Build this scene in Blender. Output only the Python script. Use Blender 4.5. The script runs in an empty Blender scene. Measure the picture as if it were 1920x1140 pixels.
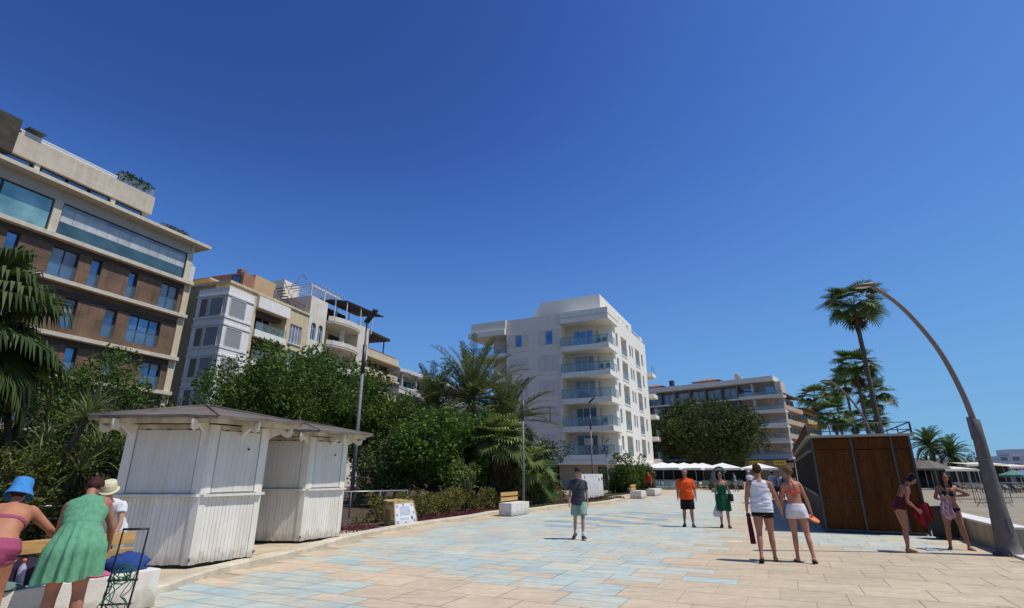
import bpy, bmesh, math, random
import numpy as np
from mathutils import Vector, Matrix, noise

SC = bpy.context.scene
COL = SC.collection
R = random.Random(7)
NR = np.random.default_rng(11)
PI = math.pi

# ------------------------------------------------------------------ camera
CAM_H, CAM_F, CAM_T = 1.64, 978.0, math.atan(317 / 978)
CT, ST = math.cos(CAM_T), math.sin(CAM_T)
cam = bpy.data.cameras.new('camera')
cam.sensor_width = 36.0
cam.lens = CAM_F / 1920 * 36
cam.clip_start, cam.clip_end = 0.1, 9000
cam_o = bpy.data.objects.new('camera', cam)
COL.objects.link(cam_o)
cam_o.location = (0, 0, CAM_H)
cam_o.rotation_euler = (PI / 2 + CAM_T, 0, 0)
SC.camera = cam_o


def ray(px, py):
    x, y = px - 960, 570 - py
    return x, CAM_F * CT - y * ST, CAM_F * ST + y * CT


def G(px, py, z=0.0):
    """ground point seen at a pixel of the photograph"""
    x, dy, dz = ray(px, py)
    k = (z - CAM_H) / dz
    return (x * k, dy * k)


# ------------------------------------------------------------------ light
SUN_EL, SUN_AZ = math.radians(63), math.radians(-15)     # azimuth from +X toward +Y
sd = Vector((math.cos(SUN_EL) * math.cos(SUN_AZ), math.cos(SUN_EL) * math.sin(SUN_AZ), math.sin(SUN_EL)))
sun = bpy.data.lights.new('sun', 'SUN')
sun.energy, sun.angle, sun.color = 4.05, math.radians(0.53), (1.0, 0.955, 0.88)
sun_o = bpy.data.objects.new('sun', sun)
COL.objects.link(sun_o)
sun_o.rotation_euler = sd.to_track_quat('Z', 'Y').to_euler()
sun_o.location = sd * 100

W = bpy.data.worlds.new('World')
SC.world = W
W.use_nodes = True
wt = W.node_tree
bg = wt.nodes['Background']
sky = wt.nodes.new('ShaderNodeTexSky')
sky.sky_type = 'NISHITA'
sky.sun_disc = False
sky.sun_elevation = SUN_EL
sky.sun_rotation = PI / 2 - SUN_AZ          # measured clockwise from +Y
sky.altitude, sky.air_density, sky.dust_density, sky.ozone_density = 0, 1.0, 0.35, 3.0
# grade of the clear sky: deep polarised blue overhead, paler and cleaner toward the horizon
pre = wt.nodes.new('ShaderNodeMixRGB')
pre.blend_type = 'MULTIPLY'
pre.inputs[0].default_value = 1.0
pre.inputs[2].default_value = (0.125, 0.125, 0.125, 1)
cur = wt.nodes.new('ShaderNodeRGBCurve')
PTS = (((0, 0), (.110, .029), (.150, .056), (.195, .090), (.36, .158), (.68, .215), (1, .29)),
       ((0, 0), (.195, .086), (.245, .148), (.320, .232), (.50, .355), (.76, .445), (1, .52)),
       ((0, 0), (.365, .315), (.430, .440), (.556, .610), (.70, .70), (.86, .74), (1, .78)))
for c_, pts_ in zip(cur.mapping.curves[:3], PTS):
    c_.points[0].location, c_.points[1].location = pts_[0], pts_[-1]
    for p_ in pts_[1:-1]:
        c_.points.new(*p_)
    for p_ in c_.points:
        p_.handle_type = 'AUTO_CLAMPED'
cur.mapping.update()
post = wt.nodes.new('ShaderNodeMixRGB')
post.blend_type = 'MULTIPLY'
post.inputs[0].default_value = 1.0
post.inputs[2].default_value = (13.33, 13.33, 13.33, 1)
wt.links.new(sky.outputs[0], pre.inputs[1])
wt.links.new(pre.outputs[0], cur.inputs['Color'])
wt.links.new(cur.outputs[0], post.inputs[1])
wt.links.new(post.outputs[0], bg.inputs[0])
bg.inputs[1].default_value = 0.075

SC.view_settings.view_transform = 'Standard'
SC.view_settings.look = 'None'
SC.view_settings.exposure = 0
SC.render.engine = 'CYCLES'
SC.cycles.use_denoising = True
SC.cycles.max_bounces = 6
SC.cycles.diffuse_bounces = 3
SC.cycles.glossy_bounces = 3
SC.cycles.transmission_bounces = 4
SC.cycles.transparent_max_bounces = 8


# ------------------------------------------------------------------ materials
def new_mat(name):
    m = bpy.data.materials.new(name)
    m.use_nodes = True
    return m, m.node_tree, m.node_tree.nodes['Principled BSDF']


MATS = {}


def mat(name, col, rough=0.7, var=0.12, scale=3.0, bump=0.0, bscale=40.0, metal=0.0, spec=0.35, streak=0.0, col2=None, stretch=(1, 1, 1), coat=0.0, grime=0.0):
    """plain surface with two octaves of tone variation, optional rain streaks and bump"""
    if name in MATS:
        return MATS[name]
    m, t, b = new_mat(name)
    L, N = t.links.new, t.nodes.new
    tc = N('ShaderNodeTexCoord')
    mp = N('ShaderNodeMapping')
    mp.inputs['Scale'].default_value = stretch
    L(tc.outputs['Object'], mp.inputs[0])
    n1 = N('ShaderNodeTexNoise')
    n1.inputs['Scale'].default_value = scale
    n1.inputs['Detail'].default_value = 6
    n1.inputs['Roughness'].default_value = 0.65
    L(mp.outputs[0], n1.inputs['Vector'])
    rp = N('ShaderNodeValToRGB')
    rp.color_ramp.elements[0].position, rp.color_ramp.elements[1].position = 0.3, 0.7
    d = 1 - var
    c2 = col2 or [min(1, c * (1 + var * 0.6)) for c in col]
    rp.color_ramp.elements[0].color = (col[0] * d, col[1] * d, col[2] * d, 1)
    rp.color_ramp.elements[1].color = (c2[0], c2[1], c2[2], 1)
    L(n1.outputs[0], rp.inputs[0])
    out = rp.outputs[0]
    if streak > 0:
        mp2 = N('ShaderNodeMapping')
        mp2.inputs['Scale'].default_value = (1.0, 1.0, 0.12)
        L(tc.outputs['Object'], mp2.inputs[0])
        n2 = N('ShaderNodeTexNoise')
        n2.inputs['Scale'].default_value = 5.0
        n2.inputs['Detail'].default_value = 4
        L(mp2.outputs[0], n2.inputs['Vector'])
        r2 = N('ShaderNodeValToRGB')
        r2.color_ramp.elements[0].position, r2.color_ramp.elements[1].position = 0.35, 0.62
        k = 1 - streak
        r2.color_ramp.elements[0].color = (k, k * 0.97, k * 0.92, 1)
        r2.color_ramp.elements[1].color = (1, 1, 1, 1)
        L(n2.outputs[0], r2.inputs[0])
        mx = N('ShaderNodeMixRGB')
        mx.blend_type = 'MULTIPLY'
        mx.inputs[0].default_value = 1
        L(out, mx.inputs[1])
        L(r2.outputs[0], mx.inputs[2])
        out = mx.outputs[0]
    if grime > 0:                       # splashed dirt near the ground, uneven
        sx = N('ShaderNodeSeparateXYZ')
        L(tc.outputs['Object'], sx.inputs[0])
        n4 = N('ShaderNodeTexNoise')
        n4.inputs['Scale'].default_value = 7.0
        n4.inputs['Detail'].default_value = 6
        L(tc.outputs['Object'], n4.inputs['Vector'])
        ad = N('ShaderNodeMath')
        ad.operation = 'MULTIPLY_ADD'
        ad.inputs[1].default_value = -0.55
        L(n4.outputs[0], ad.inputs[0])
        L(sx.outputs['Z'], ad.inputs[2])
        r4 = N('ShaderNodeMapRange')
        r4.inputs[1].default_value, r4.inputs[2].default_value = -0.25, 0.0
        r4.inputs[3].default_value, r4.inputs[4].default_value = grime, 0.0
        L(ad.outputs[0], r4.inputs[0])
        m4 = N('ShaderNodeMixRGB')
        L(r4.outputs[0], m4.inputs[0])
        L(out, m4.inputs[1])
        m4.inputs[2].default_value = (.20, .155, .105, 1)
        out = m4.outputs[0]
    L(out, b.inputs['Base Color'])
    b.inputs['Roughness'].default_value = rough
    b.inputs['Metallic'].default_value = metal
    b.inputs['Specular IOR Level'].default_value = spec
    b.inputs['Coat Weight'].default_value = coat
    if bump > 0:
        n3 = N('ShaderNodeTexNoise')
        n3.inputs['Scale'].default_value = bscale
        n3.inputs['Detail'].default_value = 5
        L(mp.outputs[0], n3.inputs['Vector'])
        bp = N('ShaderNodeBump')
        bp.inputs['Strength'].default_value = bump
        bp.inputs['Distance'].default_value = 0.02
        L(n3.outputs[0], bp.inputs['Height'])
        L(bp.outputs[0], b.inputs['Normal'])
    MATS[name] = m
    return m


def leaf_mat(name, dark, light, trans=0.25, rough=0.5):
    m, t, b = new_mat(name)
    L, N = t.links.new, t.nodes.new
    g = N('ShaderNodeNewGeometry')
    rp = N('ShaderNodeValToRGB')
    rp.color_ramp.elements[0].color = (*dark, 1)
    rp.color_ramp.elements[1].color = (*light, 1)
    n1 = N('ShaderNodeTexNoise')
    n1.inputs['Scale'].default_value = 0.9
    n1.inputs['Detail'].default_value = 3
    L(g.outputs['Position'], n1.inputs['Vector'])
    mx = N('ShaderNodeMath')
    mx.operation = 'MULTIPLY_ADD'
    mx.inputs[1].default_value = 0.62
    L(g.outputs['Random Per Island'], mx.inputs[0])
    s2 = N('ShaderNodeMath')
    s2.operation = 'MULTIPLY_ADD'
    s2.inputs[1].default_value = 1.3
    s2.inputs[2].default_value = -0.46
    L(n1.outputs[0], s2.inputs[0])
    L(s2.outputs[0], mx.inputs[2])
    L(mx.outputs[0], rp.inputs[0])
    L(rp.outputs[0], b.inputs['Base Color'])
    b.inputs['Roughness'].default_value = rough
    b.inputs['Specular IOR Level'].default_value = 0.22
    tr = N('ShaderNodeBsdfTranslucent')
    L(rp.outputs[0], tr.inputs[0])
    ms = N('ShaderNodeMixShader')
    ms.inputs[0].default_value = trans
    L(b.outputs[0], ms.inputs[1])
    L(tr.outputs[0], ms.inputs[2])
    L(ms.outputs[0], t.nodes['Material Output'].inputs[0])
    MATS[name] = m
    return m


def attr_mat(name, rough=0.6, nscale=60.0, namt=0.1, spec=0.3, bump=0.0, sub=0.0, stretch=(1, 1, 1), big=0.0):
    """base colour from the mesh colour attribute, broken up by noise"""
    m, t, b = new_mat(name)
    L, N = t.links.new, t.nodes.new
    a = N('ShaderNodeAttribute')
    a.attribute_name = 'Col'
    tc = N('ShaderNodeTexCoord')
    mp = N('ShaderNodeMapping')
    mp.inputs['Scale'].default_value = stretch
    L(tc.outputs['Object'], mp.inputs[0])
    n1 = N('ShaderNodeTexNoise')
    n1.inputs['Scale'].default_value = nscale
    n1.inputs['Detail'].default_value = 5
    L(mp.outputs[0], n1.inputs['Vector'])
    r = N('ShaderNodeMapRange')
    r.inputs[1].default_value, r.inputs[2].default_value = 0.3, 0.7
    r.inputs[3].default_value, r.inputs[4].default_value = 1 - namt, 1 + namt * 0.5
    L(n1.outputs[0], r.inputs[0])
    mx = N('ShaderNodeMixRGB')
    mx.blend_type = 'MULTIPLY'
    mx.inputs[0].default_value = 1
    L(a.outputs[0], mx.inputs[1])
    L(r.outputs[0], mx.inputs[2])
    out = mx.outputs[0]
    if big > 0:
        n2 = N('ShaderNodeTexNoise')
        n2.inputs['Scale'].default_value = 0.55
        n2.inputs['Detail'].default_value = 7
        n2.inputs['Roughness'].default_value = 0.7
        L(tc.outputs['Object'], n2.inputs['Vector'])
        r2 = N('ShaderNodeMapRange')
        r2.inputs[1].default_value, r2.inputs[2].default_value = 0.32, 0.62
        r2.inputs[3].default_value, r2.inputs[4].default_value = 1 - big, 1.04
        L(n2.outputs[0], r2.inputs[0])
        m2 = N('ShaderNodeMixRGB')
        m2.blend_type = 'MULTIPLY'
        m2.inputs[0].default_value = 1
        L(out, m2.inputs[1])
        L(r2.outputs[0], m2.inputs[2])
        out = m2.outputs[0]
        # dark spots (gum, drips) and long scuffs
        for sc_, lo, hi, dk in ((3.1, .0, .055, .55), (1.3, .0, .05, .72)):
            vo = N('ShaderNodeTexVoronoi')
            vo.inputs['Scale'].default_value = sc_
            vo.inputs['Randomness'].default_value = 1.0
            L(tc.outputs['Object'], vo.inputs['Vector'])
            r3 = N('ShaderNodeMapRange')
            r3.inputs[1].default_value, r3.inputs[2].default_value = lo + .02, hi + .02
            r3.inputs[3].default_value, r3.inputs[4].default_value = dk, 1.0
            L(vo.outputs['Distance'], r3.inputs[0])
            m3 = N('ShaderNodeMixRGB')
            m3.blend_type = 'MULTIPLY'
            m3.inputs[0].default_value = 1
            L(out, m3.inputs[1])
            L(r3.outputs[0], m3.inputs[2])
            out = m3.outputs[0]
        mp5 = N('ShaderNodeMapping')
        mp5.inputs['Rotation'].default_value = (0, 0, .5)
        mp5.inputs['Scale'].default_value = (.35, 2.6, 1)
        L(tc.outputs['Object'], mp5.inputs[0])
        n5 = N('ShaderNodeTexNoise')
        n5.inputs['Scale'].default_value = 2.2
        n5.inputs['Detail'].default_value = 8
        n5.inputs['Roughness'].default_value = .75
        L(mp5.outputs[0], n5.inputs['Vector'])
        r5 = N('ShaderNodeMapRange')
        r5.inputs[1].default_value, r5.inputs[2].default_value = .36, .56
        r5.inputs[3].default_value, r5.inputs[4].default_value = .84, 1.03
        L(n5.outputs[0], r5.inputs[0])
        m5 = N('ShaderNodeMixRGB')
        m5.blend_type = 'MULTIPLY'
        m5.inputs[0].default_value = 1
        L(out, m5.inputs[1])
        L(r5.outputs[0], m5.inputs[2])
        out = m5.outputs[0]
    L(out, b.inputs['Base Color'])
    b.inputs['Roughness'].default_value = rough
    b.inputs['Specular IOR Level'].default_value = spec
    b.inputs['Subsurface Weight'].default_value = sub
    b.inputs['Subsurface Radius'].default_value = (0.012, 0.005, 0.003)
    if bump > 0:
        bp = N('ShaderNodeBump')
        bp.inputs['Strength'].default_value = bump
        bp.inputs['Distance'].default_value = 0.01
        L(n1.outputs[0], bp.inputs['Height'])
        L(bp.outputs[0], b.inputs['Normal'])
    MATS[name] = m
    return m


def glass_mat(name, col, rough=0.04, metal=0.55, wave=0.06, col2=None):
    """reflective window glass with slight waviness and uneven darkness of the room behind"""
    m, t, b = new_mat(name)
    L, N = t.links.new, t.nodes.new
    tc = N('ShaderNodeTexCoord')
    n1 = N('ShaderNodeTexNoise')
    n1.inputs['Scale'].default_value = 0.8
    L(tc.outputs['Object'], n1.inputs['Vector'])
    rp = N('ShaderNodeValToRGB')
    rp.color_ramp.elements[0].position, rp.color_ramp.elements[1].position = 0.35, 0.65
    c2 = col2 or [c * 1.5 for c in col]
    rp.color_ramp.elements[0].color = (*col, 1)
    rp.color_ramp.elements[1].color = (*c2, 1)
    L(n1.outputs[0], rp.inputs[0])
    L(rp.outputs[0], b.inputs['Base Color'])
    b.inputs['Roughness'].default_value = rough
    b.inputs['Metallic'].default_value = metal
    b.inputs['Specular IOR Level'].default_value = 0.8
    bp = N('ShaderNodeBump')
    bp.inputs['Strength'].default_value = wave
    bp.inputs['Distance'].default_value = 0.05
    L(n1.outputs[0], bp.inputs['Height'])
    L(bp.outputs[0], b.inputs['Normal'])
    MATS[name] = m
    return m


def clear_mat(name, col, alpha=0.35):
    m, t, b = new_mat(name)
    L, N = t.links.new, t.nodes.new
    b.inputs['Base Color'].default_value = (*col, 1)
    b.inputs['Roughness'].default_value = 0.05
    b.inputs['Specular IOR Level'].default_value = 0.9
    tr = N('ShaderNodeBsdfTransparent')
    tr.inputs[0].default_value = (0.8, 0.92, 0.92, 1)
    ms = N('ShaderNodeMixShader')
    ms.inputs[0].default_value = alpha
    L(tr.outputs[0], ms.inputs[1])
    L(b.outputs[0], ms.inputs[2])
    L(ms.outputs[0], t.nodes['Material Output'].inputs[0])
    MATS[name] = m
    return m


# ------------------------------------------------------------------ mesh building
class MB:
    def __init__(s):
        s.v, s.f, s.m, s.sm = [], [], [], []

    def add(s, vs, fs, mi=0, smooth=False):
        o = len(s.v)
        s.v.extend([tuple(p) for p in vs])
        for f in fs:
            s.f.append(tuple(i + o for i in f))
            s.m.append(mi)
            s.sm.append(smooth)
        return s

    def box(s, x0, x1, y0, y1, z0, z1, mi=0):
        return s.add([(x0, y0, z0), (x1, y0, z0), (x1, y1, z0), (x0, y1, z0), (x0, y0, z1), (x1, y0, z1), (x1, y1, z1), (x0, y1, z1)],
                     [(3, 2, 1, 0), (4, 5, 6, 7), (0, 1, 5, 4), (1, 2, 6, 5), (2, 3, 7, 6), (3, 0, 4, 7)], mi)

    def beam(s, a, b, w, h=None, mi=0, up=(0, 0, 1)):
        h = h or w
        a, b = Vector(a), Vector(b)
        d = (b - a).normalized()
        u = Vector(up)
        if abs(d.dot(u)) > 0.98:
            u = Vector((0, 1, 0))
        r = d.cross(u).normalized()
        u = r.cross(d)
        vs = []
        for p in (a, b):
            for i, j in ((-1, -1), (1, -1), (1, 1), (-1, 1)):
                vs.append(p + r * (w / 2 * i) + u * (h / 2 * j))
        return s.add(vs, [(3, 2, 1, 0), (4, 5, 6, 7), (0, 1, 5, 4), (1, 2, 6, 5), (2, 3, 7, 6), (3, 0, 4, 7)], mi)

    def tube(s, pts, rad, n=8, mi=0, cap=True, smooth=True, flat=None, side=None):
        """round (or flattened) tube through points; rad is a number or one number per point"""
        pts = [Vector(p) for p in pts]
        if not hasattr(rad, '__len__'):
            rad = [rad] * len(pts)
        vs, fs = [], []
        ref = Vector(side) if side else None
        for i, p in enumerate(pts):
            d = (pts[min(i + 1, len(pts) - 1)] - pts[max(i - 1, 0)]).normalized()
            if ref is None:
                ref = Vector((1, 0, 0)) if abs(d.x) < 0.8 else Vector((0, 1, 0))
            r = (ref - d * ref.dot(d))
            r = r.normalized() if r.length > 1e-5 else d.orthogonal().normalized()
            ref = r
            q = d.cross(r)
            a, b = rad[i] if hasattr(rad[i], '__len__') else (rad[i], rad[i] * (flat or 1))
            for k in range(n):
                t = 2 * PI * k / n
                vs.append(p + r * (a * math.cos(t)) + q * (b * math.sin(t)))
        for i in range(len(pts) - 1):
            for k in range(n):
                a, b = i * n + k, i * n + (k + 1) % n
                fs.append((a, b, b + n, a + n))
        if cap:
            fs.append(tuple(range(n - 1, -1, -1)))
            fs.append(tuple(range((len(pts) - 1) * n, len(pts) * n)))
        return s.add(vs, fs, mi, smooth)

    def lathe(s, prof, n=16, c=(0, 0, 0), mi=0, smooth=True, sx=1, sy=1):
        vs, fs = [], []
        for r, z in prof:
            for k in range(n):
                t = 2 * PI * k / n
                vs.append((c[0] + r * sx * math.cos(t), c[1] + r * sy * math.sin(t), c[2] + z))
        for i in range(len(prof) - 1):
            for k in range(n):
                a, b = i * n + k, i * n + (k + 1) % n
                fs.append((a, b, b + n, a + n))
        fs.append(tuple(range(n - 1, -1, -1)))
        fs.append(tuple(range((len(prof) - 1) * n, len(prof) * n)))
        return s.add(vs, fs, mi, smooth)

    def ball(s, c, r, n=12, mi=0):
        r = r if hasattr(r, '__len__') else (r, r, r)
        prof = []
        vs, fs = [], []
        m = n // 2 + 1
        for i in range(m):
            ph = -PI / 2 + PI * (i + 0.02) / (m - 1) * 0.999
            for k in range(n):
                t = 2 * PI * k / n
                vs.append((c[0] + r[0] * math.cos(ph) * math.cos(t), c[1] + r[1] * math.cos(ph) * math.sin(t), c[2] + r[2] * math.sin(ph)))
        for i in range(m - 1):
            for k in range(n):
                a, b = i * n + k, i * n + (k + 1) % n
                fs.append((a, b, b + n, a + n))
        fs.append(tuple(range(n - 1, -1, -1)))
        fs.append(tuple(range((m - 1) * n, m * n)))
        return s.add(vs, fs, mi, True)

    def prism(s, poly, z0, z1, mi=0):
        n = len(poly)
        a = sum(poly[i][0] * poly[(i + 1) % n][1] - poly[(i + 1) % n][0] * poly[i][1] for i in range(n))
        if a < 0:
            poly = poly[::-1]
        vs = [(p[0], p[1], z0) for p in poly] + [(p[0], p[1], z1) for p in poly]
        fs = [tuple(range(n - 1, -1, -1)), tuple(range(n, 2 * n))]
        for i in range(n):
            j = (i + 1) % n
            fs.append((i, j, j + n, i + n))
        return s.add(vs, fs, mi)

    def facade(s, x0, x1, z0, z1, holes, y=0.0, depth=0.2, mi=0, mr=None, fn=None):
        """wall in the plane y (outside is -y) with rectangular holes that have real reveals"""
        fn = fn or (lambda x, yy, z: (x, yy, z))
        xs = sorted({x0, x1, *[h[0] for h in holes], *[h[1] for h in holes]})
        zs = sorted({z0, z1, *[h[2] for h in holes], *[h[3] for h in holes]})
        xs = [x for x in xs if x0 - 1e-6 <= x <= x1 + 1e-6]
        zs = [z for z in zs if z0 - 1e-6 <= z <= z1 + 1e-6]
        for i in range(len(xs) - 1):
            for j in range(len(zs) - 1):
                cx, cz = (xs[i] + xs[i + 1]) / 2, (zs[j] + zs[j + 1]) / 2
                if any(h[0] < cx < h[1] and h[2] < cz < h[3] for h in holes):
                    continue
                s.add([fn(xs[i], y, zs[j]), fn(xs[i + 1], y, zs[j]), fn(xs[i + 1], y, zs[j + 1]), fn(xs[i], y, zs[j + 1])], [(0, 1, 2, 3)], mi)
        for h in holes:
            a, b, c, d = h[:4]
            e = y + (h[4] if len(h) > 4 else depth)
            for p, q, flip in (((a, c), (a, d), 0), ((b, d), (b, c), 0), ((a, d), (b, d), 0), ((b, c), (a, c), 0)):
                s.add([fn(p[0], y, p[1]), fn(q[0], y, q[1]), fn(q[0], e, q[1]), fn(p[0], e, p[1])], [(0, 1, 2, 3)], mi if mr is None else mr)
        return s

    def done(s, name, mats, parent=None, bevel=0.0, weld=False, loc=None):
        me = bpy.data.meshes.new(name)
        me.from_pydata(s.v, [], s.f)
        mats = mats if isinstance(mats, (list, tuple)) else [mats]
        for m in mats:
            me.materials.append(m)
        me.polygons.foreach_set('material_index', s.m)
        me.polygons.foreach_set('use_smooth', s.sm)
        if bevel > 0 or weld:
            bm = bmesh.new()
            bm.from_mesh(me)
            if weld:
                bmesh.ops.remove_doubles(bm, verts=bm.verts, dist=1e-4)
            if bevel > 0:
                es = [e for e in bm.edges if len(e.link_faces) == 2 and e.calc_face_angle(0) > 0.5]
                bmesh.ops.bevel(bm, geom=es, offset=bevel, segments=2, profile=0.6, affect='EDGES', clamp_overlap=True)
            bm.to_mesh(me)
            bm.free()
        me.update()
        o = bpy.data.objects.new(name, me)
        COL.objects.link(o)
        if parent is not None:
            o.parent = parent
        if loc is not None:
            o.location = loc
        return o


def thing(name, label, cat, loc=(0, 0, 0), rz=0.0, group=None):
    o = bpy.data.objects.new(name, None)
    o.empty_display_size = 0.3
    COL.objects.link(o)
    o.location = loc if len(loc) == 3 else (loc[0], loc[1], 0)
    o.rotation_euler = (0, 0, rz)
    o['label'] = label
    o['category'] = cat
    if group:
        o['group'] = group
    return o


def tag(o, label, cat, group=None):
    o['label'] = label
    o['category'] = cat
    if group:
        o['group'] = group
    return o


def struct(o):
    o['kind'] = 'structure'
    return o


def stuff(o, label, cat):
    o['kind'] = 'stuff'
    o['label'] = label
    o['category'] = cat
    return o


def copy_tree(o, parent=None):
    c = o.copy()
    COL.objects.link(c)
    if parent is not None:
        c.parent = parent
    for ch in list(o.children):
        copy_tree(ch, c)
    return c


def mesh_np(name, V, F, mats, parent=None, smooth=False, midx=None, cols=None):
    """fast mesh from numpy arrays; F has equal-sized faces"""
    me = bpy.data.meshes.new(name)
    n, k = F.shape
    me.vertices.add(len(V))
    me.vertices.foreach_set('co', np.ascontiguousarray(V, dtype=np.float32).ravel())
    me.loops.add(n * k)
    me.loops.foreach_set('vertex_index', np.ascontiguousarray(F, dtype=np.int32).ravel())
    me.polygons.add(n)
    me.polygons.foreach_set('loop_start', np.arange(0, n * k, k, dtype=np.int32))
    me.polygons.foreach_set('loop_total', np.full(n, k, dtype=np.int32))
    for m in (mats if isinstance(mats, (list, tuple)) else [mats]):
        me.materials.append(m)
    if midx is not None:
        me.polygons.foreach_set('material_index', np.ascontiguousarray(midx, dtype=np.int32))
    me.polygons.foreach_set('use_smooth', np.full(n, smooth))
    me.update(calc_edges=True)
    if cols is not None:
        at = me.color_attributes.new('Col', 'FLOAT_COLOR', 'POINT')
        at.data.foreach_set('color', np.ascontiguousarray(np.c_[cols, np.ones(len(cols))], dtype=np.float32).ravel())
    o = bpy.data.objects.new(name, me)
    COL.objects.link(o)
    if parent is not None:
        o.parent = parent
    return o


# common directions: the promenade runs along U, across it V points to the beach
_l = math.hypot(.44, .898)
U = Vector((.44 / _l, .898 / _l, 0))
V = Vector((U.y, -U.x, 0))
RZ_FRONT = math.atan2(V.y, V.x)      # local x = V (facade facing the camera), local y = U
RZ_SIDE = math.atan2(U.y, U.x)
# ================================================================== materials used in several places
M_WHITE = mat('white_paint_wood', (0.77, 0.725, 0.645), 0.5, 0.07, 2.5, 0.15, 60, streak=0.14, grime=.55)
M_PLINTH = mat('white_rendered_concrete', (0.72, 0.69, 0.62), 0.75, 0.10, 3.0, 0.25, 50, streak=0.12, grime=.6)
M_KERB = mat('cream_kerb_concrete', (0.60, 0.51, 0.36), 0.85, 0.28, 2.2, 0.5, 45, col2=(0.68, 0.60, 0.46))
M_PINE = mat('pine_slat_wood', (0.56, 0.33, 0.11), 0.55, 0.30, 3.0, 0.2, 30, stretch=(1, 1, 9))
M_GREY = mat('galvanised_grey_metal', (0.17, 0.172, 0.178), 0.6, 0.2, 6.0, metal=0.15)
M_DGREY = mat('dark_grey_metal', (0.065, 0.068, 0.075), 0.45, 0.15, 5.0, metal=0.3)
M_BLACK = mat('black_metal', (0.012, 0.012, 0.014), 0.4, 0.1, 5.0)
M_SOIL = mat('planting_bed_soil', (0.085, 0.058, 0.038), 0.95, 0.45, 3.0, 0.9, 18)


def lerp2(a, b, t):
    return (a[0] + (b[0] - a[0]) * t, a[1] + (b[1] - a[1]) * t)


def smooth_line(pts, it=3):
    for _ in range(it):
        q = [pts[0]]
        for a, b in zip(pts, pts[1:]):
            q += [lerp2(a, b, .25), lerp2(a, b, .75)]
        q.append(pts[-1])
        pts = q
    return pts


def inside(p, poly):
    c = False
    j = len(poly) - 1
    for i in range(len(poly)):
        a, b = poly[i], poly[j]
        if (a[1] > p[1]) != (b[1] > p[1]) and p[0] < (b[0] - a[0]) * (p[1] - a[1]) / (b[1] - a[1]) + a[0]:
            c = not c
        j = i
    return c


# kerb line (front edge, promenade side), from beside the camera to the tip of the first bed and on
_k = [(296, 1118), (345, 1098), (400, 1080), (470, 1062), (540, 1046), (600, 1031), (650, 1014), (700, 1003), (760, 991), (830, 980), (895, 971), (935, 962)]
KERB1 = [(-7.2, 3.2), (-6.2, 6.6)] + [G(*p) for p in _k] + [(1.2, 25.6), G(1050, 950), G(1110, 947), G(1150, 942), G(1166, 937), (8.0, 37.0), (6.9, 37.2)]
KERB2 = [(6.3, 36.6), G(1172, 931), G(1215, 927), G(1235, 922), (12.6, 49.0), (15.0, 54.0), (13.6, 55.6)]
WALL0 = Vector((10.36, 11.75, 0))
K1 = smooth_line(KERB1, 2)
K2 = smooth_line(KERB2, 2)

# ------------------------------------------------------------------ ground
M_SAND = mat('beach_sand', (0.27, 0.232, 0.16), 0.95, 0.16, 0.5, 0.8, 3.0, col2=(0.33, 0.285, 0.20))
b = MB().add([(-3000, -200, -.06), (3000, -200, -.06), (3000, 6000, -.06), (-3000, 6000, -.06)], [(0, 1, 2, 3)])
struct(b.done('beach', M_SAND))
M_JOINT = mat('promenade_joint_mortar', (0.43, 0.35, 0.24), 0.9, 0.2, 4.0)
kl = K1 + [(5.5, 36.8)] + K2
right = [tuple((WALL0 + U * s).xy) for s in (150, 60, 20, 0, -20)]
prom = [(p[0], p[1]) for p in kl] + [(40, 118)] + right
b = MB().add([(p[0], p[1], -.006) for p in prom] , [tuple(range(len(prom)))])
o = b.done('promenade_base', M_JOINT)
struct(o)
bm = bmesh.new(); bm.from_mesh(o.data); bmesh.ops.triangulate(bm, faces=bm.faces); bmesh.ops.recalc_face_normals(bm, faces=bm.faces)
for f in bm.faces:
    if f.normal.z < 0:
        f.normal_flip()
bm.to_mesh(o.data); bm.free()

BL1 = [G(*p) for p in [(585, 1046), (660, 1018), (760, 1000), (900, 976), (1000, 960), (1150, 948), (1250, 930), (1330, 920), (1390, 915), (1400, 960), (1350, 985), (1370, 1005), (1330, 1022), (1300, 1045), (1290, 1085), (1190, 1100), (1130, 1140), (1010, 1112), (860, 1078), (700, 1062)]]
BL2 = [G(*p) for p in [(250, 1150), (330, 1108), (440, 1072), (560, 1066), (650, 1092), (790, 1140), (700, 1175), (300, 1175)]]
BL3 = [G(*p) for p in [(1478, 996), (1600, 1000), (1770, 1003), (1800, 1030), (1640, 1036), (1500, 1018)]]
WAVE = [G(*p) for p in [(1040, 972), (1160, 960), (1280, 962), (1250, 982), (1120, 990), (1050, 985)]]
vs, fs, cs = [], [], []
SW, SH, GAP = 0.84, 0.40, 0.010
rr = random.Random(21)
TAN_A, TAN_B = (0.60, 0.475, 0.325), (0.535, 0.43, 0.285)
cells = {}
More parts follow.
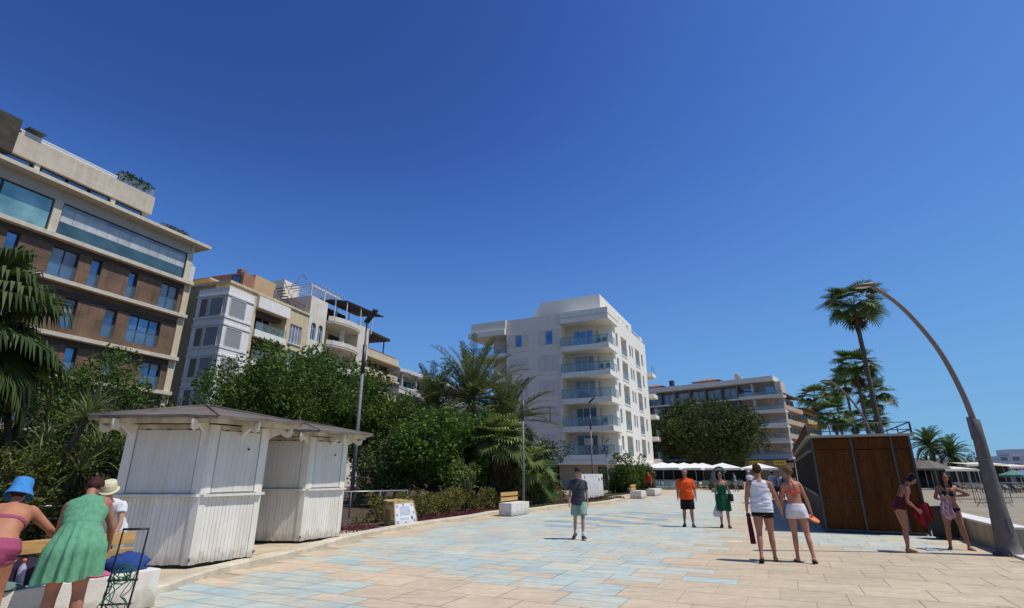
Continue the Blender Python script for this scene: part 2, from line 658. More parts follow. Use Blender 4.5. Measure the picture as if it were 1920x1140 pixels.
for j in range(-22, 236):
    for i in range(-20, 40):
        off = (0.0, 0.5, 0.23, 0.71)[(j // 2) % 4] * SW
        a0, b0 = i * SW + off, j * SH
        c = V * (a0 + SW / 2) + U * (b0 + SH / 2)
        if not inside((c.x, c.y), prom):
            continue
        q = (c.x + rr.uniform(-.45, .45), c.y + rr.uniform(-.45, .45))
        f_ = min(1, max(0, (c.x - 1.0) / 4)) * (1 if c.y < 14 else .4)
        tan = [TAN_A[k] + (TAN_B[k] - TAN_A[k]) * f_ for k in range(3)]
        kind = 'tan'
        if inside(q, WAVE):
            w = math.sin(a0 * 2.1 + math.sin(b0 * 1.1) * 1.4 + j * 1.57)
            kind, col = 'wave', ((0.29, 0.38, 0.40) if w > .1 else (0.57, 0.52, 0.38))
        elif inside(q, BL1) or inside(q, BL2) or inside(q, BL3):
            kind = 'blue'
            g = rr.random()
            col = ((0.46, 0.53, 0.475) if g < .42 else (0.52, 0.54, 0.455) if g < .70 else (0.41, 0.50, 0.475) if g < .82 else (0.57, 0.53, 0.405) if g < .92 else (0.60, 0.495, 0.355))
        else:
            col = tan
        k = rr.uniform(.94, 1.05)
        cells[i, j] = [a0, b0, kind, tuple(x * k for x in col)]
for (i, j), (a0, b0, kind, col) in sorted(cells.items()):
    y0, y1 = b0 + GAP / 2, b0 + SH - GAP / 2
    if kind == 'tan':                       # plain slabs are twice as deep: close the joint inside a pair
        if j % 2 == 0 and cells.get((i, j + 1), (0, 0, ''))[2] == 'tan':
            y1 = b0 + SH
        if j % 2 == 1 and cells.get((i, j - 1), (0, 0, ''))[2] == 'tan':
            y0, col = b0, cells[i, j - 1][3]
    n0 = len(vs)
    cut = 6
    fade = kind == 'blue'
    tgt = rr.choice(((0.57, 0.535, 0.41), (0.46, 0.53, 0.475), (0.58, 0.51, 0.37), (0.53, 0.54, 0.45)))
    p0, p1 = rr.uniform(0, .9), rr.uniform(.3, 1.2)
    for s in range(cut + 1):
        f = s / cut
        x = a0 + GAP / 2 + (SW - GAP) * f
        m = (.75 * max(0, 1 - abs(f - p0) / p1)) if fade else 0
        for yb in (y0, y1):
            p = V * x + U * yb
            vs.append((p.x, p.y, 0.0))
            cs.append(tuple(col[q_] * (1 - m) + tgt[q_] * m for q_ in range(3)))
    for s in range(cut):
        fs.append((n0 + 2 * s, n0 + 2 * s + 2, n0 + 2 * s + 3, n0 + 2 * s + 1))
M_SLAB = attr_mat('promenade_slab_stone', 0.72, 7.0, 0.10, 0.3, 0.12, stretch=(1, 1, 1), big=0.12)
o = mesh_np('promenade', np.array(vs), np.array(fs), M_SLAB, cols=np.array(cs))
# make sure the slabs face up
if o.data.polygons[0].normal.z < 0:
    o.data.flip_normals()
struct(o)


def kerb(name, line, w=.30, h=.11):
    b = MB()
    n = len(line)
    prof = [(0.0, -.03), (0.0, h - .02), (-.02, h), (-w, h), (-w, -.03)]
    vs = []
    for i, p in enumerate(line):
        a, c = Vector(line[max(i - 1, 0)]), Vector(line[min(i + 1, n - 1)])
        d = (c - a).normalized()
        nn = Vector((d.y, -d.x))        # toward the promenade
        for q, z in prof:
            vs.append((p[0] + nn.x * q, p[1] + nn.y * q, z))
    m = len(prof)
    fs = []
    for i in range(n - 1):
        for k in range(m - 1):
            fs.append((i * m + k + 1, i * m + k, (i + 1) * m + k, (i + 1) * m + k + 1))
    b.add(vs, fs, 0)
    return struct(b.done(name, M_KERB))


kerb('kerb', K1)
kerb('kerb.001', K2)


def sheet(name, poly, z, m):
    b = MB().add([(p[0], p[1], z) for p in poly], [tuple(range(len(poly)))])
    o = b.done(name, m)
    bm = bmesh.new(); bm.from_mesh(o.data); bmesh.ops.triangulate(bm, faces=bm.faces)
    bmesh.ops.recalc_face_normals(bm, faces=bm.faces)
    if bm.faces and sum(f.normal.z for f in bm.faces) < 0:
        for f in bm.faces:
            f.normal_flip()
    bm.to_mesh(o.data); bm.free()
    return struct(o)


def inset(line, d):
    out = []
    for i, p in enumerate(line):
        a, c = Vector(line[max(i - 1, 0)]), Vector(line[min(i + 1, len(line) - 1)])
        t = (c - a).normalized()
        out.append((p[0] - t.y * d, p[1] + t.x * d))
    return out


K1i = inset(K1, .25)
sheet('planting_bed', K1i + [(5.0, 38), (2, 60), (-60, 90), (-60, 0), (-7.6, 0)], .045, M_SOIL)
sheet('planting_bed.001', inset(K2, .25) + [(13, 56.5), (9.0, 50.5), (6.0, 40)], .045, M_SOIL)
# pale paved pad the two kiosks stand on
M_PAD = mat('pale_concrete_pad', (0.52, 0.42, 0.28), 0.9, 0.25, 1.5, 0.5, 25, col2=(0.60, 0.50, 0.36))
pad = [p for p in K1i if 4.0 < p[1] < 16.4]
sheet('kiosk_pavement', pad + [(-6.2, 16.6), (-9.6, 13.5), (-9.6, 4.2)], .075, M_PAD)


# ------------------------------------------------------------------ white kiosks
M_ROOF = mat('weathered_roof_felt', (0.115, 0.092, 0.078), 0.9, 0.35, 2.2, 0.6, 22, col2=(0.19, 0.155, 0.13))
M_DARKBASE = mat('dark_gap', (0.03, 0.028, 0.025), 0.9, 0.1, 5)  # near-black colour of the set-back bases


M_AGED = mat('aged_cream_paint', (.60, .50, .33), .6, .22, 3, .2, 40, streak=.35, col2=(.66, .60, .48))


def kiosk(F, label, seed):
    r = random.Random(seed)
    t = thing('kiosk', label, 'kiosk', (F[0], F[1], .078), 0, 'white wooden kiosks by the kerb')
    A, B = 1.52, 1.2
    dirs = [0, 60, 120, 180, 240, 300]
    lens = [A, B, B, A, B, B]
    # vertices counter-clockwise, F is the front corner between the camera face and the promenade face
    P = [Vector((-A, 0, 0)), Vector((0, 0, 0))]
    for d, l in zip(dirs[1:5], lens[1:5]):
        a = math.radians(d)
        P.append(P[-1] + Vector((math.cos(a) * l, math.sin(a) * l, 0)))
    C = sum(P, Vector()) / 6
    H0, HL, HT = .05, 1.17, 2.42
    body, trim, door, ledge, fas = MB(), MB(), MB(), MB(), MB()
    shut = []
    for i in range(6):
        a, c = P[i], P[(i + 1) % 6]
        d = (c - a).normalized()
        n = Vector((d.y, -d.x, 0))
        l = (c - a).length

        def q(x, z, o=0.0):
            p = a + d * x + n * o
            return (p.x, p.y, z)
        # lower boarding: tongue-and-groove boards with real grooves
        nb = int(l / .085)
        x = .10
        w = (l - .2) / nb
        vs, fs = [], []
        for k in range(nb):
            x0 = .10 + k * w
            o0 = r.uniform(-.0015, .0015)
            zb = H0 + r.uniform(0, .012)
            body.add([q(x0 + .004, zb, o0), q(x0 + w - .004, zb, o0), q(x0 + w - .004, HL, o0), q(x0 + .004, HL, o0),
                      q(x0 + w, zb, -.009), q(x0 + w, HL, -.009), q(x0 + w + .004, zb, 0), q(x0 + w + .004, HL, 0)],
                     [(0, 1, 2, 3), (1, 4, 5, 2), (4, 6, 7, 5)])
        # upper wall plate behind the shutter
        body.add([q(0, HL, -.02), q(l, HL, -.02), q(l, HT, -.02), q(0, HT, -.02)], [(0, 1, 2, 3)])
        # shutter panel with shallow boards
        sh = MB()
        mb = int((l - .36) / .095)
        w2 = (l - .36) / mb
        for k in range(mb):
            x0 = .18 + k * w2
            o0 = .012 + r.uniform(-.001, .001)
            sh.add([q(x0 + .002, HL + .06, o0), q(x0 + w2 - .002, HL + .06, o0), q(x0 + w2 - .002, HT - .10, o0), q(x0 + .002, HT - .10, o0),
                    q(x0 + w2, HL + .06, o0 - .003), q(x0 + w2, HT - .10, o0 - .003), q(x0 + w2 + .002, HL + .06, o0), q(x0 + w2 + .002, HT - .10, o0)],
                   [(0, 1, 2, 3), (1, 4, 5, 2), (4, 6, 7, 5)])
        shut.append((sh, i))
        # frame around the shutter: a thin dark gap shows between the two
        for xa, xb, za, zb in ((.04, .165, HL + .045, HT), (l - .165, l - .04, HL + .045, HT), (.165, l - .165, HT - .085, HT)):
            for (s0, s1) in (((xa, za), (xb, zb)),):
                vs = [q(s0[0], s0[1], -.02), q(s1[0], s0[1], -.02), q(s1[0], s1[1], -.02), q(s0[0], s1[1], -.02),
                      q(s0[0], s0[1], .022), q(s1[0], s0[1], .022), q(s1[0], s1[1], .022), q(s0[0], s1[1], .022)]
                (fas if za > HT - .1 else trim).add(vs, [(0, 1, 5, 4), (1, 2, 6, 5), (2, 3, 7, 6), (3, 0, 4, 7), (4, 5, 6, 7)])
        # counter ledge
        vs = [q(-.01, HL - .012, .01), q(l + .01, HL - .012, .01), q(l + .01, HL + .03, .01), q(-.01, HL + .03, .01),
              q(.02, HL - .012, .085), q(l - .02, HL - .012, .085), q(l - .02, HL + .03, .085), q(.02, HL + .03, .085)]
        ledge.add(vs, [(0, 1, 5, 4), (1, 2, 6, 5), (2, 3, 7, 6), (3, 0, 4, 7), (4, 5, 6, 7)])
        # scalloped brackets carrying the eaves
        for x in ((.06, l - .06) if l > 1.3 else (l * .5,)):
            out = .52
            prof = [(0, HT + .06), (out, HT + .06), (out, HT - .02), (out - .03, HT - .10), (out - .10, HT - .13), (out - .18, HT - .10), (out - .24, HT - .04), (out - .31, HT - .09), (.05, HT - .17), (0, HT - .17)]
            m = len(prof)
            vs = [q(x - .018, z, .02 + o) for o, z in prof] + [q(x + .018, z, .02 + o) for o, z in prof]
            fs = [tuple(range(m)), tuple(range(2 * m - 1, m - 1, -1))] + [(k, k + m, (k + 1) % m + m, (k + 1) % m) for k in range(m)]
            MB().add(vs, fs).done('eaves_bracket', M_WHITE, t, bevel=.006)
    # corner posts
    for i in range(6):
        p = P[i]
        dd = (p - C).normalized()
        e1 = (P[(i + 1) % 6] - p).normalized()
        e0 = (P[i - 1] - p).normalized()
        n1 = Vector((e1.y, -e1.x, 0)); n0 = Vector((-e0.y, e0.x, 0))
        w = .115
        oo = .017
        tip = p + (n0 + n1) * (oo / (1 + n0.dot(n1)))
        ring = [p + e0 * w + n0 * oo, tip, p + e1 * w + n1 * oo, p + e1 * w - n1 * .01, p + (n0 + n1) * (-.01), p + e0 * w - n0 * .01]
        vs = [(v.x, v.y, H0) for v in ring] + [(v.x, v.y, HT) for v in ring]
        MB().add(vs, [(k, (k + 1) % 6, (k + 1) % 6 + 6, k + 6) for k in range(6)] + [tuple(range(6, 12))]).done('corner_post', M_WHITE, t)
    # foot hinge bolts
    for i in (1, 2):
        p = P[i] + (C - P[i]).normalized() * -.025
        MB().ball((p.x, p.y, .14), (.025, .025, .03), 8).done('foot_bolt', M_GREY, t)
    # dark base set back
    base = MB()
    base.prism([((p - C) * .97 + C).xy for p in P], 0, .06)
    wl = body.done('wall', M_WHITE, t, weld=False)
    trim.done('shutter_frame', M_WHITE, t)
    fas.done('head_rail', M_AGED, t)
    for sh, i in shut:
        s = sh.done('shutter', mat('white_shutter_board', (.69, .65, .58), .5, .08, 2.0, streak=.07), t)
    ledge.done('counter_ledge', mat('cream_ledge', (.66, .63, .56), .55, .15, 4), t)
    base.done('base', M_DARKBASE, t)
    for i in (0, 1):
        a, c = P[i], P[(i + 1) % 6]
        d = (c - a).normalized()
        n_ = Vector((d.y, -d.x, 0))
        for f in (.25, .5, .75):
            m = a.lerp(c, f) + n_ * .026
            MB().beam((m.x - d.x * .045, m.y - d.y * .045, HT - .092), (m.x + d.x * .045, m.y + d.y * .045, HT - .092), .008, .022).done('hinge', mat('rusty_hinge', (.16, .075, .03), .8, .4, 20), t)
    # latch on the promenade shutter
    n = Vector((math.cos(math.radians(-30)), math.sin(math.radians(-30)), 0))
    m = (P[1] + P[2]) / 2 + n * .03
    MB().ball((m.x + .1, m.y + .16, 2.0), .022, 8).done('latch', M_BLACK, t)
    # roof: low hexagonal pyramid, boarded soffit and fascia
    ro = MB()
    ov = .59
    E = []
    for i in range(6):
        p = P[i]
        n = (p - C).normalized()
        E.append(p + n * ov * 1.13)
    ze, zt = HT + .085, HT + .47
    n = 8
    vs, fs = [], []
    for i in range(6):
        a, c = E[i], E[(i + 1) % 6]
        for j in range(n):
            p = a.lerp(c, j / n)
            dz_ = r.uniform(-.010, .010)
            vs.append((p.x, p.y, ze + .045 + dz_))
            vs.append((p.x, p.y, ze - .012 + dz_))
    m = 6 * n
    for k in range(m):
        fs.append((2 * k + 1, 2 * ((k + 1) % m) + 1, 2 * ((k + 1) % m), 2 * k))
    ro.add(vs, fs)
    mid = []
    for k in range(m):
        p = Vector(vs[2 * k])
        qv = C.lerp(Vector((p.x, p.y, 0)), .5)
        mid.append((qv.x, qv.y, (ze + .03) * .48 + zt * .52 + r.uniform(-.012, .012)))
    ro.add([vs[2 * k] for k in range(m)] + mid + [(C.x, C.y, zt)],
           [(k, (k + 1) % m, (k + 1) % m + m, k + m) for k in range(m)] + [(k + m, (k + 1) % m + m, 2 * m) for k in range(m)])
    # ridge rolls
    for i in range(6):
        ro.tube([(E[i].x, E[i].y, ze + .035), (C.x, C.y, zt + .01)], .028, 6)
    ro.lathe([(.09, 0), (.05, .05), (.03, .08), (.05, .10), (.015, .14)], 10, (C.x, C.y, zt - .02))
    roof = ro.done('roof', M_ROOF, t)
    so = MB().add([(e.x, e.y, ze - .004) for e in E], [(5, 4, 3, 2, 1, 0)])
    for i in range(6):
        a, c = E[i], E[(i + 1) % 6]
        a, c = C.lerp(a, .90), C.lerp(c, .90)
        so.beam((a.x, a.y, ze - .05), (c.x, c.y, ze - .05), .022, .088)
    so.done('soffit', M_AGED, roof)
    return t


kiosk((-5.57, 9.91), 'white boarded hexagonal kiosk behind the foreground bench, nearer of the two', 3)
kiosk((-4.97, 13.30), 'white boarded hexagonal kiosk partly hidden behind another kiosk, beside tall lamp post', 8)


# ------------------------------------------------------------------ benches: white plinth with a pine back
def bench(corner, label, L=1.75, D=.60, H=.46, back=True, rz=None):
    """corner = near promenade corner; local x runs along the promenade, local y away from it"""
    t = thing('plinth_bench', label, 'bench', (corner[0], corner[1], 0), RZ_SIDE if rz is None else rz, 'white plinth benches along the planting')
    MB().box(0, L, 0, D, .02, H).done('plinth', M_PLINTH, t, bevel=.014)
    MB().box(.06, L - .06, .06, D - .06, 0, .03).done('base', M_DARKBASE, t)
    if back:
        for z in (.55, .745):
            MB().box(.04, L - .1, D - .075, D - .035, z, z + .145).done('slat', M_PINE, t, bevel=.006)
        for x in (.28, L - .36):
            MB().beam((x, D - .02, .3), (x, D - .008, .90), .05, .018).done('back_bracket', M_BLACK, t)
    return t


FB = Vector((-4.57, 7.53, 0)) - U * 1.72
bench(FB, 'white plinth bench with pine back, covered with bags, two women bending over it', 1.72)
b2c = G(959, 969)
bench(b2c, 'white plinth bench with pine slat back beside the hedge', 1.7, .56, .5)
bench(G(1203, 935.5), 'white plinth bench with pine back at start of the second bed', 1.5, .75, .5)
b4 = G(1236, 930.5)
bench((b4[0] - .3, b4[1]), 'low white backless plinth bench, farthest along the kerb', 2.6, .6, .5, back=False)

# ------------------------------------------------------------------ sea wall on the beach side
M_WALL = mat('cream_wall_render', (0.45, 0.37, 0.25), .85, .22, 1.3, .4, 25, streak=.18)
M_COPE = mat('white_wall_top', (0.72, 0.69, 0.62), .75, .12, 2.0, .2, 30)
t = thing('sea_wall', 'low cream wall with white top between promenade and sand', 'wall', (WALL0 + U * .35).xy.to_tuple() + (0,), RZ_SIDE)
MB().box(0, 70, -.42, 0, -.05, .50).done('wall_body', M_WALL, t, bevel=.01)
MB().box(-.02, 70, -.45, .03, .502, .55).done('coping', M_COPE, t, bevel=.012)
b = MB().box(-22, .25, -.12, .06, -.05, .05)
o = b.done('kerb.002', mat('white_kerb_stone', (.66, .63, .56), .8, .15, 2))
o.location = WALL0
o.rotation_euler = (0, 0, RZ_SIDE)
struct(o)

# ------------------------------------------------------------------ arched street lamps on the sea wall
M_POST = mat('weathered_grey_lamp_base', (0.155, 0.14, 0.13), .75, .28, 5, .4, 60, streak=.2)
M_ARM = mat('brown_grey_arm', (0.20, 0.16, 0.15), .5, .12, 6, metal=.3)


def arch_lamp(p, label):
    t = thing('arched_street_lamp', label, 'street lamp', (p[0], p[1], 0), 0, 'arched lamps along the sea wall')
    b = MB()
    b.lathe([(.28, 0), (.28, .02), (.225, .022), (.200, .25), (.158, .85), (.130, 1.6), (.110, 2.4), (.105, 2.78), (.082, 2.79)], 18)
    for k_ in range(8):
        b.lathe([(.018, .02), (.018, .05), (.01, .055)], 6, (math.cos(k_ * PI / 4) * .25, math.sin(k_ * PI / 4) * .25, 0))
    b.box(-.045, .045, -.2, -.16, .45, .75)
    b.box(-.14, -.09, -.035, .035, 2.35, 2.84)
    b.done('base_post', M_POST, t)
    b = MB()
    path = [(.0, 2.5), (-.03, 2.95), (-.11, 3.45), (-.29, 4.15), (-.52, 4.68), (-.92, 5.33), (-1.24, 5.68), (-1.56, 5.93), (-1.66, 5.985)]
    for _ in range(2):
        path = smooth_line(path, 1)
    pts = [(x, 0, z) for x, z in path]
    b.tube(pts, [.062 - .024 * i / (len(pts) - 1) for i in range(len(pts))], 10)
    b.done('arm', M_ARM, t)
    b = MB()
    b.tube([(-1.56, 0, 5.985), (-1.66, 0, 6.00), (-1.90, 0, 5.985), (-2.08, 0, 5.945)], [(.10, .055), (.13, .05), (.12, .038), (.07, .018)], 10, side=(0, 1, 0))
    h = b.done('lamp_head', M_ARM, t)
    MB().tube([(-1.70, 0, 5.946), (-2.0, 0, 5.925)], [(.10, .006), (.07, .006)], 8, side=(0, 1, 0)).done('lens', mat('lamp_lens', (.6, .55, .42), .2, .05, 3), h)
    return t


arch_lamp((10.38, 11.95), 'tall grey lamp with thin arm arching high over the promenade, beside low wall')
arch_lamp((17.25, 25.6), 'distant arched lamp rising behind the brown wooden beach kiosk')


# ------------------------------------------------------------------ straight lamps in the planting
def lamp_post(p, h, label, w=.10, head=.9, rz=0.0):
    t = thing('lamp_post', label, 'lamp post', (p[0], p[1], 0), rz, 'straight grey lamp posts along the planting')
    b = MB()
    b.tube([(0, 0, 0), (0, 0, h * .72)], [w, w * .72], 10)
    b.tube([(0, 0, h * .72), (0, 0, h)], [w * .5, w * .42], 10)
    b.lathe([(w * 1.6, 0), (w * 1.6, .03), (w * 1.1, .05)], 12)
    b.done('post', M_GREY, t)
    MB().tube([(0, 0, h * .70), (0, 0, h * .86)], w * .95, 10).done('collar', M_DGREY, t)
    d = Vector((.62, -.45, .62)).normalized()
    a = Vector((0, 0, h - .05))
    hd = MB()
    hd.beam(a - d * .08, a + d * head, .34 * head, .13 * head)
    hd.beam(a + d * .1, a + d * head * .9, .26 * head, .19 * head)
    hd.done('lamp_head', M_DGREY, t, bevel=.02)
    return t


lamp_post((-7.6, 26.3), 9.25, 'tallest grey lamp post rising beside the second white kiosk', .11, .85)
lamp_post((.52, 24.9), 5.7, 'grey lamp post with slanted head behind the pine bench', .06, .50)
lamp_post((5.62, 38.2), 6.55, 'slim dark lamp post before the balconies of the white apartment block', .06, .55)
lamp_post((7.85, 45), 4.2, 'short thin lamp post beside the white mural board', .05, .35)

# ------------------------------------------------------------------ handrails in the beds


def rail(a, c, label, h=.95, n=5, two=True):
    t = thing('handrail', label, 'handrail', (a[0], a[1], .04))
    a, c = Vector((a[0], a[1], 0)), Vector((c[0], c[1], 0))
    d = c - a
    b = MB()
    b.tube([(0, 0, h), (d.x, d.y, h)], .028, 8)
    if two:
        b.tube([(0, 0, h - .22), (d.x, d.y, h - .22)], .02, 8)
    b.done('rail', mat('pale_grey_rail', (.42, .42, .42), .4, .1, 4, metal=.5), t)
    for i in range(n):
        p = d * (i / (n - 1))
        MB().tube([(p.x, p.y, 0), (p.x, p.y, h)], .025, 8).done('post', M_GREY, t)


rail((-10.5, 9.2), (-7.3, 13.0), 'pale metal handrail passing behind the two bending women', .98)
rail((-7.0, 20.2), (-4.2, 22.3), 'grey metal handrail between the second white kiosk and the hedge', .93, 4, two=False)

# ------------------------------------------------------------------ stone with tiled poem plaque
sa, sb = Vector((*G(740, 990), 0)), Vector((*G(787, 983), 0))
d = (sb - sa).normalized()
t = thing('commemorative_stone', 'rough ochre boulder with white tiled plaque of handwritten verse beside the hedge', 'memorial stone', (sa.x, sa.y, .03), math.atan2(d.y, d.x))
bm = bmesh.new()
bmesh.ops.create_cube(bm, size=1)
bmesh.ops.subdivide_edges(bm, edges=bm.edges, cuts=7, use_grid_fill=True)
LS = 1.30
for v in bm.verts:
    x, y, z = v.co.x + .5, v.co.y + .5, v.co.z + .5
    zz = z * (.78 - .06 * abs(x - .4)) * (1 - .05 * (x > .9))
    xx = x * LS - .0 + zz * (-.28 * (x - .15)) 
    yy = y * .42 + zz * .16
    nn = noise.noise_vector(Vector((xx * 3, yy * 3, zz * 3))) * .07
    k = min(1, max(0, (y - .02) * 6))
    v.co = Vector((xx, yy, zz)) + nn * k + Vector((nn.x, 0, nn.z)) * .4
me = bpy.data.meshes.new('boulder'); bm.to_mesh(me); bm.free()
me.materials.append(mat('ochre_stone', (.40, .24, .09), .9, .4, 5, .9, 14, col2=(.52, .36, .16)))
o = bpy.data.objects.new('boulder', me); COL.objects.link(o); o.parent = t
# plaque: sheet of white glazed tiles just proud of the sloping face
pl = MB()


def fq(x, z, o=0.0):
    return (.05 + x * (1 - .24 * z) , z * .16 - .012 - o, z)


pl.add([fq(.0, .04), fq(1.14, .02), fq(1.19, .30), fq(1.16, .66), fq(.04, .665)], [(0, 1, 2, 3, 4)])
pl.add([fq(.0, .04), fq(1.14, .02), fq(1.19, .30), fq(1.16, .66), fq(.04, .665), (.05, .03, .04), (1.19, .03, .02), (1.19, .07, .30), (1.1, .13, .66), (.05, .13, .66)],
       [(5, 6, 1, 0), (6, 7, 2, 1), (7, 8, 3, 2), (8, 9, 4, 3), (9, 5, 0, 4)])
P0 = pl.done('plaque', mat('white_glazed_tile', (.70, .71, .73), .25, .08, 7), t)
tx = MB()
rr = random.Random(5)


def mark(x0, x1, z0, z1, o=.003):
    tx.add([fq(x0, z0, o), fq(x1, z0, o), fq(x1, z1, o), fq(x0, z1, o)], [(0, 1, 2, 3)])


for k in range(7):                      # lines of small lettering
    z = .545 - k * .038
    x = .26 + rr.uniform(0, .03)
    while x < .86:
        w = rr.uniform(.02, .07)
        mark(x, x + w, z, z + .014)
        x += w + .018
for k in range(2):
    mark(.24, .70 + .05 * k, .215 - k * .03, .221 - k * .03)
for cx, cz in ((.12, .59), (1.05, .60), (.12, .12), (1.06, .13), (.10, .34), (.52, .62), (.55, .075), (1.1, .36)):   # blue corner ornaments
    for a in range(7):
        q = a * 2 * PI / 7
        x, z = cx + math.cos(q) * .04, cz + math.sin(q) * .03
        mark(x - .014, x + .014, z - .012, z + .012)
tx.done('lettering', mat('tile_blue_ink', (.16, .18, .36), .3, .2, 20), P0)
MB().add([fq(.90, .17, .003), fq(.97, .16, .003), fq(.99, .24, .003), fq(.94, .28, .003), fq(.89, .23, .003)], [(0, 1, 2, 3, 4)]).done('emblem', mat('dark_emblem', (.05, .05, .12), .3, .2, 20), P0)

# ------------------------------------------------------------------ white mural board
ba, bb = Vector((*G(1092, 941), 0)), Vector((*G(1132, 933.5), 0))
d = bb - ba
LB = d.length
t = thing('mural_board', 'long white board painted with small black figures behind red ground cover', 'mural board', (ba.x, ba.y, 0), math.atan2(d.y, d.x))
MB().box(0, LB, 0, .14, .12, 1.58).done('board', mat('white_board_paint', (.68, .68, .67), .7, .12, 3, streak=.1), t, bevel=.008)
for x in (.35, LB / 2, LB - .35):
    MB().box(x - .05, x + .05, .02, .12, 0, .13).done('foot', M_DGREY, t)
fg = MB()
rr = random.Random(12)


def blob(cx, cz, rx, rz_, o=.004):
    n = 9
    fg.add([(cx + math.cos(2 * PI * k / n) * rx * rr.uniform(.6, 1.2), -o, cz + math.sin(2 * PI * k / n) * rz_ * rr.uniform(.6, 1.2)) for k in range(n)], [tuple(range(n))])


for cx, cz, s in ((.75, 1.44, .10), (.8, 1.12, .10), (4.55, 1.20, .15), (5.5, 1.28, .14), (2.1, 1.43, .05), (2.9, 1.40, .05), (3.6, 1.44, .05), (1.6, 1.1, .05)):
    for k in range(4):
        blob(cx + rr.uniform(-1, 1) * s * 1.5, cz + rr.uniform(-.6, .6) * s, s * rr.uniform(.4, .9), s * rr.uniform(.4, .9), .003 + k * .0006)
fg.done('painted_figures', mat('black_mural_paint', (.045, .045, .05), .6, .2, 9), t)
fg = MB()
for k in range(90):
    x, z = rr.uniform(.3, LB - .3), rr.uniform(.3, 1.05)
    fg.add([(x, -.0031, z), (x + rr.uniform(.02, .2), -.0031, z + rr.uniform(-.03, .03)), (x + rr.uniform(.02, .2), -.0031, z + rr.uniform(.02, .06))], [(0, 1, 2)])
fg.done('grey_scribbles', mat('grey_mural_paint', (.38, .38, .38), .7, .2, 9), t)


# ------------------------------------------------------------------ brown wooden beach kiosk
M_BAMBOO = mat('brown_reed_cladding', (.078, .025, .006), .75, .55, 2.6, .8, 20, stretch=(26, 26, 1.0), col2=(.190, .066, .014), streak=.25, spec=.12)
M_BAMDK = mat('weathered_grey_reed', (.022, .017, .013), .85, .45, 2.5, .6, 20, stretch=(24, 24, 1.0), col2=(.05, .038, .028))
KA = Vector((9.2, 16.6, 0))
t = thing('beach_kiosk', 'large closed brown kiosk clad in reed panels with railed flat roof', 'kiosk', KA, RZ_FRONT)
KW, KD, KH = 2.52, 21.0, 2.72
w = MB()
w.box(.03, KW - .03, .05, KD, .08, KH - .06)
w.done('wall', M_BAMDK, t)
# front doors of reed
for x0, x1 in ((.06, 1.02), (1.08, 2.02), (2.08, 2.47)):
    dr = MB().box(x0, x1, .0, .045, .10, KH - .42).done('door', M_BAMBOO, t)
    if x0 < .1:
        MB().box(x0, x1, -.012, .046, .86, .90).done('door_rail', mat('dark_brown_timber', (.05, .022, .01), .6, .3, 8), dr)
MB().box(.06, KW - .05, .0, .045, KH - .40, KH - .08).done('header_panel', M_BAMBOO, t)
for x in (.03, 1.05, 2.05, KW - .03):
    MB().box(x - .028, x + .028, -.03, .03, 0, KH - .06).done('frame_post', M_DGREY, t, bevel=.004)
MB().box(0, KW, -.022, .02, .03, .09).done('bottom_rail', M_DGREY, t)
MB().box(1.075, 1.10, -.06, -.03, 1.05, 1.17).done('door_handle', M_BLACK, t)
# side toward the promenade: slatted band over a boarded base, brown fascia above
sd_ = MB()
for k in range(int(KD / .11)):
    y = .1 + k * .11
    sd_.box(-.012, .03, y, y + .05, 1.02, KH - .45)
sd_.done('side_slats', M_BAMDK, t)
MB().box(-.02, .029, .06, KD, .06, 1.0).done('side_base', mat('grey_boarding', (.085, .068, .05), .85, .35, 3, .4, 30, stretch=(9, 9, 1)), t)
MB().box(-.06, .03, .03, KD, .985, 1.045).done('side_sill', M_DGREY, t)
MB().box(-.10, .0, .03, KD, KH - .47, KH - .40).done('side_beam', mat('grey_beam', (.15, .135, .12), .7, .2, 4), t)
rf = MB().box(-.10, KW + .10, -.16, KD + .1, KH - .055, KH + .015).done('roof', mat('pale_roof_edge', (.34, .31, .26), .7, .2, 3), t, bevel=.01)
# railing on the roof: open on the front, reed-filled on the promenade side
rl = MB()
for z in (KH + .12, KH + .33):
    rl.tube([(-.06, -.1, z), (KW + .06, -.1, z)], .013, 6)
    rl.tube([(KW + .06, -.1, z), (KW + .06, KD, z)], .018, 6)
for x in (-.06, .55, 1.2, 1.8, KW + .06):
    rl.tube([(x, -.1, KH), (x, -.1, KH + .34)], .018, 6)
for k in range(12):
    rl.tube([(KW + .06, k * 1.8, KH), (KW + .06, k * 1.8, KH + .34)], .018, 6)
rl.done('roof_railing', M_DGREY, rf)
MB().box(-.085, -.06, .0, KD, KH + .018, KH + .36).done('side_fascia', M_BAMBOO, rf)

# ------------------------------------------------------------------ litter bin by the sea wall
p = G(1776, 1011)
t = thing('litter_bin', 'black square litter bin beside low wall, behind woman in dark bikini', 'litter bin', (p[0], p[1], 0), RZ_SIDE)
b = MB()
b.lathe([(.29, .05), (.31, .74), (.33, .74), (.33, .80), (.27, .80), (.26, .72)], 4)
b.done('body', mat('black_bin_plastic', (.012, .014, .015), .55, .2, 6), t, bevel=.008)
MB().box(-.2, .2, -.2, .2, 0, .055).done('foot', M_BLACK, t)
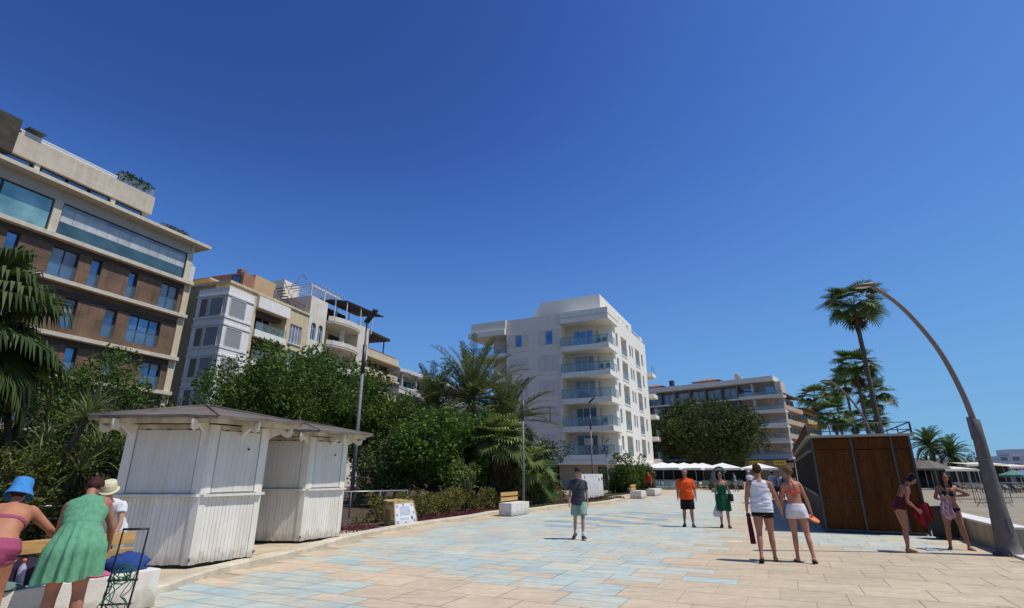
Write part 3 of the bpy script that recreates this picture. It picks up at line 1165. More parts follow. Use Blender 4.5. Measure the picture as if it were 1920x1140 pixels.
# small white paper/sandals lying on the slabs
p = G(1748, 1033)
b = MB()
for dx, rz in ((0, .3), (.16, -.2)):
    c, s_ = math.cos(rz), math.sin(rz)
    for (x, l, wd) in ((0, .26, .085),):
        ring = [(math.cos(a) * wd / 2 * (1 + .15 * math.sin(a)), math.sin(a) * l / 2) for a in [k * PI / 6 for k in range(12)]]
        pts = [(dx + c * q[0] - s_ * q[1], s_ * q[0] + c * q[1]) for q in ring]
        b.prism(pts, .004, .028)
    b.tube([(dx - .04, .0, .028), (dx, .06, .06), (dx + .04, .0, .028)], .006, 6)
o = b.done('sandals', mat('white_sandal_rubber', (.7, .7, .7), .6, .1, 9))
o.location = (p[0], p[1], 0)
o.rotation_euler = (0, 0, 1.2)
tag(o, 'pair of white sandals lying on the slabs between the two women', 'sandals')
# ================================================================== foliage
leaf_mat('leaf_mid', (.018, .042, .007), (0.131, 0.217, 0.029), .25)
leaf_mat('leaf_dark', (.010, .024, .006), (0.074, 0.12, 0.023), .2)
leaf_mat('leaf_ficus', (.010, .021, .006), (.115, .150, .036), .22)
leaf_mat('leaf_palm_dark', (.014, .028, .008), (.100, .140, .034), .2, .55)
leaf_mat('leaf_bright', (.022, .052, .008), (.150, .260, .034), .26)
leaf_mat('leaf_greygreen', (.030, .046, .016), (0.209, 0.261, 0.085), .22)
leaf_mat('leaf_date', (.030, .042, .013), (0.246, 0.268, 0.078), .2, .4)
leaf_mat('leaf_dry', (.032, .040, .010), (0.194, 0.203, 0.039), .2)
leaf_mat('leaf_hedge', (.050, .052, .012), (.300, .270, .060), .25)
leaf_mat('leaf_maroon', (.045, .008, .014), (.190, .030, .042), .2)
leaf_mat('leaf_palm', (.020, .042, .010), (0.149, 0.225, 0.046), .2, .4)
leaf_mat('leaf_palm_light', (.040, .064, .016), (0.299, 0.348, 0.098), .22, .4)
leaf_mat('leaf_dead', (.030, .020, .010), (.150, .100, .046), .15, .7)
leaf_mat('leaf_orange', (.16, .040, .008), (.42, .12, .02), .2)
M_BARK = mat('grey_brown_bark', (.085, .065, .048), .95, .4, 5, .9, 18, stretch=(1, 1, .3))
M_PBARK = mat('palm_bark', (.115, .088, .065), .95, .4, 4, 1.0, 14, stretch=(.4, .4, 6))


def leaf_cloud(P, size, aspect=.45, up=.35, out=None, seed=0, droop=.0):
    """diamond leaves at points P; returns vertices and quads"""
    rg = np.random.default_rng(seed)
    n = len(P)
    d = rg.normal(size=(n, 3))
    if out is not None:
        d += out * 1.1
    d[:, 2] += up - droop
    d /= np.linalg.norm(d, axis=1)[:, None] + 1e-9
    s = rg.normal(size=(n, 3))
    s -= d * np.sum(s * d, axis=1)[:, None]
    s /= np.linalg.norm(s, axis=1)[:, None] + 1e-9
    L = size * rg.uniform(.5, 1.45, size=(n, 1))
    Wd = L * aspect
    nn = np.cross(d, s)
    V0 = P
    V1 = P + d * L * .45 + s * Wd * .5 + nn * L * .06
    V2 = P + d * L - nn * L * .10
    V3 = P + d * L * .45 - s * Wd * .5 + nn * L * .06
    Vv = np.stack([V0, V1, V2, V3], 1).reshape(-1, 3)
    return Vv, np.arange(n * 4).reshape(-1, 4)


def clump_points(clumps, per, seed=0):
    """clumps: rows of x, y, z, r (or rx, ry, rz) -> points spread near the surface of each clump"""
    rg = np.random.default_rng(seed)
    P, O = [], []
    for c in clumps:
        c = np.asarray(c, float)
        r = c[3:] if len(c) > 4 else np.repeat(c[3], 3)
        n = max(4, int(per * rg.uniform(.75, 1.25)))
        d = rg.normal(size=(n, 3))
        d /= np.linalg.norm(d, axis=1)[:, None]
        rad = rg.uniform(.35, 1.05, size=(n, 1)) ** .6
        P.append(c[:3] + d * r * rad)
        O.append(d)
    return np.concatenate(P), np.concatenate(O)


def leaves_on(par, clumps, per, size, name, mname, seed=1, aspect=.5):
    P, O = clump_points(clumps, per, seed)
    Vv, F = leaf_cloud(P, size, aspect, .25, O, seed)
    return mesh_np(name, Vv, F, MATS[mname], par)


def crown_clumps(c, r, n, cr, seed=0, shell=.55, flat=0.0, bumpy=.22):
    """clump centres in an uneven ellipsoid"""
    rg = np.random.default_rng(seed)
    out = []
    c, r = np.array(c, float), np.array(r, float)
    while len(out) < n:
        d = rg.normal(size=3)
        d /= np.linalg.norm(d)
        if d[2] < -.75:
            continue
        k = 1 + bumpy * 2 * noise.noise(Vector(d * 1.9 + seed * 3.7)) + bumpy * noise.noise(Vector(d * 4.3 + seed))
        f = rg.uniform(shell ** 2.2, 1) ** (1 / 2.2)
        p = c + d * r * f * k
        if flat and p[2] < c[2] - r[2] * flat:
            continue
        out.append((*p, cr * rg.uniform(.6, 1.3)))
    return out


def tree(name, label, base, c, r, n, cr, per, size, leafm, seed=0, trunk_r=.18, group=None, flat=.7, shell=.5, cat='tree', aspect=.5, limbs=9, lean=(0, 0), bumpy=.22):
    """tapered trunk with limbs reaching into a clumped crown; coordinates relative to the base"""
    t = thing(name, label, cat, (base[0], base[1], .03), 0, group)
    cl = crown_clumps(c, r, n, cr, seed, shell, flat, bumpy)
    rr = random.Random(seed + 50)
    b = MB()
    fork = Vector((c[0] * .5 + lean[0], c[1] * .5 + lean[1], max(.5, (c[2] - r[2] * flat) * .8)))
    b.tube([(0, 0, -.08), (fork.x * .3, fork.y * .3, fork.z * .45), fork], [trunk_r * 1.35, trunk_r, trunk_r * .85], 9)
    picks = rr.sample(cl, min(limbs, len(cl)))
    for p in picks:
        e = Vector(p[:3])
        m = fork.lerp(e, .5) + Vector((rr.uniform(-.2, .2), rr.uniform(-.2, .2), rr.uniform(.0, .35)))
        b.tube([fork, m, e], [trunk_r * .55, trunk_r * .3, trunk_r * .1], 6)
        for q in rr.sample(cl, 2):
            v = Vector(q[:3])
            if (v - m).length < r[0] * .9:
                b.tube([m, m.lerp(v, .6) + Vector((0, 0, .1)), v], [trunk_r * .25, trunk_r * .14, trunk_r * .05], 5)
    b.done('trunk', M_BARK, t)
    leaves_on(t, cl, per, size, 'crown', leafm, seed, aspect)
    return t


def ribbons(curves, widths, segs):
    """flat tapering ribbons along polylines: curves (n, segs+1, 3), side vectors (n,3), widths (n,)"""
    C, S = curves
    n = C.shape[0]
    prof = np.interp(np.linspace(0, 1, segs + 1), [0, .25, .6, 1], [.55, 1, .8, .04])
    off = S[:, None, :] * (widths[:, None, None] * prof[None, :, None] * .5)
    A, B = C - off, C + off
    Vv = np.stack([A, B], 2).reshape(-1, 3)
    base = np.arange(n)[:, None] * (segs + 1) * 2
    F = []
    for s in range(segs):
        k = s * 2
        F.append(np.stack([base[:, 0] + k, base[:, 0] + k + 1, base[:, 0] + k + 3, base[:, 0] + k + 2], 1))
    return Vv, np.concatenate(F)


def pinnate_crown(nf, L, leaf, seed, elev=(-35, 80), width=.035, npin=34, arch=.75):
    """feather palm fronds around the origin"""
    rg = np.random.default_rng(seed)
    Cs, Ss, Ws = [], [], []
    RC = []
    for i in range(nf):
        az = 2.399963 * i + rg.uniform(-.25, .25)
        f = (i + .5) / nf
        el = math.radians(elev[1] + (elev[0] - elev[1]) * f + rg.uniform(-7, 7))
        ln = L * rg.uniform(.82, 1.08)
        h = np.array([math.cos(az), math.sin(az), 0])
        up = np.array([0, 0, 1.0])
        side = np.cross(h, up)
        pts = []
        p = np.zeros(3)
        m = 12
        for k in range(m + 1):
            s = k / m
            e = el - arch * s * s * 1.25
            pts.append(p.copy())
            p = p + (h * math.cos(e) + up * math.sin(e)) * ln / m
        pts = np.array(pts)
        RC.append((pts, side))
        for k in range(npin):
            s = .14 + .85 * k / (npin - 1)
            x = s * m
            j = min(int(x), m - 1)
            q = pts[j] + (pts[j + 1] - pts[j]) * (x - j)
            tdir = (pts[j + 1] - pts[j]) / (ln / m)
            nrm = np.cross(side, tdir)
            ll = leaf * (math.sin(PI * min(1, s * .86 + .14)) ** .6 + .12) * rg.uniform(.85, 1.1)
            for sg in (-1, 1):
                d = tdir * .72 + side * sg * .72 + nrm * .32 + rg.normal(size=3) * .07
                d /= np.linalg.norm(d)
                t1 = q + d * ll * .55
                t2 = q + d * ll + np.array([0, 0, -ll * .16])
                Cs.append(np.stack([q, t1, t2]))
                sv = np.cross(d, nrm + rg.normal(size=3) * .3)
                Ss.append(sv / (np.linalg.norm(sv) + 1e-9))
                Ws.append(width * rg.uniform(.8, 1.2))
    Vv, F = ribbons((np.array(Cs), np.array(Ss)), np.array(Ws), 2)
    # midribs
    rc = np.array([r[0] for r in RC])
    rs = np.array([r[1] for r in RC])
    V2, F2 = ribbons((rc, rs), np.full(len(RC), width * 1.5), 12)
    up2 = np.cross(rs, rc[:, 4] - rc[:, 3])
    up2 /= np.linalg.norm(up2, axis=1)[:, None]
    V3, F3 = ribbons((rc, up2), np.full(len(RC), width * 1.2), 12)
    return np.concatenate([Vv, V2, V3]), np.concatenate([F, F2 + len(Vv), F3 + len(Vv) + len(V2)])


def fan_crown(nl, pet, blade, seed, elev=(-50, 85), nseg=22, spread=115, width=.075, droop=.35):
    """fan palm leaves around the origin"""
    rg = np.random.default_rng(seed)
    Cs, Ss, Ws = [], [], []
    PC, PS = [], []
    for i in range(nl):
        az = 2.399963 * i + rg.uniform(-.3, .3)
        f = (i + .5) / nl
        el = math.radians(elev[1] + (elev[0] - elev[1]) * f + rg.uniform(-9, 9))
        h = np.array([math.cos(az), math.sin(az), 0])
        up = np.array([0, 0, 1.0])
        side = np.cross(h, up)
        pl = pet * rg.uniform(.75, 1.15)
        p1 = (h * math.cos(el) + up * math.sin(el)) * pl * .55
        e2 = el - .35
        p2 = p1 + (h * math.cos(e2) + up * math.sin(e2)) * pl * .45
        PC.append(np.stack([np.zeros(3), p1, p2]))
        PS.append(side)
        e3 = e2 - .28
        ax = h * math.cos(e3) + up * math.sin(e3)
        nrm = np.cross(side, ax)
        for k in range(nseg):
            a = math.radians(-spread + 2 * spread * k / (nseg - 1))
            d = ax * math.cos(a) + side * math.sin(a) + nrm * (.10 + .16 * abs(math.sin(a)))
            d /= np.linalg.norm(d)
            bl = blade * (1 - .28 * abs(a) / math.radians(spread)) * rg.uniform(.9, 1.08)
            q1 = p2 + d * bl * .58
            q2 = q1 + d * bl * .27 + np.array([0, 0, -bl * .08 * droop * 2])
            q3 = q2 + d * bl * .12 + np.array([0, 0, -bl * .30 * droop * 2])
            Cs.append(np.stack([p2, q1, q2, q3]))
            sv = np.cross(d, nrm)
            Ss.append(sv / (np.linalg.norm(sv) + 1e-9))
            Ws.append(width * rg.uniform(.85, 1.1) * blade * 1.35)
    Vv, F = ribbons((np.array(Cs), np.array(Ss)), np.array(Ws), 3)
    V2, F2 = ribbons((np.array(PC), np.array(PS)), np.full(len(PC), .05), 2)
    return np.concatenate([Vv, V2]), np.concatenate([F, F2 + len(Vv)])


def palm_trunk(t, h, r0, r1, lean=(0, 0), seed=0):
    rr = random.Random(seed)
    n = max(8, int(h / .22))
    pts, rad = [], []
    for i in range(n + 1):
        f = i / n
        pts.append((lean[0] * f * f, lean[1] * f * f, h * f - .05))
        rad.append((r0 + (r1 - r0) * min(1, f * 1.6)) * (1 + (.07 if i % 2 else -.03)) * (1.25 if i == 0 else 1))
    b = MB()
    b.tube(pts, rad, 10)
    b.done('trunk', M_PBARK, t)
    return Vector(pts[-1])


def feather_palm(loc, h, L, nf, label, seed, group=None, leafm='leaf_palm', leaf=.42, elev=(-35, 82), lean=(0, 0), r=.2, npin=34, width=.035, dead=True, arch=.75):
    t = thing('date_palm', label, 'palm tree', (*loc, .03), 0, group)
    top = palm_trunk(t, h, r * 1.1, r, lean, seed)
    Vv, F = pinnate_crown(nf, L, leaf, seed, elev, width, npin, arch)
    o = mesh_np('crown', Vv, F, MATS[leafm], t)
    o.location = top
    if dead:
        V2, F2 = pinnate_crown(9, L * .8, leaf * .8, seed + 5, (-75, -40), width, 20, .4)
        o2 = mesh_np('dead_fronds', V2, F2, MATS['leaf_dead'], t)
        o2.location = top - Vector((0, 0, .12))
    b = MB()
    b.ball((top.x, top.y, top.z - .1), (r * 1.5, r * 1.5, .4), 10)
    b.done('crown_base', M_PBARK, t)
    return t


def fan_palm(loc, h, pet, blade, nl, label, seed, group=None, leafm='leaf_palm', elev=(-50, 85), lean=(0, 0), r=.17, skirt=0, nseg=22, droop=.35, tiers=1):
    t = thing('fan_palm', label, 'palm tree', (*loc, .03), 0, group)
    top = palm_trunk(t, h, r * 1.5, r, lean, seed)
    Vv, F = fan_crown(nl, pet, blade, seed, elev, nseg, droop=droop)
    o = mesh_np('crown', Vv, F, MATS[leafm], t)
    o.location = top
    if skirt:
        V2, F2 = fan_crown(skirt, pet * .7, blade * .8, seed + 9, (-88, -55), max(10, nseg // 2), 80, droop=.2)
        if tiers > 1:
            F2 = np.concatenate([F2 + i * len(V2) for i in range(tiers)])
            V2 = np.concatenate([V2 @ np.array([[math.cos(i), math.sin(i), 0], [-math.sin(i), math.cos(i), 0], [0, 0, 1]]) - [0, 0, i * .62] for i in range(tiers)])
        o2 = mesh_np('dead_skirt', V2, F2, MATS['leaf_dead'], t)
        o2.location = top - Vector((0, 0, .15))
    return t


def rosettes(name, label, base, heads, L, nl, leafm, seed, width=.05, group=None, cat='shrub', stem=True):
    """spiky rosettes on bare branching stems (yucca, dracaena)"""
    t = thing(name, label, cat, (*base, .03), 0, group)
    rg = np.random.default_rng(seed)
    b = MB()
    for hx, hy, hz in heads:
        b.tube([(hx * .1, hy * .1, -.05), (hx * .55, hy * .55, hz * .55), (hx, hy, hz)], [.11, .08, .06], 7)
    b.done('trunk', M_BARK, t)
    Cs, Ss, Ws = [], [], []
    for hx, hy, hz in heads:
        o = np.array([hx, hy, hz])
        for i in range(nl):
            az = 2.399963 * i + rg.uniform(-.2, .2)
            el = math.radians(86 - 128 * (i / nl) + rg.uniform(-9, 9))
            ll = L * rg.uniform(.75, 1.1)
            h = np.array([math.cos(az), math.sin(az), 0])
            e2 = el - .35
            q1 = o + (h * math.cos(el) + np.array([0, 0, math.sin(el)])) * ll * .5
            q2 = q1 + (h * math.cos(e2) + np.array([0, 0, math.sin(e2)])) * ll * .5
            Cs.append(np.stack([o, q1, q2]))
            Ss.append(np.array([-h[1], h[0], 0]) + rg.normal(size=3) * .25)
            Ws.append(width * rg.uniform(.8, 1.2))
    Vv, F = ribbons((np.array(Cs), np.array(Ss)), np.array(Ws), 2)
    mesh_np('crown', Vv, F, MATS[leafm], t)
    return t


def shrub(name, label, base, clumps, per, size, leafm, seed, group=None, aspect=.5, stems=5, cat='shrub'):
    t = thing(name, label, cat, (*base, .03), 0, group)
    rr = random.Random(seed)
    b = MB()
    for c in rr.sample(clumps, min(stems, len(clumps))):
        b.tube([(c[0] * .15, c[1] * .15, -.05), (c[0] * .6, c[1] * .6, c[2] * .5), (c[0], c[1], c[2])], [.035, .025, .01], 6)
    b.done('stem', M_BARK, t)
    leaves_on(t, clumps, per, size, 'foliage', leafm, seed, aspect)
    return t
# ================================================================== buildings
IDF = lambda x, y, z: (x, y, z)


def fbox(b, fn, x0, x1, y0, y1, z0, z1, mi=0):
    c = [(x0, y0, z0), (x1, y0, z0), (x1, y1, z0), (x0, y1, z0), (x0, y0, z1), (x1, y0, z1), (x1, y1, z1), (x0, y1, z1)]
    return b.add([fn(*p) for p in c], [(3, 2, 1, 0), (4, 5, 6, 7), (0, 1, 5, 4), (1, 2, 6, 5), (2, 3, 7, 6), (3, 0, 4, 7)], mi)


G_BLUE = glass_mat('blue_reflecting_glass', (.10, .17, .26), .03, .75, .05, (.20, .30, .42))
G_DARK = glass_mat('dark_window_glass', (.018, .022, .028), .05, .25, .05)
G_CURT = glass_mat('curtained_glass', (.16, .17, .20), .15, .1, .05, (.30, .30, .31))
G_TEAL = glass_mat('teal_tinted_glass', (.14, .28, .30), .05, .35, .03, (.30, .48, .46))
G_GUARD = clear_mat('guard_glass', (.35, .45, .50), .16)
G_CLEAR = clear_mat('balcony_glass', (.30, .40, .45), .42)
M_FRAMEW = mat('white_window_frame', (.62, .62, .60), .5, .06, 4)
M_FRAMED = mat('dark_window_frame', (.025, .027, .032), .4, .1, 4)
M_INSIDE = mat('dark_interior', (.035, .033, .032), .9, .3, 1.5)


def window(par, fn, x0, x1, z0, z1, y=.16, nx=1, mf=None, mg=None, fw=.055, transom=None, name='window'):
    b = MB()
    mf, mg = mf or M_FRAMEW, mg or G_DARK
    fbox(b, fn, x0, x1, y - .05, y + .03, z0, z0 + fw)
    fbox(b, fn, x0, x1, y - .05, y + .03, z1 - fw, z1)
    for i in range(nx + 1):
        c = x0 + (x1 - x0) * i / nx
        a, e = (c, c + fw) if i == 0 else ((c - fw, c) if i == nx else (c - fw * .6, c + fw * .6))
        fbox(b, fn, a, e, y - .05, y + .03, z0 + fw, z1 - fw)
    if transom:
        fbox(b, fn, x0 + fw, x1 - fw, y - .045, y + .02, transom - fw * .4, transom + fw * .4)
    o = b.done(name, mf, par)
    p = MB()
    p.add([fn(x0 + .01, y, z0 + .01), fn(x1 - .01, y, z0 + .01), fn(x1 - .01, y, z1 - .01), fn(x0 + .01, y, z1 - .01)], [(0, 1, 2, 3)])
    p.done('pane', mg, o)
    return o


def railing_glass(par, fn, x0, x1, z0, h, y=0.0, n=4, name='glass_railing', mt=None, md=None):
    b = MB()
    fbox(b, fn, x0, x1, y - .02, y + .02, z0 + h - .04, z0 + h)
    for i in range(n + 1):
        x = x0 + (x1 - x0) * i / n
        fbox(b, fn, x - .02, x + .02, y - .018, y + .018, z0, z0 + h - .04)
    o = b.done(name, md or M_GREY, par)
    p = MB()
    p.add([fn(x0 + .02, y, z0 + .06), fn(x1 - .02, y, z0 + .06), fn(x1 - .02, y, z0 + h - .05), fn(x0 + .02, y, z0 + h - .05)], [(0, 1, 2, 3)])
    p.done('glass', mt or G_CLEAR, o)
    return o


def antenna(par, x, y, z, h=2.2):
    b = MB()
    b.tube([(x, y, z), (x, y, z + h)], .025, 6)
    for k in range(4):
        b.beam((x - .35 + .05 * k, y, z + h - .12 - .22 * k), (x + .35 - .05 * k, y, z + h - .12 - .22 * k), .02)
    b.done('antenna', M_GREY, par)


# ------------------------------------------------------------------ brown hotel at the near end of the row
def brown_hotel():
    u = Vector((.36, .93, 0)).normalized()
    t = thing('hotel_building', 'brown stone clad hotel with cream slab bands and blue reflecting windows', 'building', (-27.9, 42.0, 0), math.atan2(u.y, u.x))
    stone = mat('rusty_brown_stone', (.135, .085, .056), .8, .38, .55, .35, 9, col2=(.235, .14, .088), streak=.15)
    band = mat('cream_slab_concrete', (.60, .53, .42), .75, .12, 1.2, .1, 20, streak=.12)
    trav = mat('travertine_cladding', (.52, .45, .36), .8, .16, .8, .2, 12, stretch=(1, 1, 5), streak=.1)
    greyc = mat('grey_fascia', (.42, .37, .31), .8, .15, .8, .1, 10)
    XL = -24.0
    rows = [
        (14.45, 16.55, [(-2.05, -.5, 2), (-4.65, -3.95, 1), (-7.35, -6.6, 1), (-9.85, -8.15, 2), (-12.4, -11.7, 1), (-15.2, -13.6, 2)]),
        (11.15, 13.25, [(-3.9, -1.4, 3), (-5.65, -4.8, 1), (-8.35, -7.5, 1), (-12.2, -10.2, 3), (-14.5, -13.7, 1)]),
        (7.95, 9.95, [(-2.2, -.65, 2), (-4.95, -4.2, 1), (-7.5, -6.75, 1), (-10.3, -8.5, 2), (-13, -12.2, 1)]),
        (4.65, 6.75, [(-4.4, -1.9, 3), (-7.2, -6.4, 1), (-10.2, -8.4, 2), (-13, -12.2, 1)]),
        (1.0, 3.6, [(-4.6, -1.6, 3), (-9.5, -6.0, 3), (-13.5, -11, 2)]),
    ]
    holes = [(a, c, z0, z1) for z0, z1, ws in rows for a, c, n in ws]
    b = MB().facade(XL, -.2, 0, 17.0, holes, 0, .34)
    fbox(b, IDF, XL, -.2, .45, 5.5, 0, 20.5)
    b.add([(-.2, 0, 0), (-.2, 5.5, 0), (-.2, 5.5, 17.0), (-.2, 0, 17.0)], [(0, 1, 2, 3)], 1)
    b.done('wall', [stone, mat('ochre_side_render', (.60, .43, .20), .85, .15, .8, streak=.15)], t)
    # shadow under each slab painted as dark brown strips over the windows
    for z0, z1, ws in rows[:4]:
        lb = MB()
        fbox(lb, IDF, XL, -.2, -.02, .0, z1 + .02, z1 + .42)
        lb.done('slab_shadow_band', mat('painted_slab_shadow', (.075, .052, .04), .8, .2, 1), t)
    for z0, z1, ws in rows:
        for a, c, n in ws:
            w_ = window(t, IDF, a, c, z0, z1, .26, n, M_FRAMED, G_BLUE, .06, z0 + 1.0)
            if (int(a * 10) + int(z0)) % 3 == 0:
                MB().add([(a + .07, .255, z0 + 1.1 + .4 * ((int(a * 7)) % 2)), (c - .07, .255, z0 + 1.1 + .4 * ((int(a * 7)) % 2)), (c - .07, .255, z1 - .06), (a + .07, .255, z1 - .06)], [(0, 1, 2, 3)]).done('curtain', G_CURT, w_)
            p_ = MB().add([(a + .02, .02, z0 + .02), (c - .02, .02, z0 + .02), (c - .02, .02, z0 + .98), (a + .02, .02, z0 + .98)], [(0, 1, 2, 3)])
            p_.done('glass_guard', G_GUARD, w_)
    for z0, z1 in ((16.95, 17.25), (14.02, 14.30), (10.38, 10.66), (7.58, 7.86), (4.2, 4.48)):
        MB().box(XL, .32, -.48, 0.0, z0, z1).done('slab_band', band, t, bevel=.015)
    MB().box(-.2, .34, -.14, .32, 0, 16.95).done('corner_fin', mat('cream_fin', (.60, .50, .33), .8, .12, 1, streak=.1), t)
    # glazed top storey
    MB().box(XL, -.2, -.03, .40, 19.72, 20.52).done('fascia', greyc, t)
    for q in ((-10.5, -10.0, -.1, .35, 17.25, 19.72), (-.46, -.201, -.1, .35, 17.25, 19.72), (-.2, .05, -.1, 5.45, 17.25, 20.52)):
        MB().box(*q).done('pier', band, t)
    # open joints of the stone cladding
    jn = MB()
    for z0, z1, ws in rows[:4]:
        x = -.2 - 1.18
        while x > -16:
            if not any(a - .1 < x < c + .1 for a, c, n in ws):
                fbox(jn, IDF, x - .008, x + .008, -.003, .01, z0 - .1, z1 + .02)
            x -= 1.18
        zz = z0 + 1.02
        xs = sorted([XL] + [v for a, c, n in ws for v in (a, c)] + [-.2])
        for p, q in zip(xs[::2], xs[1::2]):
            fbox(jn, IDF, p, q, -.003, .01, zz - .007, zz + .007)
    jn.done('panel_joints', mat('dark_joint', (.05, .032, .022), .9, .1, 3), t)  # thin dark joint lines between the cladding panels
    w = window(t, IDF, -10.0, -.46, 17.3, 19.7, .05, 1, M_FRAMED, G_CURT, .07, name='glazed_terrace')
    # white roller blinds behind the upper half of each sash
    bl = MB()
    for k in range(12):
        x = -9.9 + k * .785
        bl.add([(x, .045, 18.35), (x + .755, .045, 18.35), (x + .755, .045, 19.35), (x, .045, 19.35)], [(0, 1, 2, 3)])
    bl.done('roller_blinds', mat('white_roller_blind', (.46, .47, .46), .25, .3, 1.1, spec=.8), w)
    lo = MB().add([(-9.9, .043, 17.36), (-.5, .043, 17.36), (-.5, .043, 18.33), (-9.9, .043, 18.33)], [(0, 1, 2, 3)])
    lo.done('lower_glass', glass_mat('dark_teal_glass', (.05, .10, .11), .05, .45, .04, (.10, .17, .18)), w)
    window(t, IDF, -13.4, -10.5, 17.3, 19.7, .1, 1, M_FRAMED, G_TEAL, .07)
    window(t, IDF, -17.5, -13.4, 17.3, 19.7, .1, 2, M_FRAMED, G_TEAL, .07)
    MB().box(XL, 1.0, -.85, 6.2, 20.53, 20.80).done('cornice', band, t, bevel=.02)
    # penthouse set back behind the cornice
    y0 = 1.3
    ph = MB()
    fbox(ph, IDF, -12.98, -3.3, y0, 6, 22.30, 23.9)
    ph.done('penthouse_band', trav, t)
    pw = MB()
    fbox(pw, IDF, -24, -3.8, y0 + .5, 6, 20.80, 22.30)
    pw.done('penthouse_wall', M_INSIDE, t)
    for a, c in ((-20, -11.7), (-11.1, -9.5), (-9.4, -8.0), (-7.9, -6.5), (-6.0, -3.9)):
        window(t, IDF, a, c, 20.9, 22.28, y0 + .3, 1, M_FRAMED, G_BLUE, .05)
    for x in (-11.4, -6.27):
        MB().box(x - .16, x + .16, y0 + .1, y0 + .45, 20.80, 22.29).done('pier', band, t)
    MB().box(-24, -12.99, y0 - .1, 6, 22.2, 24.78).done('roof_block', mat('dark_stone_block', (.055, .048, .035), .9, .5, 2.2, .8, 7), t)
    rl = MB()
    fbox(rl, IDF, -12.9, -6.4, y0 + .1, y0 + .16, 24.14, 24.24)
    for k in range(5):
        fbox(rl, IDF, -12.8 + k * 1.58, -12.74 + k * 1.58, y0 + .1, y0 + .15, 23.9, 24.14)
    fbox(rl, IDF, -12.7, -6.5, y0 + .12, y0 + .14, 23.95, 24.14, 0)
    rl.done('roof_rail', M_FRAMEW, t)
    railing_glass(t, IDF, -6.3, -3.4, 23.9, .75, y0 + .12, 2, md=M_GREY)
    leaves_on(t, [(-5.9 + i * .28, y0 + .5, 24.4 + .25 * (i % 2), .42) for i in range(8)], 140, .22, 'roof_planting', 'leaf_dark', 77)
    leaves_on(t, [(-3.1 + i * .3, -.3, 20.95, .34) for i in range(7)], 90, .18, 'cornice_planting', 'leaf_dry', 78)
    MB().tube([(-12.3, y0 + .9, 23.9), (-12.3, y0 + .9, 24.3), (-11.9, y0 + .5, 24.42)], .07, 8).done('roof_lamp', M_DGREY, t)
    ps = MB().box(-12.6, -11.6, y0 - .3, y0 + 1.0, 24.40, 24.50)
    ps.done('parasol', M_DGREY, t)
    return t


brown_hotel()


# ------------------------------------------------------------------ cream apartment block with white bays
def shutter_window(par, fn, x0, x1, z0, z1, y=.05, ms=None, label=None):
    b = MB()
    fbox(b, fn, x0, x1, y - .04, y, z0, z0 + .05)
    fbox(b, fn, x0, x1, y - .04, y, z1 - .05, z1)
    fbox(b, fn, x0, x0 + .05, y - .04, y, z0 + .05, z1 - .05)
    fbox(b, fn, x1 - .05, x1, y - .04, y, z0 + .05, z1 - .05)
    o = b.done('window', M_FRAMEW, par)
    s = MB()
    n = int((z1 - z0 - .1) / .075)
    h = (z1 - z0 - .1) / n
    for k in range(n):
        z = z0 + .05 + k * h
        s.add([fn(x0 + .05, y - .012, z), fn(x1 - .05, y - .012, z), fn(x1 - .05, y + .006, z + h), fn(x0 + .05, y + .006, z + h),
               fn(x0 + .05, y - .012, z + h), fn(x1 - .05, y - .012, z + h)], [(0, 1, 2, 3), (3, 2, 5, 4)])
    s.done('roller_shutter', ms, o)
    return o


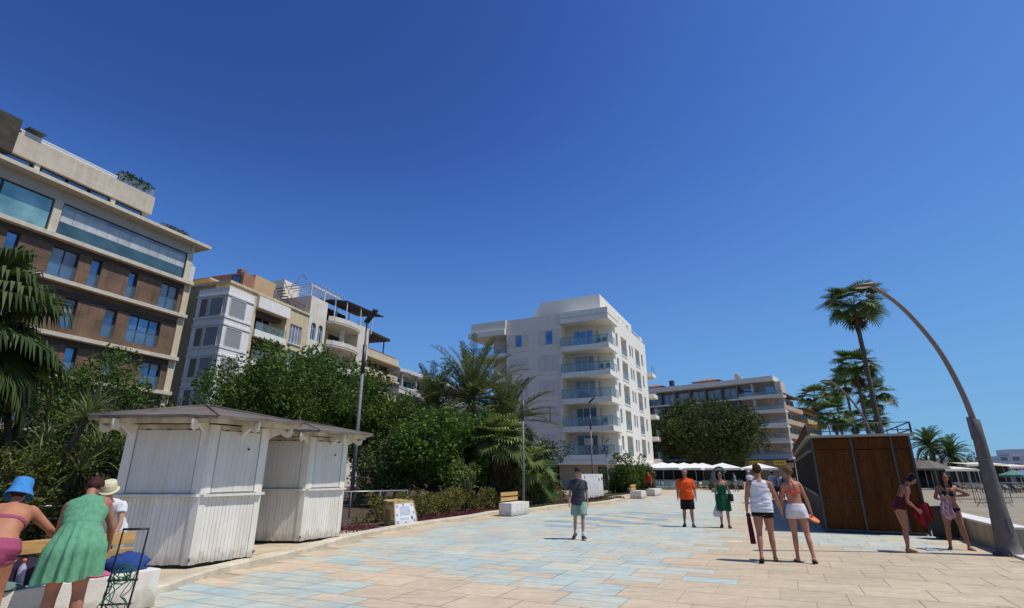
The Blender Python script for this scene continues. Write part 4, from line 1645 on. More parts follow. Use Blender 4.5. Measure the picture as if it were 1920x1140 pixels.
def cream_block():
    u = Vector((.294, .956, 0)).normalized()
    t = thing('apartment_building', 'cream apartment block with white corner bay and recessed balcony, beside brown hotel', 'building', (-27.6, 48.0, 0), math.atan2(u.y, u.x))
    cream = mat('cream_render', (.62, .50, .31), .85, .12, .7, .1, 12, streak=.14)
    ochre = mat('ochre_render', (.78, .56, .26), .85, .14, .7, .1, 12, streak=.14)
    white = mat('white_bay_panel', (.78, .75, .70), .6, .07, 1, streak=.1)
    shut = mat('grey_roller_shutter', (.30, .30, .295), .6, .1, 3)
    tan = mat('tan_roller_shutter', (.24, .18, .10), .6, .15, 3)
    H = 19.4
    floors = (15.55, 12.6, 9.65, 6.7, 3.75)
    holes = [(3.75, 8.2, z + .1, z + 2.42, 1.7) for z in floors] + [(9.0, 11.0, z - .05, z + 2.15) for z in floors]
    b = MB().facade(0, 11.9, 0, H, holes, 0, .22)
    fbox(b, IDF, 0, 11.9, 1.72, 13, 0, H - .01)
    b.add([(0, 0, 0), (0, 13, 0), (0, 13, H), (0, 0, H)], [(0, 1, 2, 3)], 1)
    b.add([(0, 0, H), (11.9, 0, H), (11.9, 13, H), (0, 13, H)], [(0, 1, 2, 3)], 0)
    b.done('wall', [cream, ochre], t)
    MB().box(-.12, 12.0, -.14, 13, H + .003, H + .25).done('parapet', cream, t)
    # corner bay: proud of both faces
    bay = MB()
    fbox(bay, IDF, -.32, 3.0, -.38, 3.4, 0, 15.0)
    fbox(bay, IDF, -.30, 2.98, -.36, 3.38, 15.0, 18.85)
    bay.done('bay', white, t)
    SF = lambda x, y, z: (-.32 + y, 3.4 - x, z)     # camera-facing flank of the bay, x from left to right
    for z in floors[:4]:
        MB().box(-.42, 3.06, -.46, 3.45, z + 2.45, z + 2.62).done('bay_ledge', white, t)
        MB().box(-.40, 3.04, -.44, 3.43, z + .22, z + .42).done('bay_sill', white, t)
        shutter_window(t, IDF, .05, 2.0, z + .44, z + 2.3, -.39, shut)
        shutter_window(t, SF, 1.75, 3.3, z + .44, z + 2.3, -.02, shut)
        shutter_window(t, SF, .55, 1.45, z + .44, z + 2.3, -.02, tan)
    for k, z in enumerate(floors):
        MB().box(3.7, 8.3, -.32, 0, z - .62, z + .10).done('balcony_front', white, t, bevel=.01)
        MB().box(3.76, 8.19, .0, 1.7, z - .03, z + .101).done('balcony_floor', white, t)
        railing_glass(t, IDF, 3.8, 8.2, z + .1, .85, -.25, 4)
        window(t, IDF, 4.3, 7.6, z + .12, z + 2.2, 1.66, 3, M_FRAMEW, G_DARK)
        window(t, IDF, 9.0, 11.0, z - .05, z + 2.15, .15, 4, M_FRAMEW, G_CURT, .07)
        MB().box(8.9, 11.1, -.12, -.002, z - .14, z - .055).done('sill', white, t)
        if k < 2:
            MB().box(3.9, 8.0, .5, 1.3, z + 1.9, z + 2.38).done('awning_box', mat('brown_awning', (.10, .06, .045), .8, .2, 3), t)
    MB().box(3.65, 8.35, -.35, .0, 17.98, 19.2).done('top_fascia', white, t, bevel=.01)
    # balcony plants
    leaves_on(t, [(5.0 + i * .5, -.1, 16.15, .34) for i in range(6)], 70, .13, 'planter_foliage', 'leaf_dry')
    # roof terraces, tiled slope and stair house
    tile = mat('terracotta_roof_tile', (.30, .13, .07), .85, .3, 4, .5, 20)
    s = MB().add([(3.0, .2, H + .26), (11.6, .2, H + .26), (11.6, 3.0, H + 1.35), (3.0, 3.0, H + 1.35), (3.0, 3.0, H + .26), (11.6, 3.0, H + .26)],
                 [(0, 1, 2, 3), (0, 3, 4), (1, 5, 2), (3, 2, 5, 4)])
    s.done('roof', tile, t)
    fbx = MB().box(1.6, 5.0, 4.5, 11, H + .25, H + 1.4)
    fbx.done('penthouse', ochre, t)
    MB().box(1.4, 5.2, 4.3, 11.2, H + 1.4, H + 1.58).done('penthouse_roof', cream, t)
    sh = MB().box(6.2, 9.4, 3.2, 8, H + .25, H + 3.5)
    sh.done('stair_house', mat('pale_orange_render', (.50, .34, .20), .85, .12, 1), t)
    MB().box(4.6, 6.2, 3.2, 8, H + .25, H + 3.2).done('stair_house', mat('dull_red_render', (.33, .16, .10), .85, .15, 1), t)
    window(t, lambda x, y, z: (4.59 + y - .1, 8 - x, z), 3.2, 4.4, H + 1.9, H + 2.9, .06, 1, M_FRAMED, G_BLUE)
    MB().box(4.9, 5.5, 4, 4.6, H + 3.2, H + 3.8).done('chimney', tile, t)
    fr = MB()
    for k in range(10):
        fr.beam((7 + k * .5, .5, H + .3), (7 + k * .5, .5, H + 1.25), .03)
    fr.beam((7, .5, H + 1.25), (11.6, .5, H + 1.25), .05)
    fr.done('roof_railing', mat('brown_rail', (.14, .08, .05), .7, .2, 4), t)
    b = MB()
    for k in range(9):
        b.beam((9.4 + k * .27, 2.0, H + 2.9 - k * .26), (9.4 + k * .27, 3.1, H + 2.9 - k * .26), .25, .05)
    b.beam((9.4, 2.0, H + 3.6), (11.7, 2.0, H + 1.4), .05)
    b.done('roof_stair', mat('grey_brown_stair', (.18, .14, .12), .8, .2, 4), t)
    antenna(t, 6.5, 5, H + 3.5, 1.6)
    # glazed roof room at the back, seen beside the hotel
    MB().box(-.3, .1, 5.0, 12.5, H + .25, H + 2.3).done('roof_screen', mat('pale_screen', (.55, .54, .55), .5, .12, 2), t)
    fr = MB()
    for k in range(9):
        fr.beam((-.35, 5.0 + k * .93, H + .2), (-.35, 5.0 + k * .93, H + 2.3), .09)
    fr.beam((-.35, 4.9, H + 2.35), (-.35, 12.6, H + 2.35), .12)
    fr.done('screen_frame', M_FRAMEW, t)
    return t


# ------------------------------------------------------------------ white building with two arched windows and curved terraces
def arched_block():
    u = Vector((.294, .956, 0)).normalized()
    t = thing('apartment_building', 'white block with two arched windows, curved balconies and a dark roof awning', 'building', Vector((-27.6, 48.0, 0)) + u * 11.95, math.atan2(u.y, u.x))
    white = mat('cream_white_render', (.72, .66, .55), .85, .1, .7, .1, 12, streak=.14)
    warm = mat('warm_terrace_wall', (.50, .43, .32), .85, .12, .8, .1, 12)
    b = MB()
    X1 = 3.2
    arch = [(.55, 1.45), (1.85, 2.75)]
    holes = [(a, c, z, z + 2.1) for a, c in arch for z in (16.75, 13.6, 10.4, 7.2)]
    b.facade(0, X1, 0, 22.0, holes, 0, .25)
    fbox(b, IDF, 0, X1, .3, 12, 0, 21.99)
    b.add([(0, 0, 0), (0, .3, 0), (0, .3, 22), (0, 0, 22)], [(3, 2, 1, 0)])
    b.add([(X1, 0, 0), (X1, .3, 0), (X1, .3, 22), (X1, 0, 22)], [(0, 1, 2, 3)])
    b.add([(0, 0, 22), (X1, 0, 22), (X1, .3, 22), (0, .3, 22)], [(0, 1, 2, 3)])
    fbox(b, IDF, X1, 12.6, 2.2, 12, 0, 20.2)
    b.done('wall', [white], t)
    for z in (16.75, 13.6, 10.4, 7.2):
        for a, c in arch:
            o = window(t, IDF, a, c, z, z + 2.1, .2, 2, M_FRAMEW, G_BLUE, .05, z + 1.35)
            # spandrels closing the square hole to a round arch
            sp = MB()
            r = (c - a) / 2
            for s in (-1, 1):
                pts = [(a + r + s * r, z + 2.1)]
                for k in range(7):
                    q = k / 6 * PI / 2
                    pts.append((a + r + s * r * math.cos(q), z + 2.1 - r + r * math.sin(q)))
                sp.add([(p[0], .003, p[1]) for p in pts], [(0, k, k + 1) for k in range(1, 7)])
            sp.done('arch_head', white, o)
    # curved terraces
    for zf, zt in ((19.5, 20.3), (16.5, 17.25), (13.3, 14.1), (10.1, 10.9), (6.9, 7.7)):
        pts = []
        for k in range(13):
            f = k / 12
            x = X1 + .01 + f * 6.5
            pts.append((x, -.35 - 1.15 * math.sin(f * PI * .85 + .15) ** .8 if 0 < f < 1 else -.3))
        b = MB()
        poly = pts + [(X1 + 6.51, 2.15), (X1 + .01, 2.15)]
        b.prism(poly, zf, zf + .22)
        for p, q in zip(pts, pts[1:]):
            b.beam((p[0], p[1], (zf + zt) / 2 + .11), (q[0], q[1], (zf + zt) / 2 + .11), .10, zt - zf - .2)
        b.done('terrace', white, t)
        MB().box(X1 + .05, X1 + 6.4, 2.02, 2.18, zf - 2.7, zf - .003).done('terrace_wall', warm, t)
        window(t, IDF, X1 + 3.4, X1 + 6.0, zf - 2.6, zf - .5, 1.98, 3, M_FRAMED, G_DARK)
        window(t, IDF, X1 + .6, X1 + 2.2, zf - 2.6, zf - .5, 1.98, 2, M_FRAMEW, G_CURT)
        MB().box(X1 + 3.0, X1 + 3.2, -.6, .0, zf - 2.4, zf).done('terrace_post', white, t)
    MB().box(9.75, 12.4, -.35, 2.4, 0, 20.95).done('corner_pier', white, t)
    # roof terrace: white beams on the arched part, dark awning farther on
    pg = MB()
    for x in (.3, 2.9, 5.2):
        pg.beam((x, .4, 22.0 if x < 3.3 else 20.2), (x, .4, 23.5), .12)
    pg.beam((.1, .4, 23.5), (6.2, .4, 23.5), .14, .18)
    for k in range(8):
        pg.beam((.4 + k * .8, -.3, 23.66), (.4 + k * .8, 4.5, 23.66), .08, .14)
    pg.done('pergola', M_FRAMEW, t)
    MB().box(.2, 3.0, 4.5, 10, 22.0, 24.6).done('penthouse', white, t)
    fr = MB()
    fr.beam((-2.5, 1.2, 22.0), (-.6, 1.2, 24.6), .07); fr.beam((-.6, 1.2, 24.6), (.2, 1.2, 24.2), .07); fr.beam((-2.4, 1.2, 22.6), (.4, 1.2, 24.3), .05)
    fr.done('crane_frame', M_GREY, t)
    aw = MB()
    aw.add([(6.0, -.9, 23.1), (15.0, -.9, 23.55), (15.0, 3.6, 24.1), (6.0, 3.6, 23.9), (6.0, -.9, 22.95), (15.0, -.9, 23.4), (15.0, 3.6, 23.95), (6.0, 3.6, 23.75)],
           [(0, 1, 2, 3), (7, 6, 5, 4), (0, 4, 5, 1), (1, 5, 6, 2), (2, 6, 7, 3), (3, 7, 4, 0)])
    aw.done('awning', mat('dark_brown_awning', (.035, .025, .022), .8, .2, 2), t)
    for x in (6.2, 9.4, 12.3):
        for y, z in ((-.7, 23.2), (3.2, 23.8)):
            MB().beam((x, y, 20.2), (x, y, z), .11).done('awning_post', M_FRAMEW, t)
    MB().box(4.2, 12.3, 3.7, 9, 20.2, 23.2).done('penthouse', M_INSIDE, t)
    railing_glass(t, IDF, 9.8, 12.3, 20.96, .6, -.2, 2)
    antenna(t, 2.6, 7, 24.6, 1.8)
    return t


def orange_block():
    u = Vector((.294, .956, 0)).normalized()
    t = thing('apartment_building', 'pale orange block with deep balconies and small dark pergola, behind the tallest lamp post', 'building', Vector((-27.6, 48.0, 0)) + u * 24.5, math.atan2(u.y, u.x))
    orange = mat('pale_orange_wall', (.52, .36, .22), .85, .12, .8, streak=.12)
    crm = mat('cream_balcony_front', (.60, .50, .36), .85, .1, .8, streak=.12)
    MB().box(0, 9, 1.6, 13, 0, 18.3).done('wall', orange, t)
    for z in (17.4, 14.85, 12.0, 9.1, 6.2, 3.3):
        MB().box(0, 8.9, -.2, 1.65, z, z + .85).done('balcony', crm, t, bevel=.02)
        MB().box(-.2, 9.1, -.4, 1.62, z - .22, z - .003).done('slab', crm, t)
        for a in (.5, 3.4, 6.3):
            window(t, IDF, a, a + 2.0, z - 2.1, z - .3, 1.5, 2, M_FRAMED, G_DARK)
    MB().box(.2, 8.6, .2, 1.6, 18.26, 18.6).done('roof_edge', mat('brown_red_roof', (.26, .13, .08), .85, .2, 2), t)
    for x in (.5, 5.3):
        for y in (.5, 3.2):
            MB().beam((x, y, 18.3), (x, y, 20.6), .14).done('pergola_post', M_DGREY, t)
    MB().box(-.4, 5.9, -.2, 4, 20.6, 20.95).done('pergola_roof', mat('dark_brown_awning', (.035, .025, .022)), t)
    return t


def far_white_block():
    u = Vector((.38, .925, 0)).normalized()
    p = Vector((-27.6, 48.0, 0)) + Vector((.294, .956, 0)) * 33.7
    t = thing('apartment_building', 'long low white block with flat roof slab and grey balcony posts, behind the date palms', 'building', p, math.atan2(u.y, u.x))
    white = mat('white_terrace_concrete', (.60, .59, .58), .85, .1, .8, streak=.14)
    MB().box(.0, 30, 2.2, 14, 0, 16.9).done('wall', mat('grey_white_wall', (.40, .39, .39), .85, .15, .6, streak=.1), t)
    for z in (16.6, 13.3, 10.2, 7.1, 4.0):
        MB().box(-.3, 30.2, -.6, 2.3, z, z + (.55 if z > 16 else 1.05)).done('balcony', white, t, bevel=.02)
    for k in range(8):
        MB().box(.6 + k * 4, .95 + k * 4, -.4, .0, 3, 16.6).done('column', mat('grey_column', (.33, .33, .34), .8, .1, 2), t)
        for z in (13.3, 10.2, 7.1):
            window(t, IDF, 1.3 + k * 4 - .2, 4.2 + k * 4 - .2 if k < 7 else 29.5, z + .3, z + 2.7, 2.15, 2, M_FRAMED, G_DARK)
    for k in range(5):
        MB().box(2 + k * 5, 3.2 + k * 5, 3, 4.5, 16.9, 17.9 + (k % 2) * .5).done('roof_unit', white, t)
    antenna(t, 12, 6, 16.9, 2.6)
    return t
cream_block()
arched_block()
orange_block()
far_white_block()


# ------------------------------------------------------------------ the white apartment block in the middle
def white_block():
    t = thing('apartment_building', 'white six storey apartment block with glass corner balconies, alone beside the promenade', 'building', (10.6, 57.0, 0), RZ_FRONT)
    wall = mat('off_white_render', (.80, .715, .595), .85, .05, .6, .08, 14, streak=.035)
    white = mat('white_render', (.80, .76, .68), .85, .05, .6, .06, 14, streak=.03)
    warm = mat('cream_balcony_wall', (.74, .66, .55), .85, .08, .8)
    shut = mat('white_folding_shutter', (.68, .615, .54), .6, .06, 2)
    FL = [15.55, 12.5, 9.55, 6.5, 3.5]
    TOP, LEN, WID = 19.7, 23.3, 17.4
    # ---------- front wall panel (between the balcony zones)
    X0, X1 = -12.55, -5.4
    ws = []
    for k, z in enumerate(FL):
        ws.append((-11.4, -10.5, z + .62, z + 2.12))
        ws.append((-7.45, -6.5, z + .5, z + 2.25))
    b = MB().facade(X0, X1, 2.9, TOP, ws, 0, .22)
    b.add([(X1, 0, 2.9), (X1, 2.0, 2.9), (X1, 2.0, TOP), (X1, 0, TOP)], [(0, 1, 2, 3)])
    b.add([(X0, 0, 2.9), (X0, 2.0, 2.9), (X0, 2.0, TOP), (X0, 0, TOP)], [(3, 2, 1, 0)])
    b.add([(X0, 0, TOP), (X1, 0, TOP), (X1, .6, TOP), (X0, .6, TOP)], [(0, 1, 2, 3)])
    b.done('front_wall', wall, t)
    # core
    c = MB()
    c.box(-WID + 2.0, -1.85, 2.0, LEN - 1.5, 2.9, TOP - .35)
    c.done('core_wall', warm, t)
    for k, z in enumerate(FL):
        opened = k == 0
        for a, e, lo, hi in ((-11.4, -10.5, z + .62, z + 2.12), (-7.45, -6.5, z + .5, z + 2.25)):
            if opened:
                w = window(t, IDF, a, e, lo, hi, .17, 1, M_FRAMEW, G_BLUE, .06, lo + .8 if a < -9 else None)
            else:
                w = window(t, IDF, a, e, lo, hi, .17, 1, M_FRAMEW, G_DARK, .05)
            # folding shutters: flat beside an open window, closed over the others
            m = (a + e) / 2
            half = (e - a) / 2 + .02
            gap = .10 if (k == 3 and a > -9) else .0
            spans = ((a - .82, a - .03), (e + .03, e + .82)) if opened else ((a - .75, a - .02), (a, m - gap / 2 - .004), (m + gap / 2 + .004, e), (e + .02, e + .75))
            s = MB()
            for p, q in spans:
                s.box(p, q, -.055, -.012, lo - .05, hi + .05)
                n = 9
                hh = (hi - lo - .1) / n
                for r in range(n):
                    s.add([(p + .05, -.058, lo + .05 + r * hh + .02), (q - .05, -.058, lo + .05 + r * hh + .02), (q - .05, -.072, lo + .05 + (r + 1) * hh - .02), (p + .05, -.072, lo + .05 + (r + 1) * hh - .02)], [(0, 1, 2, 3)])
            s.done('shutters', shut, w)
    # faint floor joints
    jt = MB()
    for z in FL:
        jt.box(X0 + .01, X1 - .01, -.004, .002, z - .03, z + .0)
    jt.done('floor_joints', mat('joint_grey', (.40, .37, .34), .9, .1, 3), t)
    # ---------- corner balconies (front right, wrapping round to the long side) and left balconies
    for k, z in enumerate(FL):
        sl = MB()
        sl.box(-5.39, .35, -.35, 3.6, z - .58, z)
        sl.done('balcony_slab', white, t, bevel=.012)
        railing_glass(t, IDF, -5.36, .28, z, .98, -.28, 5)
        railing_glass(t, lambda s, y, zz: (-y, s, zz), -.28, 2.6, z, .98, -.28, 3)
        # door and window on the recessed wall
        window(t, IDF, -4.5, -2.1, z + .03, z + 2.2, 1.95, 3, M_FRAMEW, G_BLUE if k == 0 else (G_CURT if k in (1, 2) else G_DARK), .06)
        if k == 0:
            pass
        SFc = lambda s, y, zz: (-1.85 - y, s, zz)
        window(t, SFc, 2.15, 3.3, z + .03, z + 2.2, -.05, 1, M_FRAMEW, G_DARK)
        ll = MB()
        ll.box(-WID - .05, -12.56, -.35 if k else -.35, 3.0, z - .58 if k else z - .5, z)
        ll.done('balcony_slab', white, t, bevel=.012)
        railing_glass(t, IDF, -WID, -12.6, z, .95, -.28, 4)
        window(t, IDF, -13.6, -12.75, z + .03, z + 2.2, 1.95, 1, M_FRAMED, G_DARK)
        # things on the balconies: chairs, a table, plants, an air conditioner, a wall lamp
        fx = MB()
        for cx in ((-1.2, -.5), (-1.0, -.2), (-3.4,), (-3.8, -2.4, -.9), (-3.3, -1.0))[k]:
            fx.box(cx - .25, cx + .25, .5, 1.0, z + .40, z + .46)
            fx.box(cx - .25, cx + .25, .98, 1.03, z + .46, z + .95)
            for ax in (-.22, .22):
                for ay in (.53, .97):
                    fx.box(cx + ax - .02, cx + ax + .02, ay - .02, ay + .02, z, z + .40)
        fx.done('balcony_chairs', M_DGREY, t)
    MB().box(-3.55, -2.65, 1.5, 1.94, 4.6, 5.3).done('air_conditioner', M_WHITE, t)
    leaves_on(t, [(-3.0 + i * .45, .3, 6.85, .33) for i in range(5)] + [(-2.6 + i * .5, .3, 3.9, .3) for i in range(4)], 60, .12, 'balcony_foliage', 'leaf_dark')
    # ---------- top of the balcony zones: boxed parapets
    MB().box(-5.39, .42, -.40, 4.0, 18.33, 19.66).done('parapet', white, t, bevel=.015)
    MB().box(-5.36, .45, -.43, 4.03, 18.9, 18.95).done('parapet_groove', mat('joint_grey', ()), t)
    MB().box(-WID - .35, -12.56, -.55, 4.0, 17.85, 18.5).done('parapet', white, t, bevel=.015)
    MB().box(-WID - .05, -12.56, -.30, 4.0, 18.5, 19.72).done('parapet', wall, t, bevel=.015)
    # ---------- long side toward the promenade
    SF = lambda s, y, zz: (-y, s, zz)
    holes = []
    cols = []
    for k, z in enumerate(FL):
        cols += [('n', 4.15, 5.05, z + .55, z + 2.2), ('r', 6.6, 9.3, z + .02, z + 2.32), ('n', 10.7, 11.45, z + .6, z + 2.1), ('n', 11.95, 12.7, z + .6, z + 2.1),
                 ('r', 14.0, 16.4, z + .02, z + 2.32), ('n', 17.6, 18.5, z + .55, z + 2.2)]
    for kind, a, e, lo, hi in cols:
        holes.append((a, e, lo, hi, 1.3 if kind == 'r' else .2))
    b = MB().facade(2.62, LEN - 2.6, 2.9, TOP, holes, 0, .2, fn=SF)
    b.add([(0, LEN - 2.6, 2.9), (-6, LEN - 2.6, 2.9), (-6, LEN - 2.6, TOP), (0, LEN - 2.6, TOP)], [(0, 1, 2, 3)])
    b.add([(0, 2.62, 2.9), (-2, 2.62, 2.9), (-2, 2.62, 18.33), (0, 2.62, 18.33)], [(0, 1, 2, 3)])
    b.add([(0, 2.62, TOP), (0, LEN - 2.6, TOP), (-1.9, LEN - 2.6, TOP), (-1.9, 2.62, TOP)], [(0, 1, 2, 3)])
    b.done('side_wall', white, t)
    for i, (kind, a, e, lo, hi) in enumerate(cols):
        if kind == 'n':
            window(t, SF, a, e, lo, hi, .16, 1, M_FRAMEW, G_DARK if (i * 7) % 3 else G_CURT, .06)
        else:
            window(t, SF, a + .03, e - .03, lo + .02, hi - .02, 1.26, 2, M_FRAMEW, G_DARK, .06)
            railing_glass(t, SF, a + .02, e - .02, lo, .95, .06, 2)
            MB().box(-.10, .06, a - .06, e + .06, lo - .16, lo - .004).done('sill', white, t)
    for z in FL:
        MB().box(-2.4, .75, LEN - 2.59, LEN, z - .55, z).done('balcony_slab', white, t, bevel=.012)
        railing_glass(t, SF, LEN - 2.5, LEN - .05, z, .95, -.68, 2)
    # sheds of parapet railing on the roof edge
    rl = MB()
    for k in range(9):
        rl.box(-.08, -.02, 4.3 + k * 2, 4.36 + k * 2, TOP, TOP + .55)
    rl.box(-.08, -.02, 4.3, 20.4, TOP + .5, TOP + .56)
    rl.done('roof_railing', M_FRAMEW, t)
    for y in (4.2, 11.0, 17.5):
        MB().box(-.9, .02, y, y + 1.4, TOP + .003, TOP + .62).done('parapet_block', white, t)
    MB().box(-9.1, -1.2, 2.4, 18, TOP - .3, 22.25).done('penthouse', white, t, bevel=.02)
    MB().box(-10.9, -9.4, 5.0, 7.0, TOP - .3, 22.35).done('roof_tower', white, t)
    # ---------- base slab and recessed ground floor
    MB().box(-WID, .5, -.45, LEN + .3, 2.50, 3.5 - .585).done('base_slab', white, t, bevel=.015)
    g = MB()
    g.box(-6.5, -2.6, 1.2, LEN - 1, 0, 2.5)
    g.done('ground_wall', mat('cream_ground_wall', (.56, .46, .34), .85, .12, .8, streak=.12), t)
    MB().box(-WID, -6.5, 2.4, LEN - 1, 0, 2.5).done('ground_wall', M_INSIDE, t)
    for a in (-16.5, -13.2, -9.9):
        window(t, IDF, a, a + 3.0, .9, 2.45, 2.2, 2, M_FRAMED, G_DARK)
    for y in (.4, 6.5, 12.5, 18.5):
        MB().box(-.75, -.2, y, y + .5, 0, 2.5).done('column', white, t, bevel=.01)
    window(t, lambda s, y, zz: (-2.6 - y, s, zz), 3.0, 9.0, .1, 2.3, -.04, 4, M_FRAMED, G_DARK)
    window(t, lambda s, y, zz: (-2.6 - y, s, zz), 11.0, 19.0, .1, 2.3, -.04, 5, M_FRAMED, G_DARK)
    aw = MB().add([(-14.5, -2.6, 1.55), (-6.9, -2.6, 1.55), (-6.9, 2.2, 2.15), (-14.5, 2.2, 2.15), (-14.5, -2.6, 1.25), (-6.9, -2.6, 1.25)], [(0, 1, 2, 3), (4, 5, 1, 0)])
    aw.done('awning', mat('ochre_canvas', (.50, .28, .08), .8, .15, 2), t)
    MB().box(-14.4, -7.0, -2.3, -2.1, 0, 1.1).done('terrace_screen', mat('grey_screen', (.19, .19, .20), .8, .15, 2), t)
    return t


white_block()


# ------------------------------------------------------------------ hotel behind the big round tree
def grey_hotel():
    t = thing('hotel_building', 'grey and white hotel with stacked corner balconies behind the big round tree', 'building', (54.0, 105.0, 0), math.atan2(-.65, .76))
    conc = mat('pale_fascia_concrete', (.70, .665, .60), .85, .1, .4, streak=.12)
    wall = mat('grey_hotel_wall', (.40, .39, .39), .85, .12, .4, streak=.1)
    pink = mat('pinkish_balcony_front', (.58, .50, .43), .85, .14, .6, streak=.12)
    FL = [16.5, 13.5, 10.55, 7.6, 4.55]
    MB().box(-40, -7, 1.9, 16, 0, 19.5).done('wall', wall, t)
    MB().box(-6.99, -.2, 1.9, 3.2, 0, 19.5).done('wall', wall, t)
    MB().box(-40, -1.0, -.7, 3.6, 19.5, 20.5).done('roof_fascia', conc, t, bevel=.03)
    MB().box(-1.0, .1, -.1, 3.4, 16.5, 19.3).done('corner_block', pink, t)
    for k, z in enumerate(FL):
        MB().box(-8.2, .35, -.55, 1.9, z - .32, z).done('balcony_slab', conc, t)
        MB().box(-8.2, .30, -.5, -.42, z + .0, z + .55 if k > 1 else z + .3).done('balcony_front', pink if k > 2 else conc, t)
        railing_glass(t, IDF, -8.1, .25, z + .3, .7, -.46, 6)
        for a in (-7.7, -3.3):
            window(t, IDF, a, a + 1.7, z + .02, z + 2.1, 1.85, 2, M_FRAMEW, G_BLUE if k < 2 else G_CURT)
        MB().box(-5.5, -5.2, -.3, 1.9, z, z + 2.65).done('balcony_wall', pink, t)
        MB().box(-40, -8.25, -.25, 1.9, z - .25, z - .003).done('floor_band', conc if k < 1 else wall, t)
        for j in range(9):
            a = -11.75 - j * 3.45
            window(t, IDF, a, a + 3.15, z + .05, z + 2.45, 1.4 if k else 1.0, 2, M_FRAMED, G_CURT if k == 0 or (j + k) % 3 == 0 else (G_TEAL if j > 5 else G_DARK), .08)
            MB().box(a + 3.16, a + 3.4, -.2, 1.9, z, z + 2.7).done('party_wall', mat('party_wall_grey', (.16, .16, .17), .8, .1, 1), t)
    # chairs on the corner balconies
    # ground floor: dark arcade with two yellow shop signs
    MB().box(-40, .2, -3.2, 1.9, 4.0, 4.27).done('canopy', mat('dark_canopy', (.10, .10, .10), .8, .2, 1), t)
    MB().box(-40, 0, 1.6, 1.89, 0, 4.0).done('arcade', M_INSIDE, t)
    for a, w in ((-5.77, 2.75), (-1.26, 2.15)):
        o = MB().box(a - 1.2, a - 1.2 + w, -3.35, -3.22, 3.08, 3.92).done('shop_sign', mat('yellow_sign_panel', (.62, .42, .03), .5, .12, 2), t)
        bb_ = MB()
        for i in range(int(w * 2.2)):
            x = a - .9 + i * .43
            bb_.box(x, x + .26, -3.365, -3.352, 3.35, 3.65)
        bb_.done('sign_lettering', mat('brown_sign_ink', (.16, .10, .02), .6, .1, 3), o)
    # roof: low pinkish tiled pavilions, chimney, dish, aerial
    tile = mat('pink_roof_tile', (.30, .19, .18), .85, .2, 1)
    for x in (-30, -16.5):
        b = MB()
        b.box(x - 2.4, x + 2.4, 4, 9, 19.5, 21.6)
        b.add([(x - 3.4, 3.6, 21.6), (x + 3.4, 3.6, 21.6), (x + 3.4, 10.4, 21.6), (x - 3.4, 10.4, 21.6), (x, 7, 22.7)], [(0, 1, 4), (1, 2, 4), (2, 3, 4), (3, 0, 4)])
        b.done('roof_pavilion', tile, t)
    MB().box(-40, -1.2, .6, 1.0, 20.5, 20.7).done('roof_ridge', tile, t)
    MB().box(-24.2, -23.3, 2, 3, 20.5, 22.3).done('chimney', M_DGREY, t)
    b = MB().box(-9.3, -7.9, 2, 3.2, 20.5, 21.3)
    b.ball((-8.8, 2.2, 21.7), (.55, .2, .55), 12)
    b.done('satellite_dish', mat('cream_dish', (.55, .48, .34), .7, .1, 2), t)
    antenna(t, -34, 6, 20.5, 5)
    return t


grey_hotel()


def side_block(loc, rz, w, d, h, label, wallc, roofc, nf):
    t = thing('apartment_building', label, 'building', loc, rz)
    wm = mat('wall_' + label[:12].replace(' ', '_'), wallc, .85, .15, .5, streak=.12)
    MB().box(0, w, 1.4, d, 0, h).done('wall', wm, t)
    fh = h / nf
    for k in range(nf):
        z = h - (k + 1) * fh
        MB().box(-.1, w + .1, -.2, 1.5, z - .2, z + .75).done('balcony', wm, t)
        n = int(w / 3)
        for j in range(n):
            window(t, IDF, j * 3 + .5, j * 3 + 2.4, z + .1, z + fh * .8, 1.3, 2, M_FRAMED, G_DARK, .08)
    b = MB()
    b.add([(-.8, -.8, h), (w + .8, -.8, h), (w + .8, d, h + 1.5), (-.8, d, h + 1.5), (-.8, -.8, h - .2), (w + .8, -.8, h - .2)], [(0, 1, 2, 3), (4, 5, 1, 0)])
    b.done('roof', mat('roof_' + label[:12].replace(' ', '_'), roofc, .85, .25, 1), t)
    return t


side_block((54.7, 106.4, 0), math.atan2(.76, .65), 15, 9, 17.0, 'narrow pinkish block with tiled roof glimpsed behind the corner of the grey hotel', (.46, .36, .28), (.24, .14, .10), 6)
side_block((66.0, 119.0, 0), math.atan2(.76, .65), 20, 12, 15.5, 'yellow ochre block at the end of the row beyond the grey hotel', (.50, .36, .14), (.36, .20, .10), 5)

# ------------------------------------------------------------------ far shore: white houses, a hill, beach bars
M_HAZE = mat('hazy_green_hill', (.10, .13, .12), .95, .25, .01)
hv, hf = [], []
n = 60
for i in range(n):
    x = -150 + i * 26
    h = (10 + 9 * noise.noise(Vector((i * .17, 3.1, 0))) + 6 * noise.noise(Vector((i * .5, 1.1, 0)))) * (1 if i > 14 else .6)
    hv += [(x, 640, -.1), (x, 660, max(1, h)), (x, 760, -.1)]
for i in range(n - 1):
    a = i * 3
    hf += [(a, a + 3, a + 4, a + 1), (a + 1, a + 4, a + 5, a + 2)]
struct(MB().add(hv, hf, 0, True).done('hill', M_HAZE))


